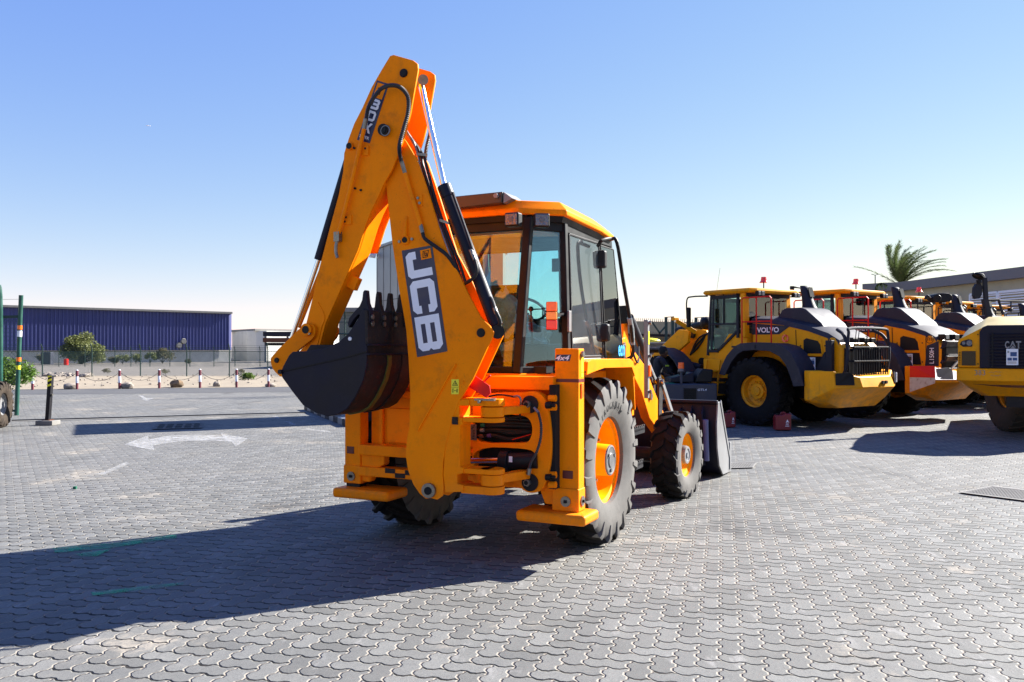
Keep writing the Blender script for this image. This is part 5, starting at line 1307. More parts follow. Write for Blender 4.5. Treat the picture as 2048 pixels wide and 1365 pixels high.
# rear lamp cluster
k = MB(); RM = Matrix.Rotation(.35, 3, 'Z'); cL = V((.735, -.52, 1.95)); k.box(cL + RM @ V((0, .03, 0)), (.095, .045, .235), RM); tlx = k.build('rear_lamp', M['black'], cab, bevel=.01)
for z_, h_, m in ((.075, .078, 'lens'), (0, .065, 'lens2'), (-.075, .078, 'redlens')):
    k = MB(); k.box(cL + RM @ V((0, -.004, z_)), (.088, .05, h_), RM); k.build('lamp_lens', M[m], tlx, bevel=.008)
k = MB(); k.bar(cL, cp(1, .38), .03, .03); k.build('lamp_bracket', M['black'], tlx)
# mirror loop and mirror
k = MB(); lp_ = [onM(*p, x=x_) for p, x_ in (((1196, 492), .80), ((1203, 482), .86), ((1222, 478), .90), ((1234, 486), .95), ((1246, 560), .98), ((1260, 640), 1.0), ((1266, 690), 1.0), ((1264, 712), .98), ((1248, 721), .90))]
k.tube(bez(lp_, 5), .017, 8); mr = k.build('mirror_arm', M['black'], jcb)
k = MB(); A_ = onM(1223, 612, x=.98); B_ = onM(1256, 648, x=1.02); yy = 1.55
mA, mB_, mC, mD = [onM(px, py, y=1.62) for px, py in ((1222, 613), (1254, 611), (1256, 647), (1234, 649))]
k.prism([mA, mB_, mC, mD], (0, .05, 0)); k.build('mirror', M['black'], mr, bevel=.012)
k = MB(); k.tube([onM(1259, 636, x=1.0), onM(1264, 660, x=1.0), onM(1266, 690, x=1.0)], [.026, .024, .02], 8); k.build('torn_wrap', M['film'], mr)
# interior
k = MB(); k.bb((-.7, -.55, 1.47), (.7, 1.1, 1.53)); k.build('floor', M['black'], cab)
k = MB(); k.bb((-.28, .05, 1.60), (.28, .55, 1.78)); k.prism([(-.26, .0, 1.75), (-.24, -.16, 2.25), (-.24, -.08, 2.25), (-.26, .10, 1.75)], (.52, 0, 0)); k.bb((-.2, .1, 1.5), (.2, .5, 1.6)); st_ = k.build('operator_seat', M['seat'], cab, bevel=.04, segs=3)
k = MB(); rd = random.Random(8); k.ball((.12, .22, 1.80), .26, 16, 9, (1.1, .9, .45), .35, rd); k.ball((.30, -.12, 1.66), .20, 14, 8, (1.2, .9, .6), .4, rd); k.ball((.1, -.12, 2.0), .16, 12, 8, (.9, .5, 1.4), .4, rd); k.build('plastic_cover', M['film'], st_, smooth=20)
k = MB(); k.bb((-.35, .85, 1.55), (.35, 1.1, 1.98)); k.bb((.35, -.35, 1.50), (.62, .75, 1.72)); k.bar((0, .72, 1.55), (0, .62, 2.0), .09, .09); dsh = k.build('dashboard', M['black'], cab, bevel=.03)
k = MB(); cst = V((0, .56, 2.06)); tl2 = Matrix.Rotation(radians(-32), 3, 'X'); k.tube([cst + tl2 @ V((.2 * cos(a * pi / 12), .2 * sin(a * pi / 12), 0)) for a in range(25)], .014, 8, caps=False)
for a in (0, 2.1, 4.2): k.bar(cst, cst + tl2 @ V((.2 * cos(a), .2 * sin(a), 0)), .022, .012)
k.build('steering_wheel', M['black'], dsh)
k = MB()
for x_ in (-.38, -.30, .36, .44): k.tube([(x_, -.25, 1.7), (x_ * 1.02, -.30, 2.0)], .009, 6); k.ball((x_ * 1.02, -.30, 2.02), .024, 8, 6)
k.build('lever', M['black'], dsh)
k = MB(); k.bb((.15, .88, 2.45), (.5, .92, 2.58)); k.build('sun_visor', M['black'], cab)
k = MB(); k.bb((-.5, -.2, 2.72), (.5, .6, 2.74)); k.build('headliner', OR, cab)
# load-chart sticker on the quarter glass
k = MB(); a_ = [cp(0, .36).lerp(cp(1, .36), .45), cp(0, .36).lerp(cp(1, .36), .82), cp(0, .42).lerp(cp(1, .42), .82), cp(0, .42).lerp(cp(1, .42), .45)]
nq = (a_[1] - a_[0]).cross(a_[3] - a_[0]).normalized()
k.prism([p + nq * .008 for p in a_], nq * .001, [[(a_[0] + (a_[1] - a_[0]) * u_ + (a_[3] - a_[0]) * v_) + nq * .008 for u_, v_ in ((.06, .1), (.94, .1), (.94, .9), (.06, .9))]])
for u_ in (.25, .5, .75):
    for v_ in (.3, .65): k.box(a_[0] + (a_[1] - a_[0]) * u_ + (a_[3] - a_[0]) * v_ + nq * .009, (.018, .018, .008))
k.build('chart_sticker', M['black'], cab, smooth=0)

# ---- rear mudguards
for sgn in (1, -1):
    k = MB(); xo, xi = sgn * 1.07, sgn * .80
    pr = [(-.62, 1.50), (-.60, 1.575), (-.50, 1.590), (.50, 1.585), (.62, 1.555), (.68, 1.40), (.72, 1.10), (.70, 1.10), (.655, 1.38), (.59, 1.52), (.50, 1.545), (-.50, 1.55), (-.58, 1.535), (-.60, 1.50)]
    k.prism([(xo, y, z) for y, z in pr], (xi - xo, 0, 0)); mg = k.build('mudguard', OR, jcb, bevel=.008)
    k = MB(); sk_ = [(-.60, 1.575), (-.50, 1.590), (.50, 1.585), (.62, 1.555), (.68, 1.42), (.66, 1.42), (.57, 1.505), (-.2, 1.515), (-.45, 1.49), (-.62, 1.47)]
    k.prism([(xo, y, z) for y, z in sk_], (sgn * .012, 0, 0)); k.build('mudguard_lip', OR, mg, bevel=.004)
    k = MB(); k.bb((sgn * .56, -.30, .9), (sgn * .59, .70, 1.47)); k.build('inner_guard', M['orange'], mg)
    k = MB(); k.prism([(sgn * .62, .64, 1.54), (sgn * .62, .74, 1.50), (sgn * .62, .76, 1.05), (sgn * .62, .70, 1.05)], (sgn * .42, 0, 0)); k.build('guard_front', OR, mg)
# ---- bonnet, tower, loader arms
k = MB(); k.prism([(-.46, 1.2, 1.0), (-.46, 1.2, 1.80), (-.46, 1.9, 1.74), (-.46, 2.6, 1.55), (-.46, 2.78, 1.40), (-.46, 2.78, .95)], (.92, 0, 0)); bo = k.build('bonnet', M['orange'], jcb, bevel=.04, segs=3)
k = MB(); k.prism([(.462, 1.30, 1.50), (.462, 2.2, 1.50), (.462, 2.2, 1.66), (.462, 1.30, 1.78)], (.003, 0, 0)); bd2 = k.build('bonnet_decal', M['decalblue'], bo, smooth=0)
k = MB(); k.bb((.765, .70, 1.46), (.80, 1.20, 1.62)); k.bb((.5, 1.22, 1.10), (.74, 1.46, 1.72)); k.build('battery_box', M['chargrey'], jcb, bevel=.01)
k = MB(); put_text(k, 'eco', (.768, 1.02, 1.60), (0, .20, 0), (0, 0, .11), .02); k.v = [v + V((.035, 0, 0)) for v in k.v]
k.build('eco_lettering', mat('sky_blue_vinyl', (.05, .42, .85), .4, var=.03), jcb, smooth=0)
for sgn in (1, -1):
    xa = sgn * .60
    # tower
    k = MB(); k.prism([(xa - .07, 1.45, .75), (xa - .07, 1.45, 1.72), (xa - .07, 1.60, 1.80), (xa - .07, 1.72, 1.70), (xa - .07, 1.78, .75)], (.14, 0, 0)); tw = k.build('loader_tower', M['orange'], jcb, bevel=.01)
    # arm: polygon in the side plane
    ar = [(1.52, 1.74), (1.70, 1.80), (2.00, 1.66), (2.42, 1.49), (2.78, 1.20), (3.30, .84), (3.62, .42), (3.60, .26), (3.46, .24), (3.34, .46), (3.12, .62), (2.62, .86), (2.30, 1.18), (1.66, 1.58), (1.52, 1.62)]
    k = MB(); k.prism([(xa - .055, y, z) for y, z in ar], (.11, 0, 0)); la = k.build('loader_arm', M['orange'], jcb, bevel=.012)
    k = MB()
    for y, z in ((2.62, 1.12), (1.60, 1.70), (3.53, .33)): k.cyl((xa - .08, y, z), (xa + .08, y, z), .045, seg=16)
    k.build('arm_pin', M['steel'], la)
    # lift ram and tilt ram
    k = MB(); k.cyl((xa - sgn * .12, 1.66, 1.0), (xa - sgn * .12, 2.25, 1.10), .05, seg=16); lr = k.build('lift_ram', M['blackmetal'], jcb)
    k = MB(); k.cyl((xa - sgn * .12, 2.25, 1.10), (xa - sgn * .12, 2.62, 1.12), .025, seg=12); k.build('rod', M['chrome'], lr)
    p0_, p1_ = V((xa + .02, 1.95, 2.02)), V((xa + .02, 2.62, 1.55)); p2_ = V((xa + .02, 3.02, 1.27))
    k = MB(); k.cyl(p0_, p1_, .048, seg=18); k.cyl(p0_ + V((-.0, 0, 0)), p0_ + (p0_ - p1_).normalized() * .08, .03, seg=10); tr = k.build('tilt_ram', M['chargrey'], jcb, bevel=.004)
    k = MB(); k.cyl(p1_, p2_, .024, seg=12); k.build('rod', M['chrome'], tr)
    k = MB(); k.tube([p0_ + V((0, 0, -.07)), p1_ + V((0, -.0, -.075))], .013, 6); k.tube(bez([p0_ + V((.0, 0, -.03)), p0_ + V((.05, -.05, -.35)), p0_ + V((.05, .15, -.5)), p0_ + V((0, .35, -.3))], 6), .012, 6); k.build('hose', M['hose'], tr)
    k = MB(); k.prism([(xa - .05, 1.84, 1.70), (xa - .05, 1.9, 2.10), (xa - .05, 2.0, 2.08), (xa - .05, 2.05, 1.65)], (.03, 0, 0)); k.build('ram_bracket', M['orange'], tr)
    # bell crank and link to the bucket
    k = MB(); k.prism([(xa - .05, 2.98, 1.32), (xa - .05, 3.06, 1.34), (xa - .05, 3.14, 1.28), (xa - .05, 3.10, .70), (xa - .05, 2.96, .72)], (.028, 0, 0)); k.prism([(xa + .04, 2.98, 1.32), (xa + .04, 3.06, 1.34), (xa + .04, 3.14, 1.28), (xa + .04, 3.10, .70), (xa + .04, 2.96, .72)], (.028, 0, 0)); bc2 = k.build('bell_crank', M['wornsteel'], jcb, bevel=.004)
    k = MB(); k.bar((xa + .07, 3.08, 1.27), (xa + .07, 3.62, .80), .03, .07); k.build('link', M['lightgrey'], bc2, bevel=.004)
    k = MB(); k.cyl((xa - .07, 3.05, 1.27), (xa + .10, 3.05, 1.27), .035, seg=14); k.build('crank_pin', M['steel'], bc2)
# upright marker strip behind the mirror (side light bar)
k = MB(); px_ = .86; k.bb((px_ - .015, 1.74, 1.15), (px_ + .03, 1.80, 1.98)); br_ = k.build('lamp_bar', M['lightgrey'], jcb, bevel=.005)
k = MB(); k.bb((px_ + .03, 1.75, 1.72), (px_ + .034, 1.79, 1.86)); k.build('sticker', M['sticker'], br_)
k = MB(); k.bb((px_ + .03, 1.745, 1.38), (px_ + .05, 1.795, 1.50)); k.build('side_lamp', M['lens'], br_, bevel=.004)
for q_ in (1.60, 1.22, 1.95):
    k = MB(); k.cyl((px_, 1.77, q_), (px_ + .06, 1.77, q_), .02, seg=8); k.build('fastener', M['steel'], br_)
# steps
for z_, y0_ in ((.52, .84), (.86, .90)):
    k = MB(); k.bb((.62, y0_, z_), (.98, y0_ + .42, z_ + .025)); k.bb((.62, y0_, z_ - .05), (.64, y0_ + .42, z_ + .04)); k.bb((.96, y0_, z_ - .03), (.98, y0_ + .42, z_ + .04))
    for q in range(7): k.bb((.96, y0_ + .02 + q * .06, z_ + .04), (.985, y0_ + .05 + q * .06, z_ + .055)); k.bb((.66 + q * .04, y0_ - .004, z_ + .02), (.68 + q * .04, y0_ + .42, z_ + .04))
    k.build('step', M['blackmetal'], jcb, bevel=.003)
k = MB(); k.bb((.36, .75, .52), (.62, 1.35, 1.28)); k.build('fuel_tank', M['blackmetal'], jcb, bevel=.03)
# ---- front loading bucket
k = MB(); prof = [(3.70, .98), (3.72, .96), (3.66, .70), (3.70, .40), (3.82, .16), (4.05, .05), (4.55, .015), (4.55, .03), (4.07, .08), (3.86, .19), (3.745, .42), (3.70, .70), (3.765, .96), (3.76, 1.0), (3.70, 1.0)]
k.prism([(-1.17, y + .12, z) for y, z in prof], (2.34, 0, 0)); lb = k.build('loader_bucket', NV, jcb, smooth=40)
for x_ in (-1.19, 1.17):
    k = MB(); k.prism([(x_, y, z) for y, z in ((3.84, .99), (3.90, 1.0), (4.02, .98), (4.66, .06), (4.68, .015), (4.14, .04), (3.92, .18), (3.80, .42), (3.77, .70))], (.02, 0, 0)); k.build('bucket_side', M['lightgrey'] if x_ > 0 else NV, lb, bevel=.003)
k = MB(); k.bar((1.195, 3.96, 1.0), (1.195, 4.62, .12), .012, .05, (0, 1, 0)); k.bb((1.19, 4.52, .06), (1.205, 4.60, .42)); k.build('wear_plate', M['lightgrey'], lb, bevel=.003)
k = MB(); k.bar((-1.19, 3.80, 1.005), (1.19, 3.80, 1.005), .07, .03); k.build('top_lip', NV, lb, bevel=.006)
k = MB()
for x_ in (-.72, -.50, .50, .72): k.prism([(x_, 3.80, .92), (x_, 3.74, .90), (x_, 3.50, .42), (x_, 3.50, .26), (x_, 3.86, .2), (x_, 3.80, .5)], (.025, 0, 0))
for x_ in (1.0, .86): k.prism([(x_, 3.80, .95), (x_, 3.70, .85), (x_, 3.74, .2), (x_, 3.9, .18)], (.02, 0, 0))
k.build('hinge_plate', NV, lb, bevel=.004)
k = MB(); k.cyl((1.06, 3.70, .78), (1.06, 3.76, .26), .035, seg=14); k.build('guard_tube', mat('lilac_paint', (.20, .22, .48), .4), lb)
k = MB(); k.bb((-1.17, 4.60, .006), (1.17, 4.70, .022)); k.build('cutting_edge', M['rust'], lb)

# ================================================================== TRAILER TYRES AT THE LEFT EDGE
tlr = thing('trailer', 'trailer on muddy brown twin tyres, cut by the left edge of the frame', 'trailer', ground(-8, 866) + V((-.50, 0, 0)), radians(12))
for x, y, R_ in ((.0, 0, .49), (.10, 1.05, .49)):
    w = rim_mesh('wheel', tlr, (x, y, R_), .24, .32, .08, M['lightgrey'], 1)
    tyre(w, (x, y, R_), R_, .34, .23, 18, .035, .26, .040, [M['tyrebrown'], M['tyrebrown']], shoulder=.12)
b = MB(); b.bb((-1.6, -.6, .62), (-.25, 2.2, .78)); b.cyl((-1.6, 0, .49), (0, 0, .49), .06, seg=10); b.cyl((-1.6, 1.05, .49), (.1, 1.05, .49), .06, seg=10); b.build('chassis', M['blackmetal'], tlr)

# ================================================================== WHEEL LOADERS
def loader(label, loc, rz, paint, s=1.0, red_rail=True, style=1, wr=.745, group='wheel loaders parked in a row', mirror_pole=True, hoodh=0.0, minimal=False):
    """local frame: +Y forward, +X right, origin on the ground under the rear axle"""
    P = M[paint]; r = thing('wheel_loader', label, 'wheel loader', loc, rz, group); r.scale = (s, s, s)
    G = M['grey']; tw = .52; xo = 1.24
    # wheels
    for (sx, y) in ((-1, 0), (1, 0), (-1, 2.9), (1, 2.9)):
        c = (sx * (xo - tw / 2), y, wr)
        w = rim_mesh('wheel', r, c, .36, .46, .17, M['yellow'], sx)
        tyre(w, c, wr, tw, .345, 22, .030, .22, .050, [M['tyreblack'], M['tyreblack']], shoulder=.08, seg=48, kink=-.3)
        b = MB(); xx = sx * (xo - .16); b.lathe([(0, .17), (sx * .05, .165), (sx * .055, .10), (sx * .09, .09), (sx * .10, .0)], (xx - sx * .08, y, wr), (1, 0, 0), 24)
        for k in range(10): a = k * pi / 5; b.cyl((xx - sx * .05, y + .21 * cos(a), wr + .21 * sin(a)), (xx - sx * .02, y + .21 * cos(a), wr + .21 * sin(a)), .018, seg=6)
        b.build('hub', M['yellow'], w)
    b = MB(); b.cyl((-.8, 0, wr), (.8, 0, wr), .17, seg=14); b.cyl((-.8, 2.9, wr), (.8, 2.9, wr), .17, seg=14); b.bb((-.42, -1.2, .6), (.42, 3.4, 1.05)); b.build('chassis', M['blackmetal'], r)
    hh = hoodh
    # hood body: side profile lofted across, shoulders rounded
    hp = [(-1.78, 1.05), (-1.80, 1.72 + hh), (-1.60, 1.93 + hh), (-1.05, 2.10 + hh), (-.40, 2.24 + hh), (.46, 2.31 + hh), (.46, 1.05)]
    b = MB(); b.prism([(-.66, y, z - .04) for y, z in hp], (1.32, 0, 0)); hood = b.build('hood', P, r, bevel=.07, segs=4)
    # dark shoulder cap running along the hood top
    cp_ = [(-1.70, 1.86 + hh, .50), (-1.45, 2.01 + hh, .52), (-1.0, 2.16 + hh, .53), (-.4, 2.29 + hh, .53), (0, 2.34 + hh, .52), (.47, 2.36 + hh, .52)]
    b = MB(); rings = []
    for y, z, x in cp_: rings.append([V((-x - .150, y, z - .13)), V((-x - .11, y, z - .03)), V((-x + .10, y, z + .03)), V((x - .10, y, z + .03)), V((x + .11, y, z - .03)), V((x + .150, y, z - .13))])
    b.loft(rings, True); b.build('hood_cap', G, hood, smooth=40)
    b = MB(); y0 = .02
    hu = [(-1.22, 2.10), (-1.15, 2.20), (-.78, 2.50), (-.66, 2.54), (-.28, 2.54), (-.18, 2.50), (-.04, 2.3)]
    b.prism([(-.44, y, z + hh) for y, z in hu], (.88, 0, 0)); b.build('intake_hump', G, hood, bevel=.03, segs=3)
    # exhaust scoop
    b = MB(); rings = []
    for z, yy, wx, wy in ((2.45, .05, .19, .20), (2.62, .10, .14, .14), (2.82, .15, .115, .11), (3.0, .20, .11, .10), (3.05, .23, .10, .07)):
        rings.append([V((wx * cos(a) + .22, yy - .50 + wy * sin(a), z + hh)) for a in [2 * pi * i / 12 for i in range(12)]])
    b.loft(rings, True); ex = b.build('exhaust_stack', M['chargrey'], r, smooth=50)
    b = MB(); b.box((.22, -.455, 2.90 + hh), (.15, .02, .22), Matrix.Rotation(-.25, 3, 'X')); b.build('exhaust_mouth', M['dark'], ex)
    # hood side plate with lettering (both sides)
    for sx in (-1, 1):
        b = MB(); x = sx * .662
        b.prism([(x, .44, 2.22 + hh), (x, .44, 1.97 + hh), (x, -.28, 1.97 + hh), (x, -.56, 2.14 + hh)], (sx * .006, 0, 0)); pl = b.build('name_panel', G, hood, smooth=0)
        b = MB(); xl = x + sx * .009
        if sx < 0: put_text(b, 'VOLVO', (xl, .30, 2.01 + hh), (0, -.58, 0), (0, 0, .115), .025)
        else: put_text(b, 'VOLVO', (xl, -.26, 2.01 + hh), (0, .58, 0), (0, 0, .115), .025)
        b.build('panel_lettering', M['white'], pl, smooth=0)
        # engine-bay door and its dark window
        b = MB(); b.prism([(x, -.86, 1.90 + hh), (x, -1.32, 1.86 + hh), (x, -1.40, 1.22), (x, -.90, 1.22)], (sx * .012, 0, 0)); dr = b.build('engine_door', P, hood, bevel=.005)
        b = MB(); b.prism([(x + sx * .013, -.90, 1.84 + hh), (x + sx * .013, -.97, 1.88 + hh), (x + sx * .013, -1.24, 1.82 + hh), (x + sx * .013, -1.30, 1.74 + hh), (x + sx * .013, -1.33, 1.56), (x + sx * .013, -.90, 1.56)], (sx * .006, 0, 0)); b.prism([(x + sx * .013, -.92, 1.50), (x + sx * .013, -1.34, 1.50), (x + sx * .013, -1.38, 1.24), (x + sx * .013, -1.02, 1.24)], (sx * .006, 0, 0)); b.build('door_grille', M['black'], hood, smooth=0)
        b = MB(); b.bar((x + sx * .03, -.84, 1.53), (x + sx * .03, -1.36, 1.53), .03, .03); b.build('door_handle', P, hood)
        if sx < 0 and not minimal:
            b = MB(); b.bb((x - .030, -1.19, 1.20), (x - .024, -.98, 1.48)); ps = b.build('poster', M['paper'], r, smooth=0)
            b = MB(); b.bb((x - .032, -1.17, 1.33), (x - .0305, -1.04, 1.42)); b.bb((x - .032, -1.175, 1.23), (x - .0305, -1.10, 1.28)); b.bb((x - .032, -1.085, 1.23), (x - .0305, -1.01, 1.28)); b.build('poster_pictures', M['photo_blue' if style == 1 else 'photo_brown'], ps, smooth=0)
            b = MB()
            for k in range(5): b.bb((x - .032, -1.17, 1.455 - k * .006), (x - .0305, -1.17 + (.04 if k < 3 else .1), 1.458 - k * .006))
            b.build('poster_text', M['chargrey'], ps, smooth=0)
        b = MB(); b.bar((x + sx * .003, -.74, 1.1), (x + sx * .003, -.70, 2.06 + hh), .012, .010, (0, 1, 0)); b.bar((x + sx * .003, -1.48, 1.15), (x + sx * .003, -1.48, 1.86 + hh), .012, .010, (0, 1, 0)); b.bar((x + sx * .003, -.74, 1.62), (x + sx * .003, .44, 1.66), .012, .010); b.build('panel_gap', M['dark'], hood, smooth=0)
        b = MB()
        for yy in (-.82, -1.40, -.30, .2):
            for zz2 in (1.3, 1.72): b.cyl((x, yy, zz2), (x + sx * .012, yy, zz2), .014, seg=8)
        b.build('panel_bolts', M['black'], hood)
    # rear grille end
    GO = V((0, -.30, .05))
    b = MB(); b.bb((-.60, -1.56, 1.02), (.60, -1.48, 1.62 + hh)); b.v = [v + GO for v in b.v]; gr = b.build('rear_grille', M['dark'], r)
    b = MB()
    for i in range(25): x = -.56 + i * 1.12 / 24; b.bar((x, -1.57, 1.04), (x, -1.57, 1.60 + hh), .016, .03, (0, 1, 0))
    b.v = [v + GO for v in b.v]; b.build('grille_bars', M['blackmetal'], gr)
    if style == 1:
        b = MB()
        for z in (1.02, 1.36, 1.64): b.tube([(-.62, -1.60, z), (-.62, -1.72, z), (.62, -1.72, z), (.62, -1.60, z)], .020, 6)
        for i in range(15): x = -.60 + i * 1.2 / 14; b.tube([(x, -1.72, 1.02), (x, -1.72, 1.64)], .013, 5)
        b.v = [v + GO for v in b.v]; gd = b.build('grille_guard', M['blackmetal'], r)
        b = MB()
        for sx in (-1, 1): b.tube(bez([(sx * .74, -1.30, 1.02), (sx * .74, -1.58, 1.1), (sx * .74, -1.66, 1.6), (sx * .70, -1.55, 1.88), (sx * .62, -1.35, 2.0)], 5), .035, 8)
        b.tube(bez([(-.74, -1.66, 1.60), (-.70, -1.66, 1.92), (-.58, -1.64, 2.02), (.58, -1.64, 2.02), (.70, -1.66, 1.92), (.74, -1.66, 1.60)], 5), .030, 8)
        for x in (-.4, -.3, 0, .3, .4): b.tube([(x, -1.64, 2.0), (x, -1.60, 1.66)], .009, 5)
        b.v = [v + GO for v in b.v]; b.build('guard_hoop', M['chargrey'], gd)
        b = MB(); b.bb((-.80, -1.34, 1.02), (-.70, -1.20, 1.78)); b.bb((-.95, -1.30, 1.02), (-.72, -.86, 1.10)); b.prism([(-.80, -1.24, 1.1), (-.80, -.92, 1.1), (-.80, -1.18, 1.55)], (.04, 0, 0)); b.v = [v + GO for v in b.v]; b.build('guard_bracket', M['chargrey'], gd, bevel=.006)
        b = MB()
        for x in (-.3, .1, .35): b.box((x, -1.50, 1.78), (.17, .12, .10))
        b.v = [v + GO for v in b.v]; b.build('rear_lamp', M['black'], gd, bevel=.01)
    else:
        for z in (1.62, 1.30, 1.04):
            b = MB(); b.prism([(-.60, -1.58, z - .02), (-.64, -1.5, z - .08), (.64, -1.5, z - .08), (.60, -1.58, z - .02), (.60, -1.62, z + .08), (-.60, -1.62, z + .08)], (0, .10, .03)); b.v = [v + GO for v in b.v]; b.build('grille_frame', M['chargrey'], gr, bevel=.01)
        b = MB(); b.bar((-.45, -1.62, 1.1), (.45, -1.62, 1.62), .03, .04); b.bar((-.6, -1.64, 1.42), (.6, -1.64, 1.42), .03, .02); b.v = [v + GO for v in b.v]; b.build('grille_strut', M['lightgrey'], gr)
        b = MB()
        for x in (-.45, .0, .45): b.box((x, -1.46, 1.80 + hh), (.20, .16, .12))
        b.v = [v + GO for v in b.v]; gl_ = b.build('rear_lamp', M['black'], r, bevel=.015)
        b = MB()
        for x in (-.45, .45): b.box((x, -1.545, 1.80 + hh), (.13, .01, .08))
        b.v = [v + GO for v in b.v]; b.build('lamp_lens', M['lamp'], gl_)
    # counterweight
    cw_ = [(-1.20, -1.28), (-1.24, -1.42), (-1.08, -1.90), (-.55, -2.18), (.55, -2.18), (1.08, -1.90), (1.24, -1.42), (1.20, -1.28)]
    lowr = [(x * .93, y * .97 + (.30 if y < -2 else .16 if y < -1.5 else 0), .60) for x, y in cw_]; lw2 = [(x * .62, max(y, -1.7), .46) for x, y in cw_]
    b = MB(); b.loft([[V(p) for p in lw2], [V(p) for p in lowr], [V((x, y, .88 if y < -1.5 else .62)) for x, y in cw_], [V((x, y, 1.22)) for x, y in cw_[:2]] + [V((-1.04, -1.84, 1.22)), V((-.55, -2.10, 1.10)), V((.55, -2.10, 1.10)), V((1.04, -1.84, 1.22))] + [V((x, y, 1.22)) for x, y in cw_[6:]]], True)
    cwt = b.build('counterweight', P, r, bevel=.025, segs=3)
    for sx in (-1, 1):
        b = MB(); b.prism([(sx * 1.05, -1.90, .94), (sx * .72, -2.08, .94), (sx * .72, -2.06, 1.14), (sx * .82, -2.02, 1.19), (sx * 1.05, -1.89, 1.17)], (0, -.022, 0))
        b.build('side_vent', M['black'] if style == 1 else M['lightgrey'], cwt, smooth=0)
    if style == 1:
        b = MB()
        for i in range(6):
            for j in range(8):
                if (i + j) % 2: b.prism([(1.06 - .028 * i, -1.925 - .015 * i, .96 + .025 * j), (1.032 - .028 * i, -1.940 - .015 * i, .96 + .025 * j), (1.032 - .028 * i, -1.940 - .015 * i, .985 + .025 * j), (1.06 - .028 * i, -1.925 - .015 * i, .985 + .025 * j)], (.01, -.022, 0))
        b.build('hazard_checker', M['white'], cwt, smooth=0)
        b = MB(); b.cyl((.16, -2.15, .98), (.16, -2.19, .98), .035, seg=12); b.cyl((.28, -2.15, .98), (.28, -2.19, .98), .035, seg=12); b.build('tow_hole', M['dark'], cwt)
    if style == 2:
        b = MB(); b.prism([(-1.10, -1.90, .93), (-.56, -2.185, .93), (.56, -2.185, .93), (1.10, -1.90, .93), (1.06, -1.86, 1.19), (.56, -2.12, 1.09), (-.56, -2.12, 1.09), (-1.06, -1.86, 1.19)], (0, -.010, .004)); b.build('white_band', M['white'], cwt)
        b = MB()
        b.prism([(-1.24, -1.42, .98), (-1.085, -1.90, .98), (-1.05, -1.87, 1.225), (-1.24, -1.42, 1.225)], (-.02, -.01, 0)); b.build('red_panel', M['red'], cwt, smooth=0); b = MB()
        for i in range(5):
            x = -.50 + .23 * i; b.prism([(x, -2.175, .90), (x + .10, -2.175, .90), (x + .17, -2.11, 1.09), (x + .07, -2.11, 1.09)], (0, -.028, .004))
        b.build('red_stripes', M['red'], cwt, smooth=0)
        b = MB(); b.prism([(-1.24, -1.42, .66), (-1.09, -1.89, .86), (-1.085, -1.90, .975), (-1.24, -1.42, .975)], (-.018, -.01, 0)); b.build('scraped_panel', M['rustwhite'], cwt)
        b = MB(); x = -.662; b.prism([(x, -1.50, 1.66), (x, -1.76, 1.76), (x, -1.76, 1.22), (x, -1.46, 1.22)], (-.010, 0, 0)); b.build('model_panel', G, hood)
        b = MB(); put_text(b, 'L150H', (x - .013, -1.66, 1.27), (0, 0, .34), (0, .10, 0), .012); b.v = [v for v in b.v]; b.build('model_lettering', M['white'], hood, smooth=0)
        b = MB(); c_ = V((x - .004, -1.56, 1.80)); b.tube([c_ + V((0, .085 * cos(a * pi / 12), .085 * sin(a * pi / 12))) for a in range(25)], .006, 4, caps=False); put_text(b, '515', c_ + V((-.004, .065, -.03)), (0, -.13, 0), (0, 0, .06), .015); b.build('fleet_number', M['black'], hood, smooth=0)
    if style == 3:
        b = MB(); x = -.662; put_text(b, '371', (x - .010, -1.05, 1.80), (0, -.42, 0), (0, 0, .17), .03); b.build('fleet_number', M['black'], hood, smooth=0)
    # rear mudguards
    for sx in (-1, 1):
        arc = [radians(a) for a in (0, 14, 28, 44, 62, 80, 98, 116, 134, 150)]; k_ = wr - .745
        po = [(.84, 1.08), (.76, 1.28), (.62, 1.50), (.40, 1.70), (.24, 1.765), (-.10, 1.785), (-.50, 1.775), (-.80, 1.71), (-1.0, 1.56), (-1.13, 1.36), (-1.22, 1.15), (-1.30, .90)]
        pi_ = [(-1.14, .92), (-1.04, 1.16), (-.94, 1.36), (-.78, 1.53), (-.52, 1.64), (-.10, 1.66), (.20, 1.64), (.36, 1.57), (.54, 1.40), (.66, 1.22), (.74, 1.10)]
        b = MB(); b.prism([(sx * 1.26, y, z) for y, z in po + pi_], (-sx * .62, 0, 0)); mg = b.build('mudguard', G, r, bevel=.03, segs=3)
        b = MB(); b.prism([(sx * 1.275, y, z) for y, z in [(y + (.02 if y > 0 else -.02), z + .012) for y, z in po] + [(y * .95, z - .03) for y, z in pi_]], (-sx * .03, 0, 0)); b.build('mudguard_lip', G, mg, bevel=.008)
        b = MB(); b.bar((sx * 1.279, -.13, 1.74), (sx * 1.279, -.13, 1.66), .012, .02); b.build('joint_line', M['dark'], mg)
        # front mudguards
        b = MB(); pts2 = [(2.9 + R * cos(a), wr + R * sin(a)) for R, aa in ((wr + .20, arc[1:8]), (wr + .15, arc[7:0:-1])) for a in aa]
        b.prism([(sx * 1.25, 5.8 - y, z) for y, z in pts2], (-sx * .55, 0, 0)); b.build('mudguard', G, r, bevel=.015)
        # steps
        b = MB()
        for z in (.60, .88, 1.14): b.bb((sx * 1.20, 1.02, z), (sx * .80, 1.42, z + .03))
        for y in (1.02, 1.40): b.bar((sx * 1.18, y, .55), (sx * 1.05, y, 1.4), .04, .03)
        b.bb((sx * .60, .75, 1.0), (sx * 1.0, 1.55, 1.42)); b.build('step', P, r, bevel=.006)
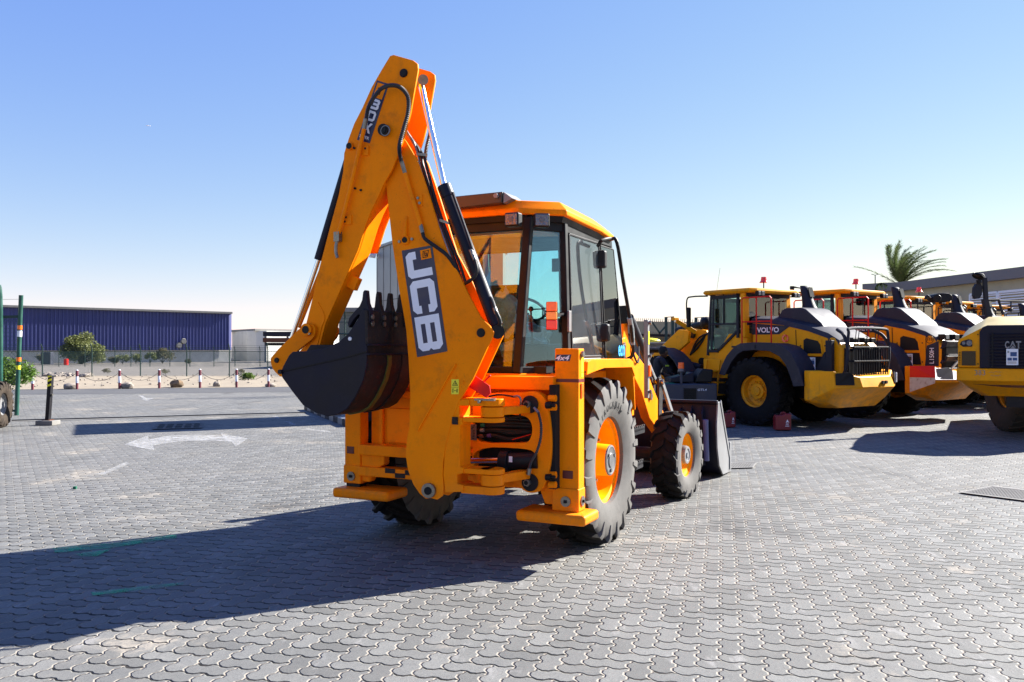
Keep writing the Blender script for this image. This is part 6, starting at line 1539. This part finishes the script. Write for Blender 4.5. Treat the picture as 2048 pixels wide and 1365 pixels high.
    # cab
    cy0, cy1, cx, zb, zt = .50, 1.62, .76, 1.40, 2.90
    b = MB(); b.prism([(-cx, cy0, 1.20), (-cx, cy1, 1.20), (-cx, cy1 + .02, 1.62), (-cx, 1.30, 1.62), (-cx, 1.02, 2.0), (-cx, cy0, 2.0)], (2 * cx, 0, 0)); cb_ = b.build('cab_base', P, r, bevel=.02)
    for sx in (-1, 1):
        b = MB(); b.bar((sx * cx, cy0 + .05, 1.9), (sx * cx * .97, cy0 + .08, zt), .16, .12, (0, 1, 0)); b.build('cab_pillar', P, cb_, bevel=.015)
    b = MB()
    for sx in (-1, 1):
        b.bar((sx * cx, cy1, 1.5), (sx * cx * .95, cy1 - .08, zt), .06, .06, (0, 1, 0)); b.bar((sx * (cx + .01), .74, 1.9), (sx * cx * .98, .76, zt), .05, .07, (0, 1, 0))
        b.bar((sx * (cx + .01), .76, zt - .06), (sx * (cx * .98), cy1 - .08, zt - .06), .05, .08); b.bar((sx * (cx + .01), 1.30, 1.62), (sx * (cx + .01), .76, 2.05), .05, .06); b.bar((sx * (cx + .01), 1.30, 1.60), (sx * (cx + .01), cy1, 1.60), .05, .06)
        b.bar((sx * (cx + .01), .76, 2.22), (sx * (cx + .01), 1.56, 2.22), .035, .04); b.bar((sx * (cx + .01), 1.16, 2.22), (sx * cx, 1.16, zt), .02, .025)
        b.bar((sx * (cx + .01), 1.50, 1.62), (sx * cx * .96, 1.46, zt), .04, .05, (0, 1, 0))
    b.bar((-cx, cy0 + .02, 2.22), (cx, cy0 + .02, 2.22), .06, .08); b.bar((-cx, cy0 + .02, zt - .03), (cx, cy0 + .02, zt - .03), .06, .10); b.bar((.18, cy0 + .02, 2.25), (.18, cy0 + .02, zt), .02, .03, (0, 1, 0))
    b.build('cab_frame', M['chargrey'], cb_, bevel=.008)
    b = MB(); b.bb((-cx + .08, cy0 + .015, 2.25), (cx - .08, cy0 + .025, zt - .07)); b.build('rear_window', M['glass_loader'], cb_, smooth=0)
    b = MB(); b.bb((-cx + .04, cy1 - .03, 1.62), (cx - .04, cy1 - .02, zt - .05)); b.build('windscreen', M['glass_loader'], cb_, smooth=0)
    for sx in (-1, 1):
        b = MB(); b.prism([(sx * (cx - .01), .78, zt - .08), (sx * (cx - .01), .78, 2.06), (sx * (cx - .01), 1.30, 1.65), (sx * (cx - .01), 1.58, 1.65), (sx * (cx - .01), 1.54, zt - .08)], (sx * .006, 0, 0)); b.build('door_window', M['glass_loader'], cb_, smooth=0)
    rp = [(-.90, .34), (-.72, .26), (.72, .26), (.90, .34), (.88, 1.68), (.6, 1.80), (-.6, 1.80), (-.88, 1.68)]
    b = MB(); b.loft([[V((x * .94, y * .97 + .02, zt)) for x, y in rp], [V((x, y, zt + .05)) for x, y in rp], [V((x * .96, y * .97 + .02, zt + .10)) for x, y in rp], [V((x * .6, y * .6 + .4, zt + .13)) for x, y in rp]], True); rf = b.build('roof', P, cb_, bevel=.012)
    for x, y in ((-.70, .24), (-.58, .24), (.58, .24), (.70, .24)):
        b = MB(); b.box((x, y, zt - .02), (.10, .09, .10)); b.build('work_lamp', M['black'], cb_, bevel=.01); b = MB(); b.box((x, y - .047, zt - .02), (.08, .006, .08)); b.build('lamp_lens', M['lamp'], cb_)
    if style != 4:
        b = MB(); b.cyl((-.28, .42, zt + .10), (-.28, .42, zt + .24), .014, seg=6); b.build('beacon_stem', M['black'], cb_); b = MB(); b.cyl((-.28, .42, zt + .24), (-.28, .42, zt + .28), .10, .07, 12); b.cyl((-.28, .42, zt + .28), (-.28, .42, zt + .37), .068, .055, 12); b.build('beacon', M['redlens'], cb_)
    if style == 1:
        b = MB(); b.tube([(-.6, 1.5, zt + .1), (-.66, 1.35, zt + .62)], .0035, 4); b.build('antenna', M['lightgrey'], cb_)
    for sx in (-1, 1):
        b = MB(); b.tube(bez([(sx * .8, 1.60, zt - .02), (sx * 1.15, 1.75, zt - .04), (sx * 1.28, 1.80, zt - .12), (sx * 1.28, 1.80, zt - .55)], 4), .018, 6); ma = b.build('mirror_arm', M['black'], r)
        b = MB(); b.box((sx * 1.24, 1.78, zt - .52), (.10, .07, .46)); b.build('mirror', M['black'], ma, bevel=.02)
    # cab interior
    b = MB(); b.bb((-.28, .72, 1.6), (.28, 1.2, 1.95)); b.prism([(-.24, .68, 1.9), (-.22, .60, 2.45), (-.22, .70, 2.5), (-.24, .84, 1.95)], (.46, 0, 0)); b.ball((0, .68, 2.52), .15, 10, 7, (1, .5, 1)); b.build('operator_seat', M['seat'], cb_, bevel=.03)
    b = MB(); b.bar((0, 1.45, 1.6), (0, 1.28, 2.12), .08, .08); q = V((0, 1.24, 2.16)); RX = Matrix.Rotation(radians(-35), 3, 'X'); b.tube([q + RX @ V((.2 * cos(a * pi / 9), .2 * sin(a * pi / 9), 0)) for a in range(19)], .014, 6, caps=False); b.bb((.3, .6, 1.6), (.5, 1.3, 1.98)); b.build('controls', M['black'], cb_)
    # handrails on the rear deck
    rail = M['red'] if red_rail else M['blackmetal']
    for sx in (-1, 1):
        b = MB(); xx = sx * .93; ts = .016
        b.tube([(xx, .50, 1.78), (xx, .50, 2.74), (xx, .46, 2.78), (xx, -.24, 2.78), (xx, -.28, 2.74), (xx, -.28, 1.72)], ts, 6); b.tube([(xx, .11, 2.78), (xx, .11, 1.74)], ts, 6); b.tube([(xx, .50, 2.25), (xx, -.28, 2.25)], ts, 6)
        b.build('handrail', rail, r)
        b = MB(); b.bb((sx * .64, -.35, 1.68), (sx * 1.22, .55, 1.72)); b.build('walkway', M['blackmetal'], r)
    # fire port ring
    b = MB(); b.lathe([(0, .045), (-.012, .045), (-.012, .085), (0, .085)], (-.664, -.44, 1.88 + hh), (1, 0, 0), 16); b.build('port_ring', M['redlens'], r)
    if not minimal:
        # front frame, lift arms and bucket
        b = MB(); b.prism([(-.30, 1.75, .7), (-.30, 1.75, 1.5), (-.30, 2.1, 2.10), (-.30, 2.7, 2.18), (-.30, 3.0, 1.9), (-.30, 3.3, .8)], (.10, 0, 0)); b.prism([(.20, 1.75, .7), (.20, 1.75, 1.5), (.20, 2.1, 2.10), (.20, 2.7, 2.18), (.20, 3.0, 1.9), (.20, 3.3, .8)], (.10, 0, 0)); ff = b.build('front_frame', P, r, bevel=.02)
        b = MB()
        for sx in (-1, 1): b.cyl((sx * .31, 2.5, 2.0), (sx * .35, 2.5, 2.0), .09, seg=14); b.cyl((sx * .31, 2.2, 1.35), (sx * .35, 2.2, 1.35), .09, seg=14)
        b.build('frame_pin', M['black'], ff)
        for sx in (-1, 1):
            b = MB(); b.prism([(sx * .52, y, z) for y, z in ((2.35, 2.1), (2.7, 2.12), (3.6, 1.5), (4.2, .8), (4.35, .4), (4.15, .3), (3.9, .75), (3.4, 1.15), (2.4, 1.8))], (sx * .09, 0, 0)); b.build('lift_arm', P, r, bevel=.015)
            b = MB(); b.cyl((sx * .45, 2.1, 1.2), (sx * .45, 2.9, 1.35), .08, seg=12); b.cyl((sx * .45, 2.9, 1.35), (sx * .45, 3.4, 1.3), .04, seg=10); b.build('lift_ram', M['chargrey'], r)
            b = MB(); b.bar((sx * .55, 2.2, 2.05), (sx * 1.05, 2.35, 2.32), .06, .10); b.box((sx * 1.10, 2.34, 2.36), (.16, .10, .07)); b.build('lamp_bracket', P, r, bevel=.01)
        for kx in range(3):
            b = MB(); b.tube(bez([(-.28 + .06 * kx, 1.7, 1.7), (-.32 + .05 * kx, 1.95, 2.0 + .06 * kx), (-.34, 2.3, 1.9 - .1 * kx), (-.30, 2.6, 1.5)], 5), .022, 6); b.build('hose', M['hose'], ff)
        b = MB(); b.cyl((0, 2.4, 2.25), (0, 3.3, 2.1), .10, seg=14); b.ball((0, 2.35, 2.28), .16, 12, 8); b.build('tilt_ram', M['black'], r)
        b = MB(); pf = [(4.3, .9), (4.25, .35), (4.5, .1), (5.3, .02), (5.3, .05), (4.52, .14), (4.3, .38), (4.36, .95)]
        b.prism([(-1.3, y, z) for y, z in pf], (2.6, 0, 0)); bk_ = b.build('bucket', M['grey'], r)
        b = MB()
        for x in (-1.3, 1.27): b.prism([(x, 4.32, .95), (x, 4.5, .95), (x, 5.3, .06), (x, 4.5, .1), (x, 4.27, .36)], (.03, 0, 0))
        b.build('bucket_side', M['grey'], bk_)
    return r
LF = radians(35.6)
L1 = loader('yellow wheel loader with a barred grille guard and posters, nearest the red jerrycans', (6.13, 18.92, 0), LF, 'yellow', 1.0, True, 1)
st = V((.81, .58, 0))
L2 = loader('orange wheel loader with red and white striped counterweight and fleet number 515', V((6.13, 18.92, 0)) + st * 3.35 + V((.25, .2, 0)), LF + radians(1), 'amber', 1.04, True, 2)
L3 = loader('orange wheel loader with black handrail and bulky black camera box by its roof beacon', V((6.13, 18.92, 0)) + st * 7.5 + V((.1, 1.2, 0)), LF + radians(1), 'amber', 1.05, False, 3, minimal=True)
L4 = loader('orange wheel loader with pale domed exhaust scoop, fourth cab in the row', V((6.13, 18.92, 0)) + st * 10.3 + V((.0, 1.9, 0)), LF, 'amber', 1.05, False, 4, minimal=True)
L5 = loader('orange wheel loader farthest to the right, only its cab showing at the frame edge', V((6.13, 18.92, 0)) + st * 13.7 + V((.0, 2.6, 0)), LF, 'amber', 1.05, False, 4, minimal=True)

# ================================================================== REAR OF THE CAT MACHINE
CTL, CTH = V((8.10, 15.5, 0)), radians(29)
ct = thing('articulated_machine', 'large yellow machine with black louvred grille lettered CAT at the right edge', 'earthmover', CTL, -CTH)
ct.scale = (.89, 1, 1)
# local: origin at the left end of the tail, +X along the tail, +Y forward into the machine
YL = M['yellow']; WT = 2.3
def tail(pts, z): return [V((x, y, z)) for x, y in pts]
bzp = [(0, .35), (.0, .06), (.08, 0), (WT - .08, 0), (WT, .06), (WT, .35), (WT - .02, 2.0), (.02, 2.0)]
b = MB(); b.loft([tail([(.45, .7), (.45, .5), (.6, .36), (WT - .6, .36), (WT - .45, .5), (WT - .45, .7), (WT - .3, 2.0), (.3, 2.0)], .80), tail([(.12, .4), (.12, .22), (.24, .12), (WT - .24, .12), (WT - .12, .22), (WT - .12, .4), (WT - .1, 2.0), (.1, 2.0)], 1.0), tail(bzp, 1.09), tail(bzp, 1.30), tail([(x * .99 + .01, y + .02) for x, y in bzp], 1.315)], True); bp_ = b.build('bumper', YL, ct, bevel=.02, segs=3)
b = MB(); rd = random.Random(3)
for i, ch in enumerate('383'): put_text(b, ch, (.33 + i * .068, -.003, 1.185), (.052, 0, 0), (0, 0, .095), -.006)
for i in range(10): b.box((.59 + i * .022, -.002, 1.245 + rd.uniform(-.012, .012)), (.014, .002, .006)); b.box((.62 + i * .018, -.002, 1.185 + rd.uniform(-.012, .012)), (.012, .002, .008))
b.build('chalk_marks', M['lightgrey'], bp_, smooth=0)
b = MB(); b.prism([(.3, .09, 1.02), (.9, .13, .97), (1.5, .13, .97), (2.0, .12, .99), (2.0, .06, 1.06), (.3, .06, 1.075)], (0, .03, 0)); b.build('scraped_edge', M['rust'], bp_)
hs = [(.03, 1.32), (.03, 1.80), (.06, 1.84), (.42, 2.02), (.50, 2.06), (WT - .50, 2.06), (WT - .42, 2.02), (WT - .06, 1.84), (WT - .03, 1.80), (WT - .03, 1.32)]
b = MB(); b.prism([(x, .02, z) for x, z in hs], (0, .30, 0)); hd = b.build('rear_panel', YL, ct, bevel=.025, segs=3)
M['pale_yellow'] = mat('pale_hood_yellow', (.42, .33, .14), .5, var=.06, dirt=(.3, .26, .16), dirt_amt=.4)  # paler yellow for the hood than for the rear panel
cxm = WT / 2
b = MB(); b.loft([[V((cxm + (x - cxm) * q_, y_, z + (dz_ if z > 1.5 else 0))) for x, z in hs] for y_, q_, dz_ in ((.325, .985, .0), (.7, .96, .06), (1.3, .92, .15), (2.2, .86, .24), (3.2, .80, .28))], True); b.build('hood', M['pale_yellow'], ct, smooth=30)
b = MB(); b.prism([(x, -.02, z) for x, z in ((.42, 1.31), (.42, 1.97), (.47, 2.05), (.56, 2.085), (WT - .56, 2.085), (WT - .47, 2.05), (WT - .42, 1.97), (WT - .42, 1.31))], (0, .12, 0)); gf_ = b.build('grille_frame', M['navy'], ct, bevel=.02, segs=3)
b = MB(); b.bb((.58, -.027, 1.33), (WT - .58, -.022, 1.95))
for i in range(11): b.box((cxm, -.036, 1.36 + i * .056), (WT - 1.2, .022, .024), Matrix.Rotation(.5, 3, 'X'))
b.build('grille_louvres', M['navy'], gf_)
b = MB(); b.bb((.63, -.05, 1.33), (.66, -.03, 1.95)); b.build('grille_post', M['black'], gf_)
b = MB(); zL = 1.665; x0 = .86
put_text(b, 'C', (x0, -.058, zL), (.078, 0, 0), (0, 0, .135), .04); put_text(b, 'A', (x0 + .075, -.058, zL), (.125, 0, 0), (0, 0, .135), .03); put_text(b, 'T', (x0 + .19, -.058, zL), (.09, 0, 0), (0, 0, .135), .04)
b.build('grille_lettering', M['lightgrey'], gf_, smooth=0)
b = MB(); b.prism([(x0 + .055, -.060, zL - .02), (x0 + .1375, -.060, zL + .075), (x0 + .22, -.060, zL - .02)], (0, -.003, 0)); b.build('lettering_notch', M['black'], gf_, smooth=0)
b = MB(); b.prism([(x0 + .072, -.064, zL - .02), (x0 + .1375, -.064, zL + .055), (x0 + .203, -.064, zL - .02)], (0, -.003, 0)); b.build('lettering_triangle', M['lightgrey'], gf_, smooth=0)
b = MB(); b.bb((.885, -.074, 1.375), (1.09, -.070, 1.66)); pst = b.build('poster', M['paper'], ct, smooth=0)
b = MB(); b.bb((.955, -.077, 1.53), (1.065, -.0745, 1.605)); b.bb((.905, -.077, 1.455), (.98, -.0745, 1.505)); b.bb((.995, -.077, 1.455), (1.07, -.0745, 1.505)); b.build('poster_pictures', M['photo_blue'], pst, smooth=0)
b = MB()
for k in range(4): b.bb((.905, -.077, 1.62 - k * .010), (.935, -.0745, 1.625 - k * .010))
b.build('poster_heading', M['chargrey'], pst, smooth=0); b = MB()
for k in range(4): b.bb((.905, -.077, 1.435 - k * .011), (1.06, -.0745, 1.438 - k * .011))
b.build('poster_text', M['chargrey'], pst, smooth=0)
b = MB(); b.prism([(x, -.003, z) for x, z in ((.065, 1.74), (.10, 1.80), (.22, 1.835), (.285, 1.82), (.29, 1.70), (.12, 1.70))], (0, .02, 0)); lr_ = b.build('lamp_recess', M['chargrey'], ct, bevel=.008)
for x, rr_ in ((.135, .032), (.235, .052)):
    b = MB(); b.cyl((x, -.02, 1.765), (x, .0, 1.765), rr_, seg=20); b.build('head_lamp', M['lamp'], lr_, bevel=.004)
b = MB(); b.bb((.10, -.012, 1.36), (.35, .02, 1.62)); b.cyl((.225, -.018, 1.49), (.225, -.012, 1.49), .115, seg=8); b.build('side_grille', mat('brown_mesh', (.13, .075, .012), .7, var=.3, scale=60), ct, bevel=.008)
b = MB()
for k in range(8): b.bb((.045, .010, 1.38 + k * .030), (.075, .018, 1.393 + k * .030))
for x, z in ((.39, 1.92), (.39, 1.39)): b.cyl((x, .02, z), (x, .0, z), .012, seg=8)
b.build('small_slots', M['black'], ct)
M['wornbrown'] = mat('worn_brown_tyre', (.07, .058, .045), .85, var=.3, scale=4, dirt=(.14, .11, .08), dirt_amt=.6, bump=.2)
for xx_, sx in ((1.30, -1), (2.15, 1)):
    c = (xx_ + .2 * sx, 2.35, .88); w = rim_mesh('wheel', ct, c, .42, .56, .2, YL, sx, radians(24)); tyre(w, c, .88, .62, .40, 24, .030, .2, .065, [M['wornbrown'], M['wornbrown']], shoulder=.14, yaw=radians(24), out=.94)
b = MB(); b.bb((.9, .4, .6), (2.0, 6.0, 1.2)); b.build('chassis', M['blackmetal'], ct)
# mirror mast and guard rails of the same machine
Ym = 17.6
def attach(o, root):
    m_ = (Matrix.Translation(root.location) @ root.rotation_euler.to_matrix().to_4x4() @ Matrix.Diagonal((*root.scale, 1))).inverted()
    o.data.transform(m_); o.parent = root; return o
b = MB(); b.bar(at(1979, 640, Ym), at(1970, 598, Ym), .10, .08, (0, 1, 0)); b.bar(at(1972, 604, Ym), at(1969, 556, Ym), .075, .07, (0, 1, 0)); b.tube(bez([at(1969, 560, Ym), at(1965, 550, Ym), at(1955, 551, Ym), at(1946, 547, Ym)], 4), .028, 6); ms_ = attach(b.build('mirror_mast', M['chargrey']), ct)
b = MB(); b.prism([at(x, y, Ym) for x, y in rounded([(1949, 568), (1966, 566), (1964, 597), (1947, 599)], 3)], (0, .09, 0)); mm_ = attach(b.build('tall_mirror', M['chargrey'], bevel=.01), ct)
b = MB(); c_ = at(1956, 554, Ym); b.lathe([(0, .12), (.02, .115), (.05, .05), (.06, 0)], c_, (.5, .2, .84), 18); b.cyl(at(1957, 560, Ym), at(1958, 567, Ym), .05, seg=10); attach(b.build('round_mirror', M['black']), ct)
b = MB(); b.tube([at(1966, 601, Ym), at(1997, 600, Ym), at(2006, 630, Ym)], .03, 6); b.tube([at(1998, 602, Ym), at(2060, 604, Ym)], .018, 6); b.tube([at(1960, 615, Ym), at(2040, 613, Ym)], .012, 5); b.tube([at(2022, 603, Ym), at(2022, 625, Ym)], .014, 5); attach(b.build('guard_rail', M['chargrey']), ct)
# black cylinder box beside the third loader's beacon
Yc = 21.8; bx3 = thing('camera_box', 'bulky black camera housing slung beside the red beacon of the third loader', 'camera box')
b = MB(); b.prism([at(x, y, Yc) for x, y in rounded([(1866, 590), (1880, 586), (1905, 587), (1906, 604), (1880, 604), (1868, 600)], 3)], (0, .4, 0)); b.cyl(at(1874, 597, Yc - .15), at(1874, 597, Yc), .10, seg=14); b.build('housing', M['black'], bx3, bevel=.02)
b = MB(); b.tube(bez([at(1850, 598, Yc), at(1855, 592, Yc), at(1861, 597, Yc), at(1868, 594, Yc)], 4), .03, 6); b.build('cable', M['hose'], bx3)
# loader 2 roof camera arm
b = MB(); b.tube(bez([at(1584, 576, 20.3), at(1592, 575, 20.3), at(1612, 577, 20.5), at(1618, 574, 20.6)], 4), .022, 6); b.box(at(1584, 577, 20.3), (.08, .08, .10)); attach(b.build('camera_arm', M['black']), L2)

# driver silhouette in the second cab
# ================================================================== JERRYCANS
def can(px, py, w, h, rz, label):
    p = ground(px, py); W_ = w * p.y / FPX; H_ = h * p.y / FPX
    r = thing('jerrycan', label, 'jerrycan', p, rz, 'red jerrycans')
    b = MB(); b.prism([(-W_ / 2, 0, .02), (-W_ / 2, 0, H_ * .80), (-W_ * .40, 0, H_ * .92), (-W_ * .02, 0, H_ * .92), (.06 * W_, 0, H_), (.46 * W_, 0, H_), (W_ / 2, 0, H_ * .92), (W_ / 2, 0, .02)], (0, W_ * .72, 0)); b.build('body', M['redplastic'], r, bevel=.022, segs=3)
    b = MB(); b.tube(bez([(-W_ * .12, W_ * .36, H_ * .90), (-W_ * .05, W_ * .36, H_ * 1.03), (W_ * .15, W_ * .36, H_ * 1.05), (W_ * .22, W_ * .36, H_ * .98)], 3), .014, 6); b.build('handle', M['redplastic'], r)
    b = MB(); b.cyl((-W_ * .3, W_ * .36, H_ * .92), (-W_ * .3, W_ * .36, H_ * .99), .032, seg=12); b.build('cap', M['black'], r)
    b = MB(); x0 = W_ * .14; b.prism([(x0, -.004, H_ * .48), (x0 + W_ * .10, -.004, H_ * .68), (x0 + W_ * .22, -.004, H_ * .48), (x0 + W_ * .13, -.004, H_ * .53)], (0, -.002, 0)); b.bb((x0 - .01, -.006, H_ * .28), (x0 + W_ * .22, -.004, H_ * .31))
    for k in range(4): b.bb((x0, -.006, H_ * (.36 + k * .025)), (x0 + W_ * .18, -.004, H_ * (.37 + k * .025)))
    b.build('label_mark', M['white'], r, smooth=0)
can(1567, 863, 31, 35, radians(-4), 'red plastic jerrycan with white label standing before the big rear tyre')
can(1461, 857, 22, 33, radians(8), 'red plastic jerrycan half hidden behind the black loader bucket')

# ================================================================== UTILITY CART
cp0 = ground(1381, 842)
kt = thing('service_cart', 'slate grey service cart with louvred grille and orange beacon on a post', 'service cart', (cp0.x, 18.6, 0), radians(3))
def K(px, py, Y=18.6): return at(px, py, Y) - V((cp0.x, 18.6, 0))
xL, xR = K(1328, 0).x, K(1434, 0).x; zT = K(0, 768).z
b = MB(); b.bb((xL, 0, .25), (xR, 1.1, zT)); bd_ = b.build('body', M['slate'], kt, bevel=.03, segs=3)
b = MB(); b.bb((xL + .04, -.006, .3), (K(1364, 0).x, 0, zT - .05)); b.bb((K(1366, 0).x, -.006, .3), (K(1390, 0).x, 0, zT - .05)); b.bb((K(1393, 0).x, -.006, .3), (xR - .04, 0, zT - .05)); b.build('door_panel', M['slate'], bd_, bevel=.004)
b = MB(); b.bb((K(1366, 0).x, -.012, .35), (K(1391, 0).x, -.006, K(0, 777).z)); 
for k in range(12): b.box((K(1378.5, 0).x, -.018, .36 + k * .036), (.27, .02, .012))
b.build('louvre', M['black'], bd_)
b = MB(); put_text(b, 'GTL4', (K(1392, 0).x + .02, -.010, K(0, 782).z), (.20, 0, 0), (0, 0, .045), .01, .2); b.build('lettering', M['white'], bd_, smooth=0)
b = MB(); x_ = K(1361, 0).x; b.bb((x_ - .02, .0, zT), (x_ + .025, .05, K(0, 744).z)); ps_ = b.build('beacon_post', M['slate'], kt)
b = MB(); b.cyl((x_, .02, K(0, 743).z), (x_, .02, K(0, 737.5).z), .07, .06, 14); b.build('beacon_base', M['hub'], ps_)
b = MB(); b.cyl((x_, .02, K(0, 737.5).z), (x_, .02, K(0, 725.5).z), .066, .060, 16); b.build('beacon_lens', mat('orange_beacon', (.95, .12, .01), .25, var=.03), ps_)
b = MB(); b.prism([(q.x, .1, q.z) for q in (K(1393, 766), K(1396, 755), K(1408, 738), K(1430, 740), K(1428, 766))], (0, .5, 0)); b.build('console', M['black'], kt, bevel=.03)
b = MB(); b.prism([(q.x, .2, q.z) for q in (K(1345, 766), K(1345, 757), K(1370, 752), K(1392, 745), K(1393, 766))], (0, .6, 0)); b.ball(K(1370, 745) + V((0, .3, 0)), .10, 12, 8, (1, 1, .8)); b.build('tool_tray', M['chargrey'], kt, bevel=.02)
for sx in (xL + .15, xR - .2):
    b = MB(); b.cyl((sx, .05, .2), (sx, .2, .2), .2, seg=20); b.build('wheel', M['tyreblack'], kt, bevel=.02)
b = MB(); rd = random.Random(6)
cc_ = at(1341, 768, 18.75)
n_ = 14; vs = []
for j in range(n_ + 1):
    for i in range(n_ + 1):
        u_, v_ = i / n_ - .5, j / n_ - .5; ex_ = max(0, .5 - abs(u_)) ** .4
        vs.append(cc_ + V((u_ * .36, v_ * .28, .065 * ex_ * (.6 + .5 * sin(9 * u_ + 5 * v_) * cos(13 * v_)) - .02)))
b.add(vs, [(j * (n_ + 1) + i, j * (n_ + 1) + i + 1, (j + 1) * (n_ + 1) + i + 1, (j + 1) * (n_ + 1) + i) for j in range(n_) for i in range(n_)])
o = b.build('cloth', M['teal'], smooth=60); sm = o.modifiers.new('thick', 'SOLIDIFY'); sm.thickness = .012
tag(o, 'crumpled green cloth lying on top of the slate grey cart', 'cloth')

# ================================================================== THE MAN
def person(label, loc, rz):
    """one skinned body; local +Y is the way he faces"""
    J = {}; E_ = []; R_ = {}
    def j(n, p, r, par=None):
        J[n] = V(p); R_[n] = r
        if par: E_.append((par, n))
    j('pelvis', (0, 0, .92), .135)
    j('belly', (0, .03, 1.06), .125, 'pelvis'); j('chest', (0, .09, 1.27), .145, 'belly'); j('neckb', (0, .15, 1.42), .075, 'chest'); j('neck', (0, .19, 1.48), .056, 'neckb')
    for s, n in ((-1, 'l'), (1, 'r')):
        j('sh' + n, (s * .17, .12, 1.37), .068, 'neckb'); j('el' + n, (s * .24, .22, 1.12), .048, 'sh' + n); j('wr' + n, (s * .15, .44, 1.03), .030, 'el' + n); j('hd' + n, (s * .13, .51, 1.02), .034, 'wr' + n)
        j('hip' + n, (s * .10, 0, .86), .098, 'pelvis'); j('kn' + n, (s * .12, .04, .48), .062, 'hip' + n); j('an' + n, (s * .12, 0, .10), .043, 'kn' + n); j('toe' + n, (s * .14, .14, .045), .040, 'an' + n)
    names = list(J); me = bpy.data.meshes.new('person'); me.from_pydata([tuple(J[n]) for n in names], [(names.index(a), names.index(c)) for a, c in E_], [])
    o = bpy.data.objects.new('person_tmp', me); col.objects.link(o)
    sk = o.modifiers.new('skin', 'SKIN'); sk.use_smooth_shade = True
    for i, n in enumerate(names): me.skin_vertices[0].data[i].radius = (R_[n], R_[n] * (.78 if n in ('chest', 'belly', 'pelvis') else 1))
    me.skin_vertices[0].data[0].use_root = True
    sb = o.modifiers.new('sub', 'SUBSURF'); sb.levels = 2; sb.render_levels = 2
    bpy.context.view_layer.update()
    body = bpy.data.meshes.new_from_object(o.evaluated_get(bpy.context.evaluated_depsgraph_get()))
    bpy.data.objects.remove(o)
    body.materials.clear(); body.materials.append(M['shirt']); body.materials.append(M['skin'])
    for p in body.polygons:
        c = p.center; p.material_index = 1 if ((c.y > .34 and c.z > .9) or c.z > 1.455) else 0
    # head joined into the same mesh
    bm = bmesh.new(); bm.from_mesh(body)
    hm = MB(); hc = V((0, .235, 1.585)); hm.ball(hc, .105, 18, 12, (.80, .98, 1.18)); hm.ball(hc + V((0, .105, -.01)), .022, 8, 6, (.8, 1, 1.3)); hm.ball(hc + V((0, .092, -.055)), .03, 8, 6, (1.1, .6, .45))
    for s in (-1, 1): hm.ball(hc + V((s * .086, 0, -.005)), .026, 8, 6, (.4, .8, 1.2)); hm.ball(hc + V((s * .034, .088, .018)), .013, 8, 6)
    hm.ball(hc + V((0, .03, -.09)), .055, 10, 6, (1, 1.1, .8))
    # fingers: four and a thumb on each hand
    for s in (-1, 1):
        for f_ in range(4):
            a = V((s * .13 + (f_ - 1.5) * .019, .535, 1.02)); L_ = (.034, .040, .037, .028)[f_]
            hm.tube([a, a + V((0, L_, -.008)), a + V((0, L_ * 1.7, -.028)), a + V((0, L_ * 1.8, -.05))], [.0095, .009, .008, .006], 6)
        a = V((s * .13 - s * .03, .50, 1.02)); hm.tube([a, a + V((-s * .025, .022, -.012)), a + V((-s * .03, .05, -.025))], [.011, .0095, .007], 6)
    tm = bpy.data.meshes.new('h'); tm.from_pydata([tuple(v) for v in hm.v], [], hm.f)
    n0 = len(bm.faces); bm.from_mesh(tm); bm.faces.ensure_lookup_table()
    for f in bm.faces[n0:]: f.material_index = 1
    bmesh.ops.recalc_face_normals(bm, faces=bm.faces); bm.to_mesh(body); bm.free(); bpy.data.meshes.remove(tm)
    body.polygons.foreach_set('use_smooth', [True] * len(body.polygons)); body.name = 'person'
    r = bpy.data.objects.new('person', body); col.objects.link(r); r.location = loc; r.rotation_euler = (0, 0, rz); tag(r, label, 'person')
    b = MB(); b.ball(hc + V((0, -.012, .022)), .108, 16, 10, (.84, 1.0, 1.14)); b.v = [V((v.x, min(v.y, hc.y + .075), max(v.z, hc.z + .03 if v.y > hc.y + .02 else hc.z - .05))) for v in b.v]
    b.build('hair', M['dark'], r, smooth=60)
    b = MB(); b.box((.262, .165, 1.27), (.02, .09, .035)); b.build('sleeve_band', M['hivis'], r, bevel=.004)
    return r
mp = at(1311, 720, 19.4)
person('man with short dark hair in a navy work shirt leaning towards the grey cart', (mp.x, 19.5, 0), radians(-68))
b = MB(); rd = random.Random(2); q = at(1296, 760, 19.2); b.ball(q, .09, 10, 7, (.8, .8, 1.1), .35, rd); tag(b.build('cloth', M['purple'], smooth=60), 'purple rag beside the man behind the loader ram', 'rag')

# light posts' shadows etc. come from real things only; flatten anything nested deeper than thing > part > sub-part
def depth(o):
    d = 0
    while o.parent: o = o.parent; d += 1
    return d
for o in list(col.objects):
    while o.parent and depth(o) > 2: o.parent = o.parent.parent
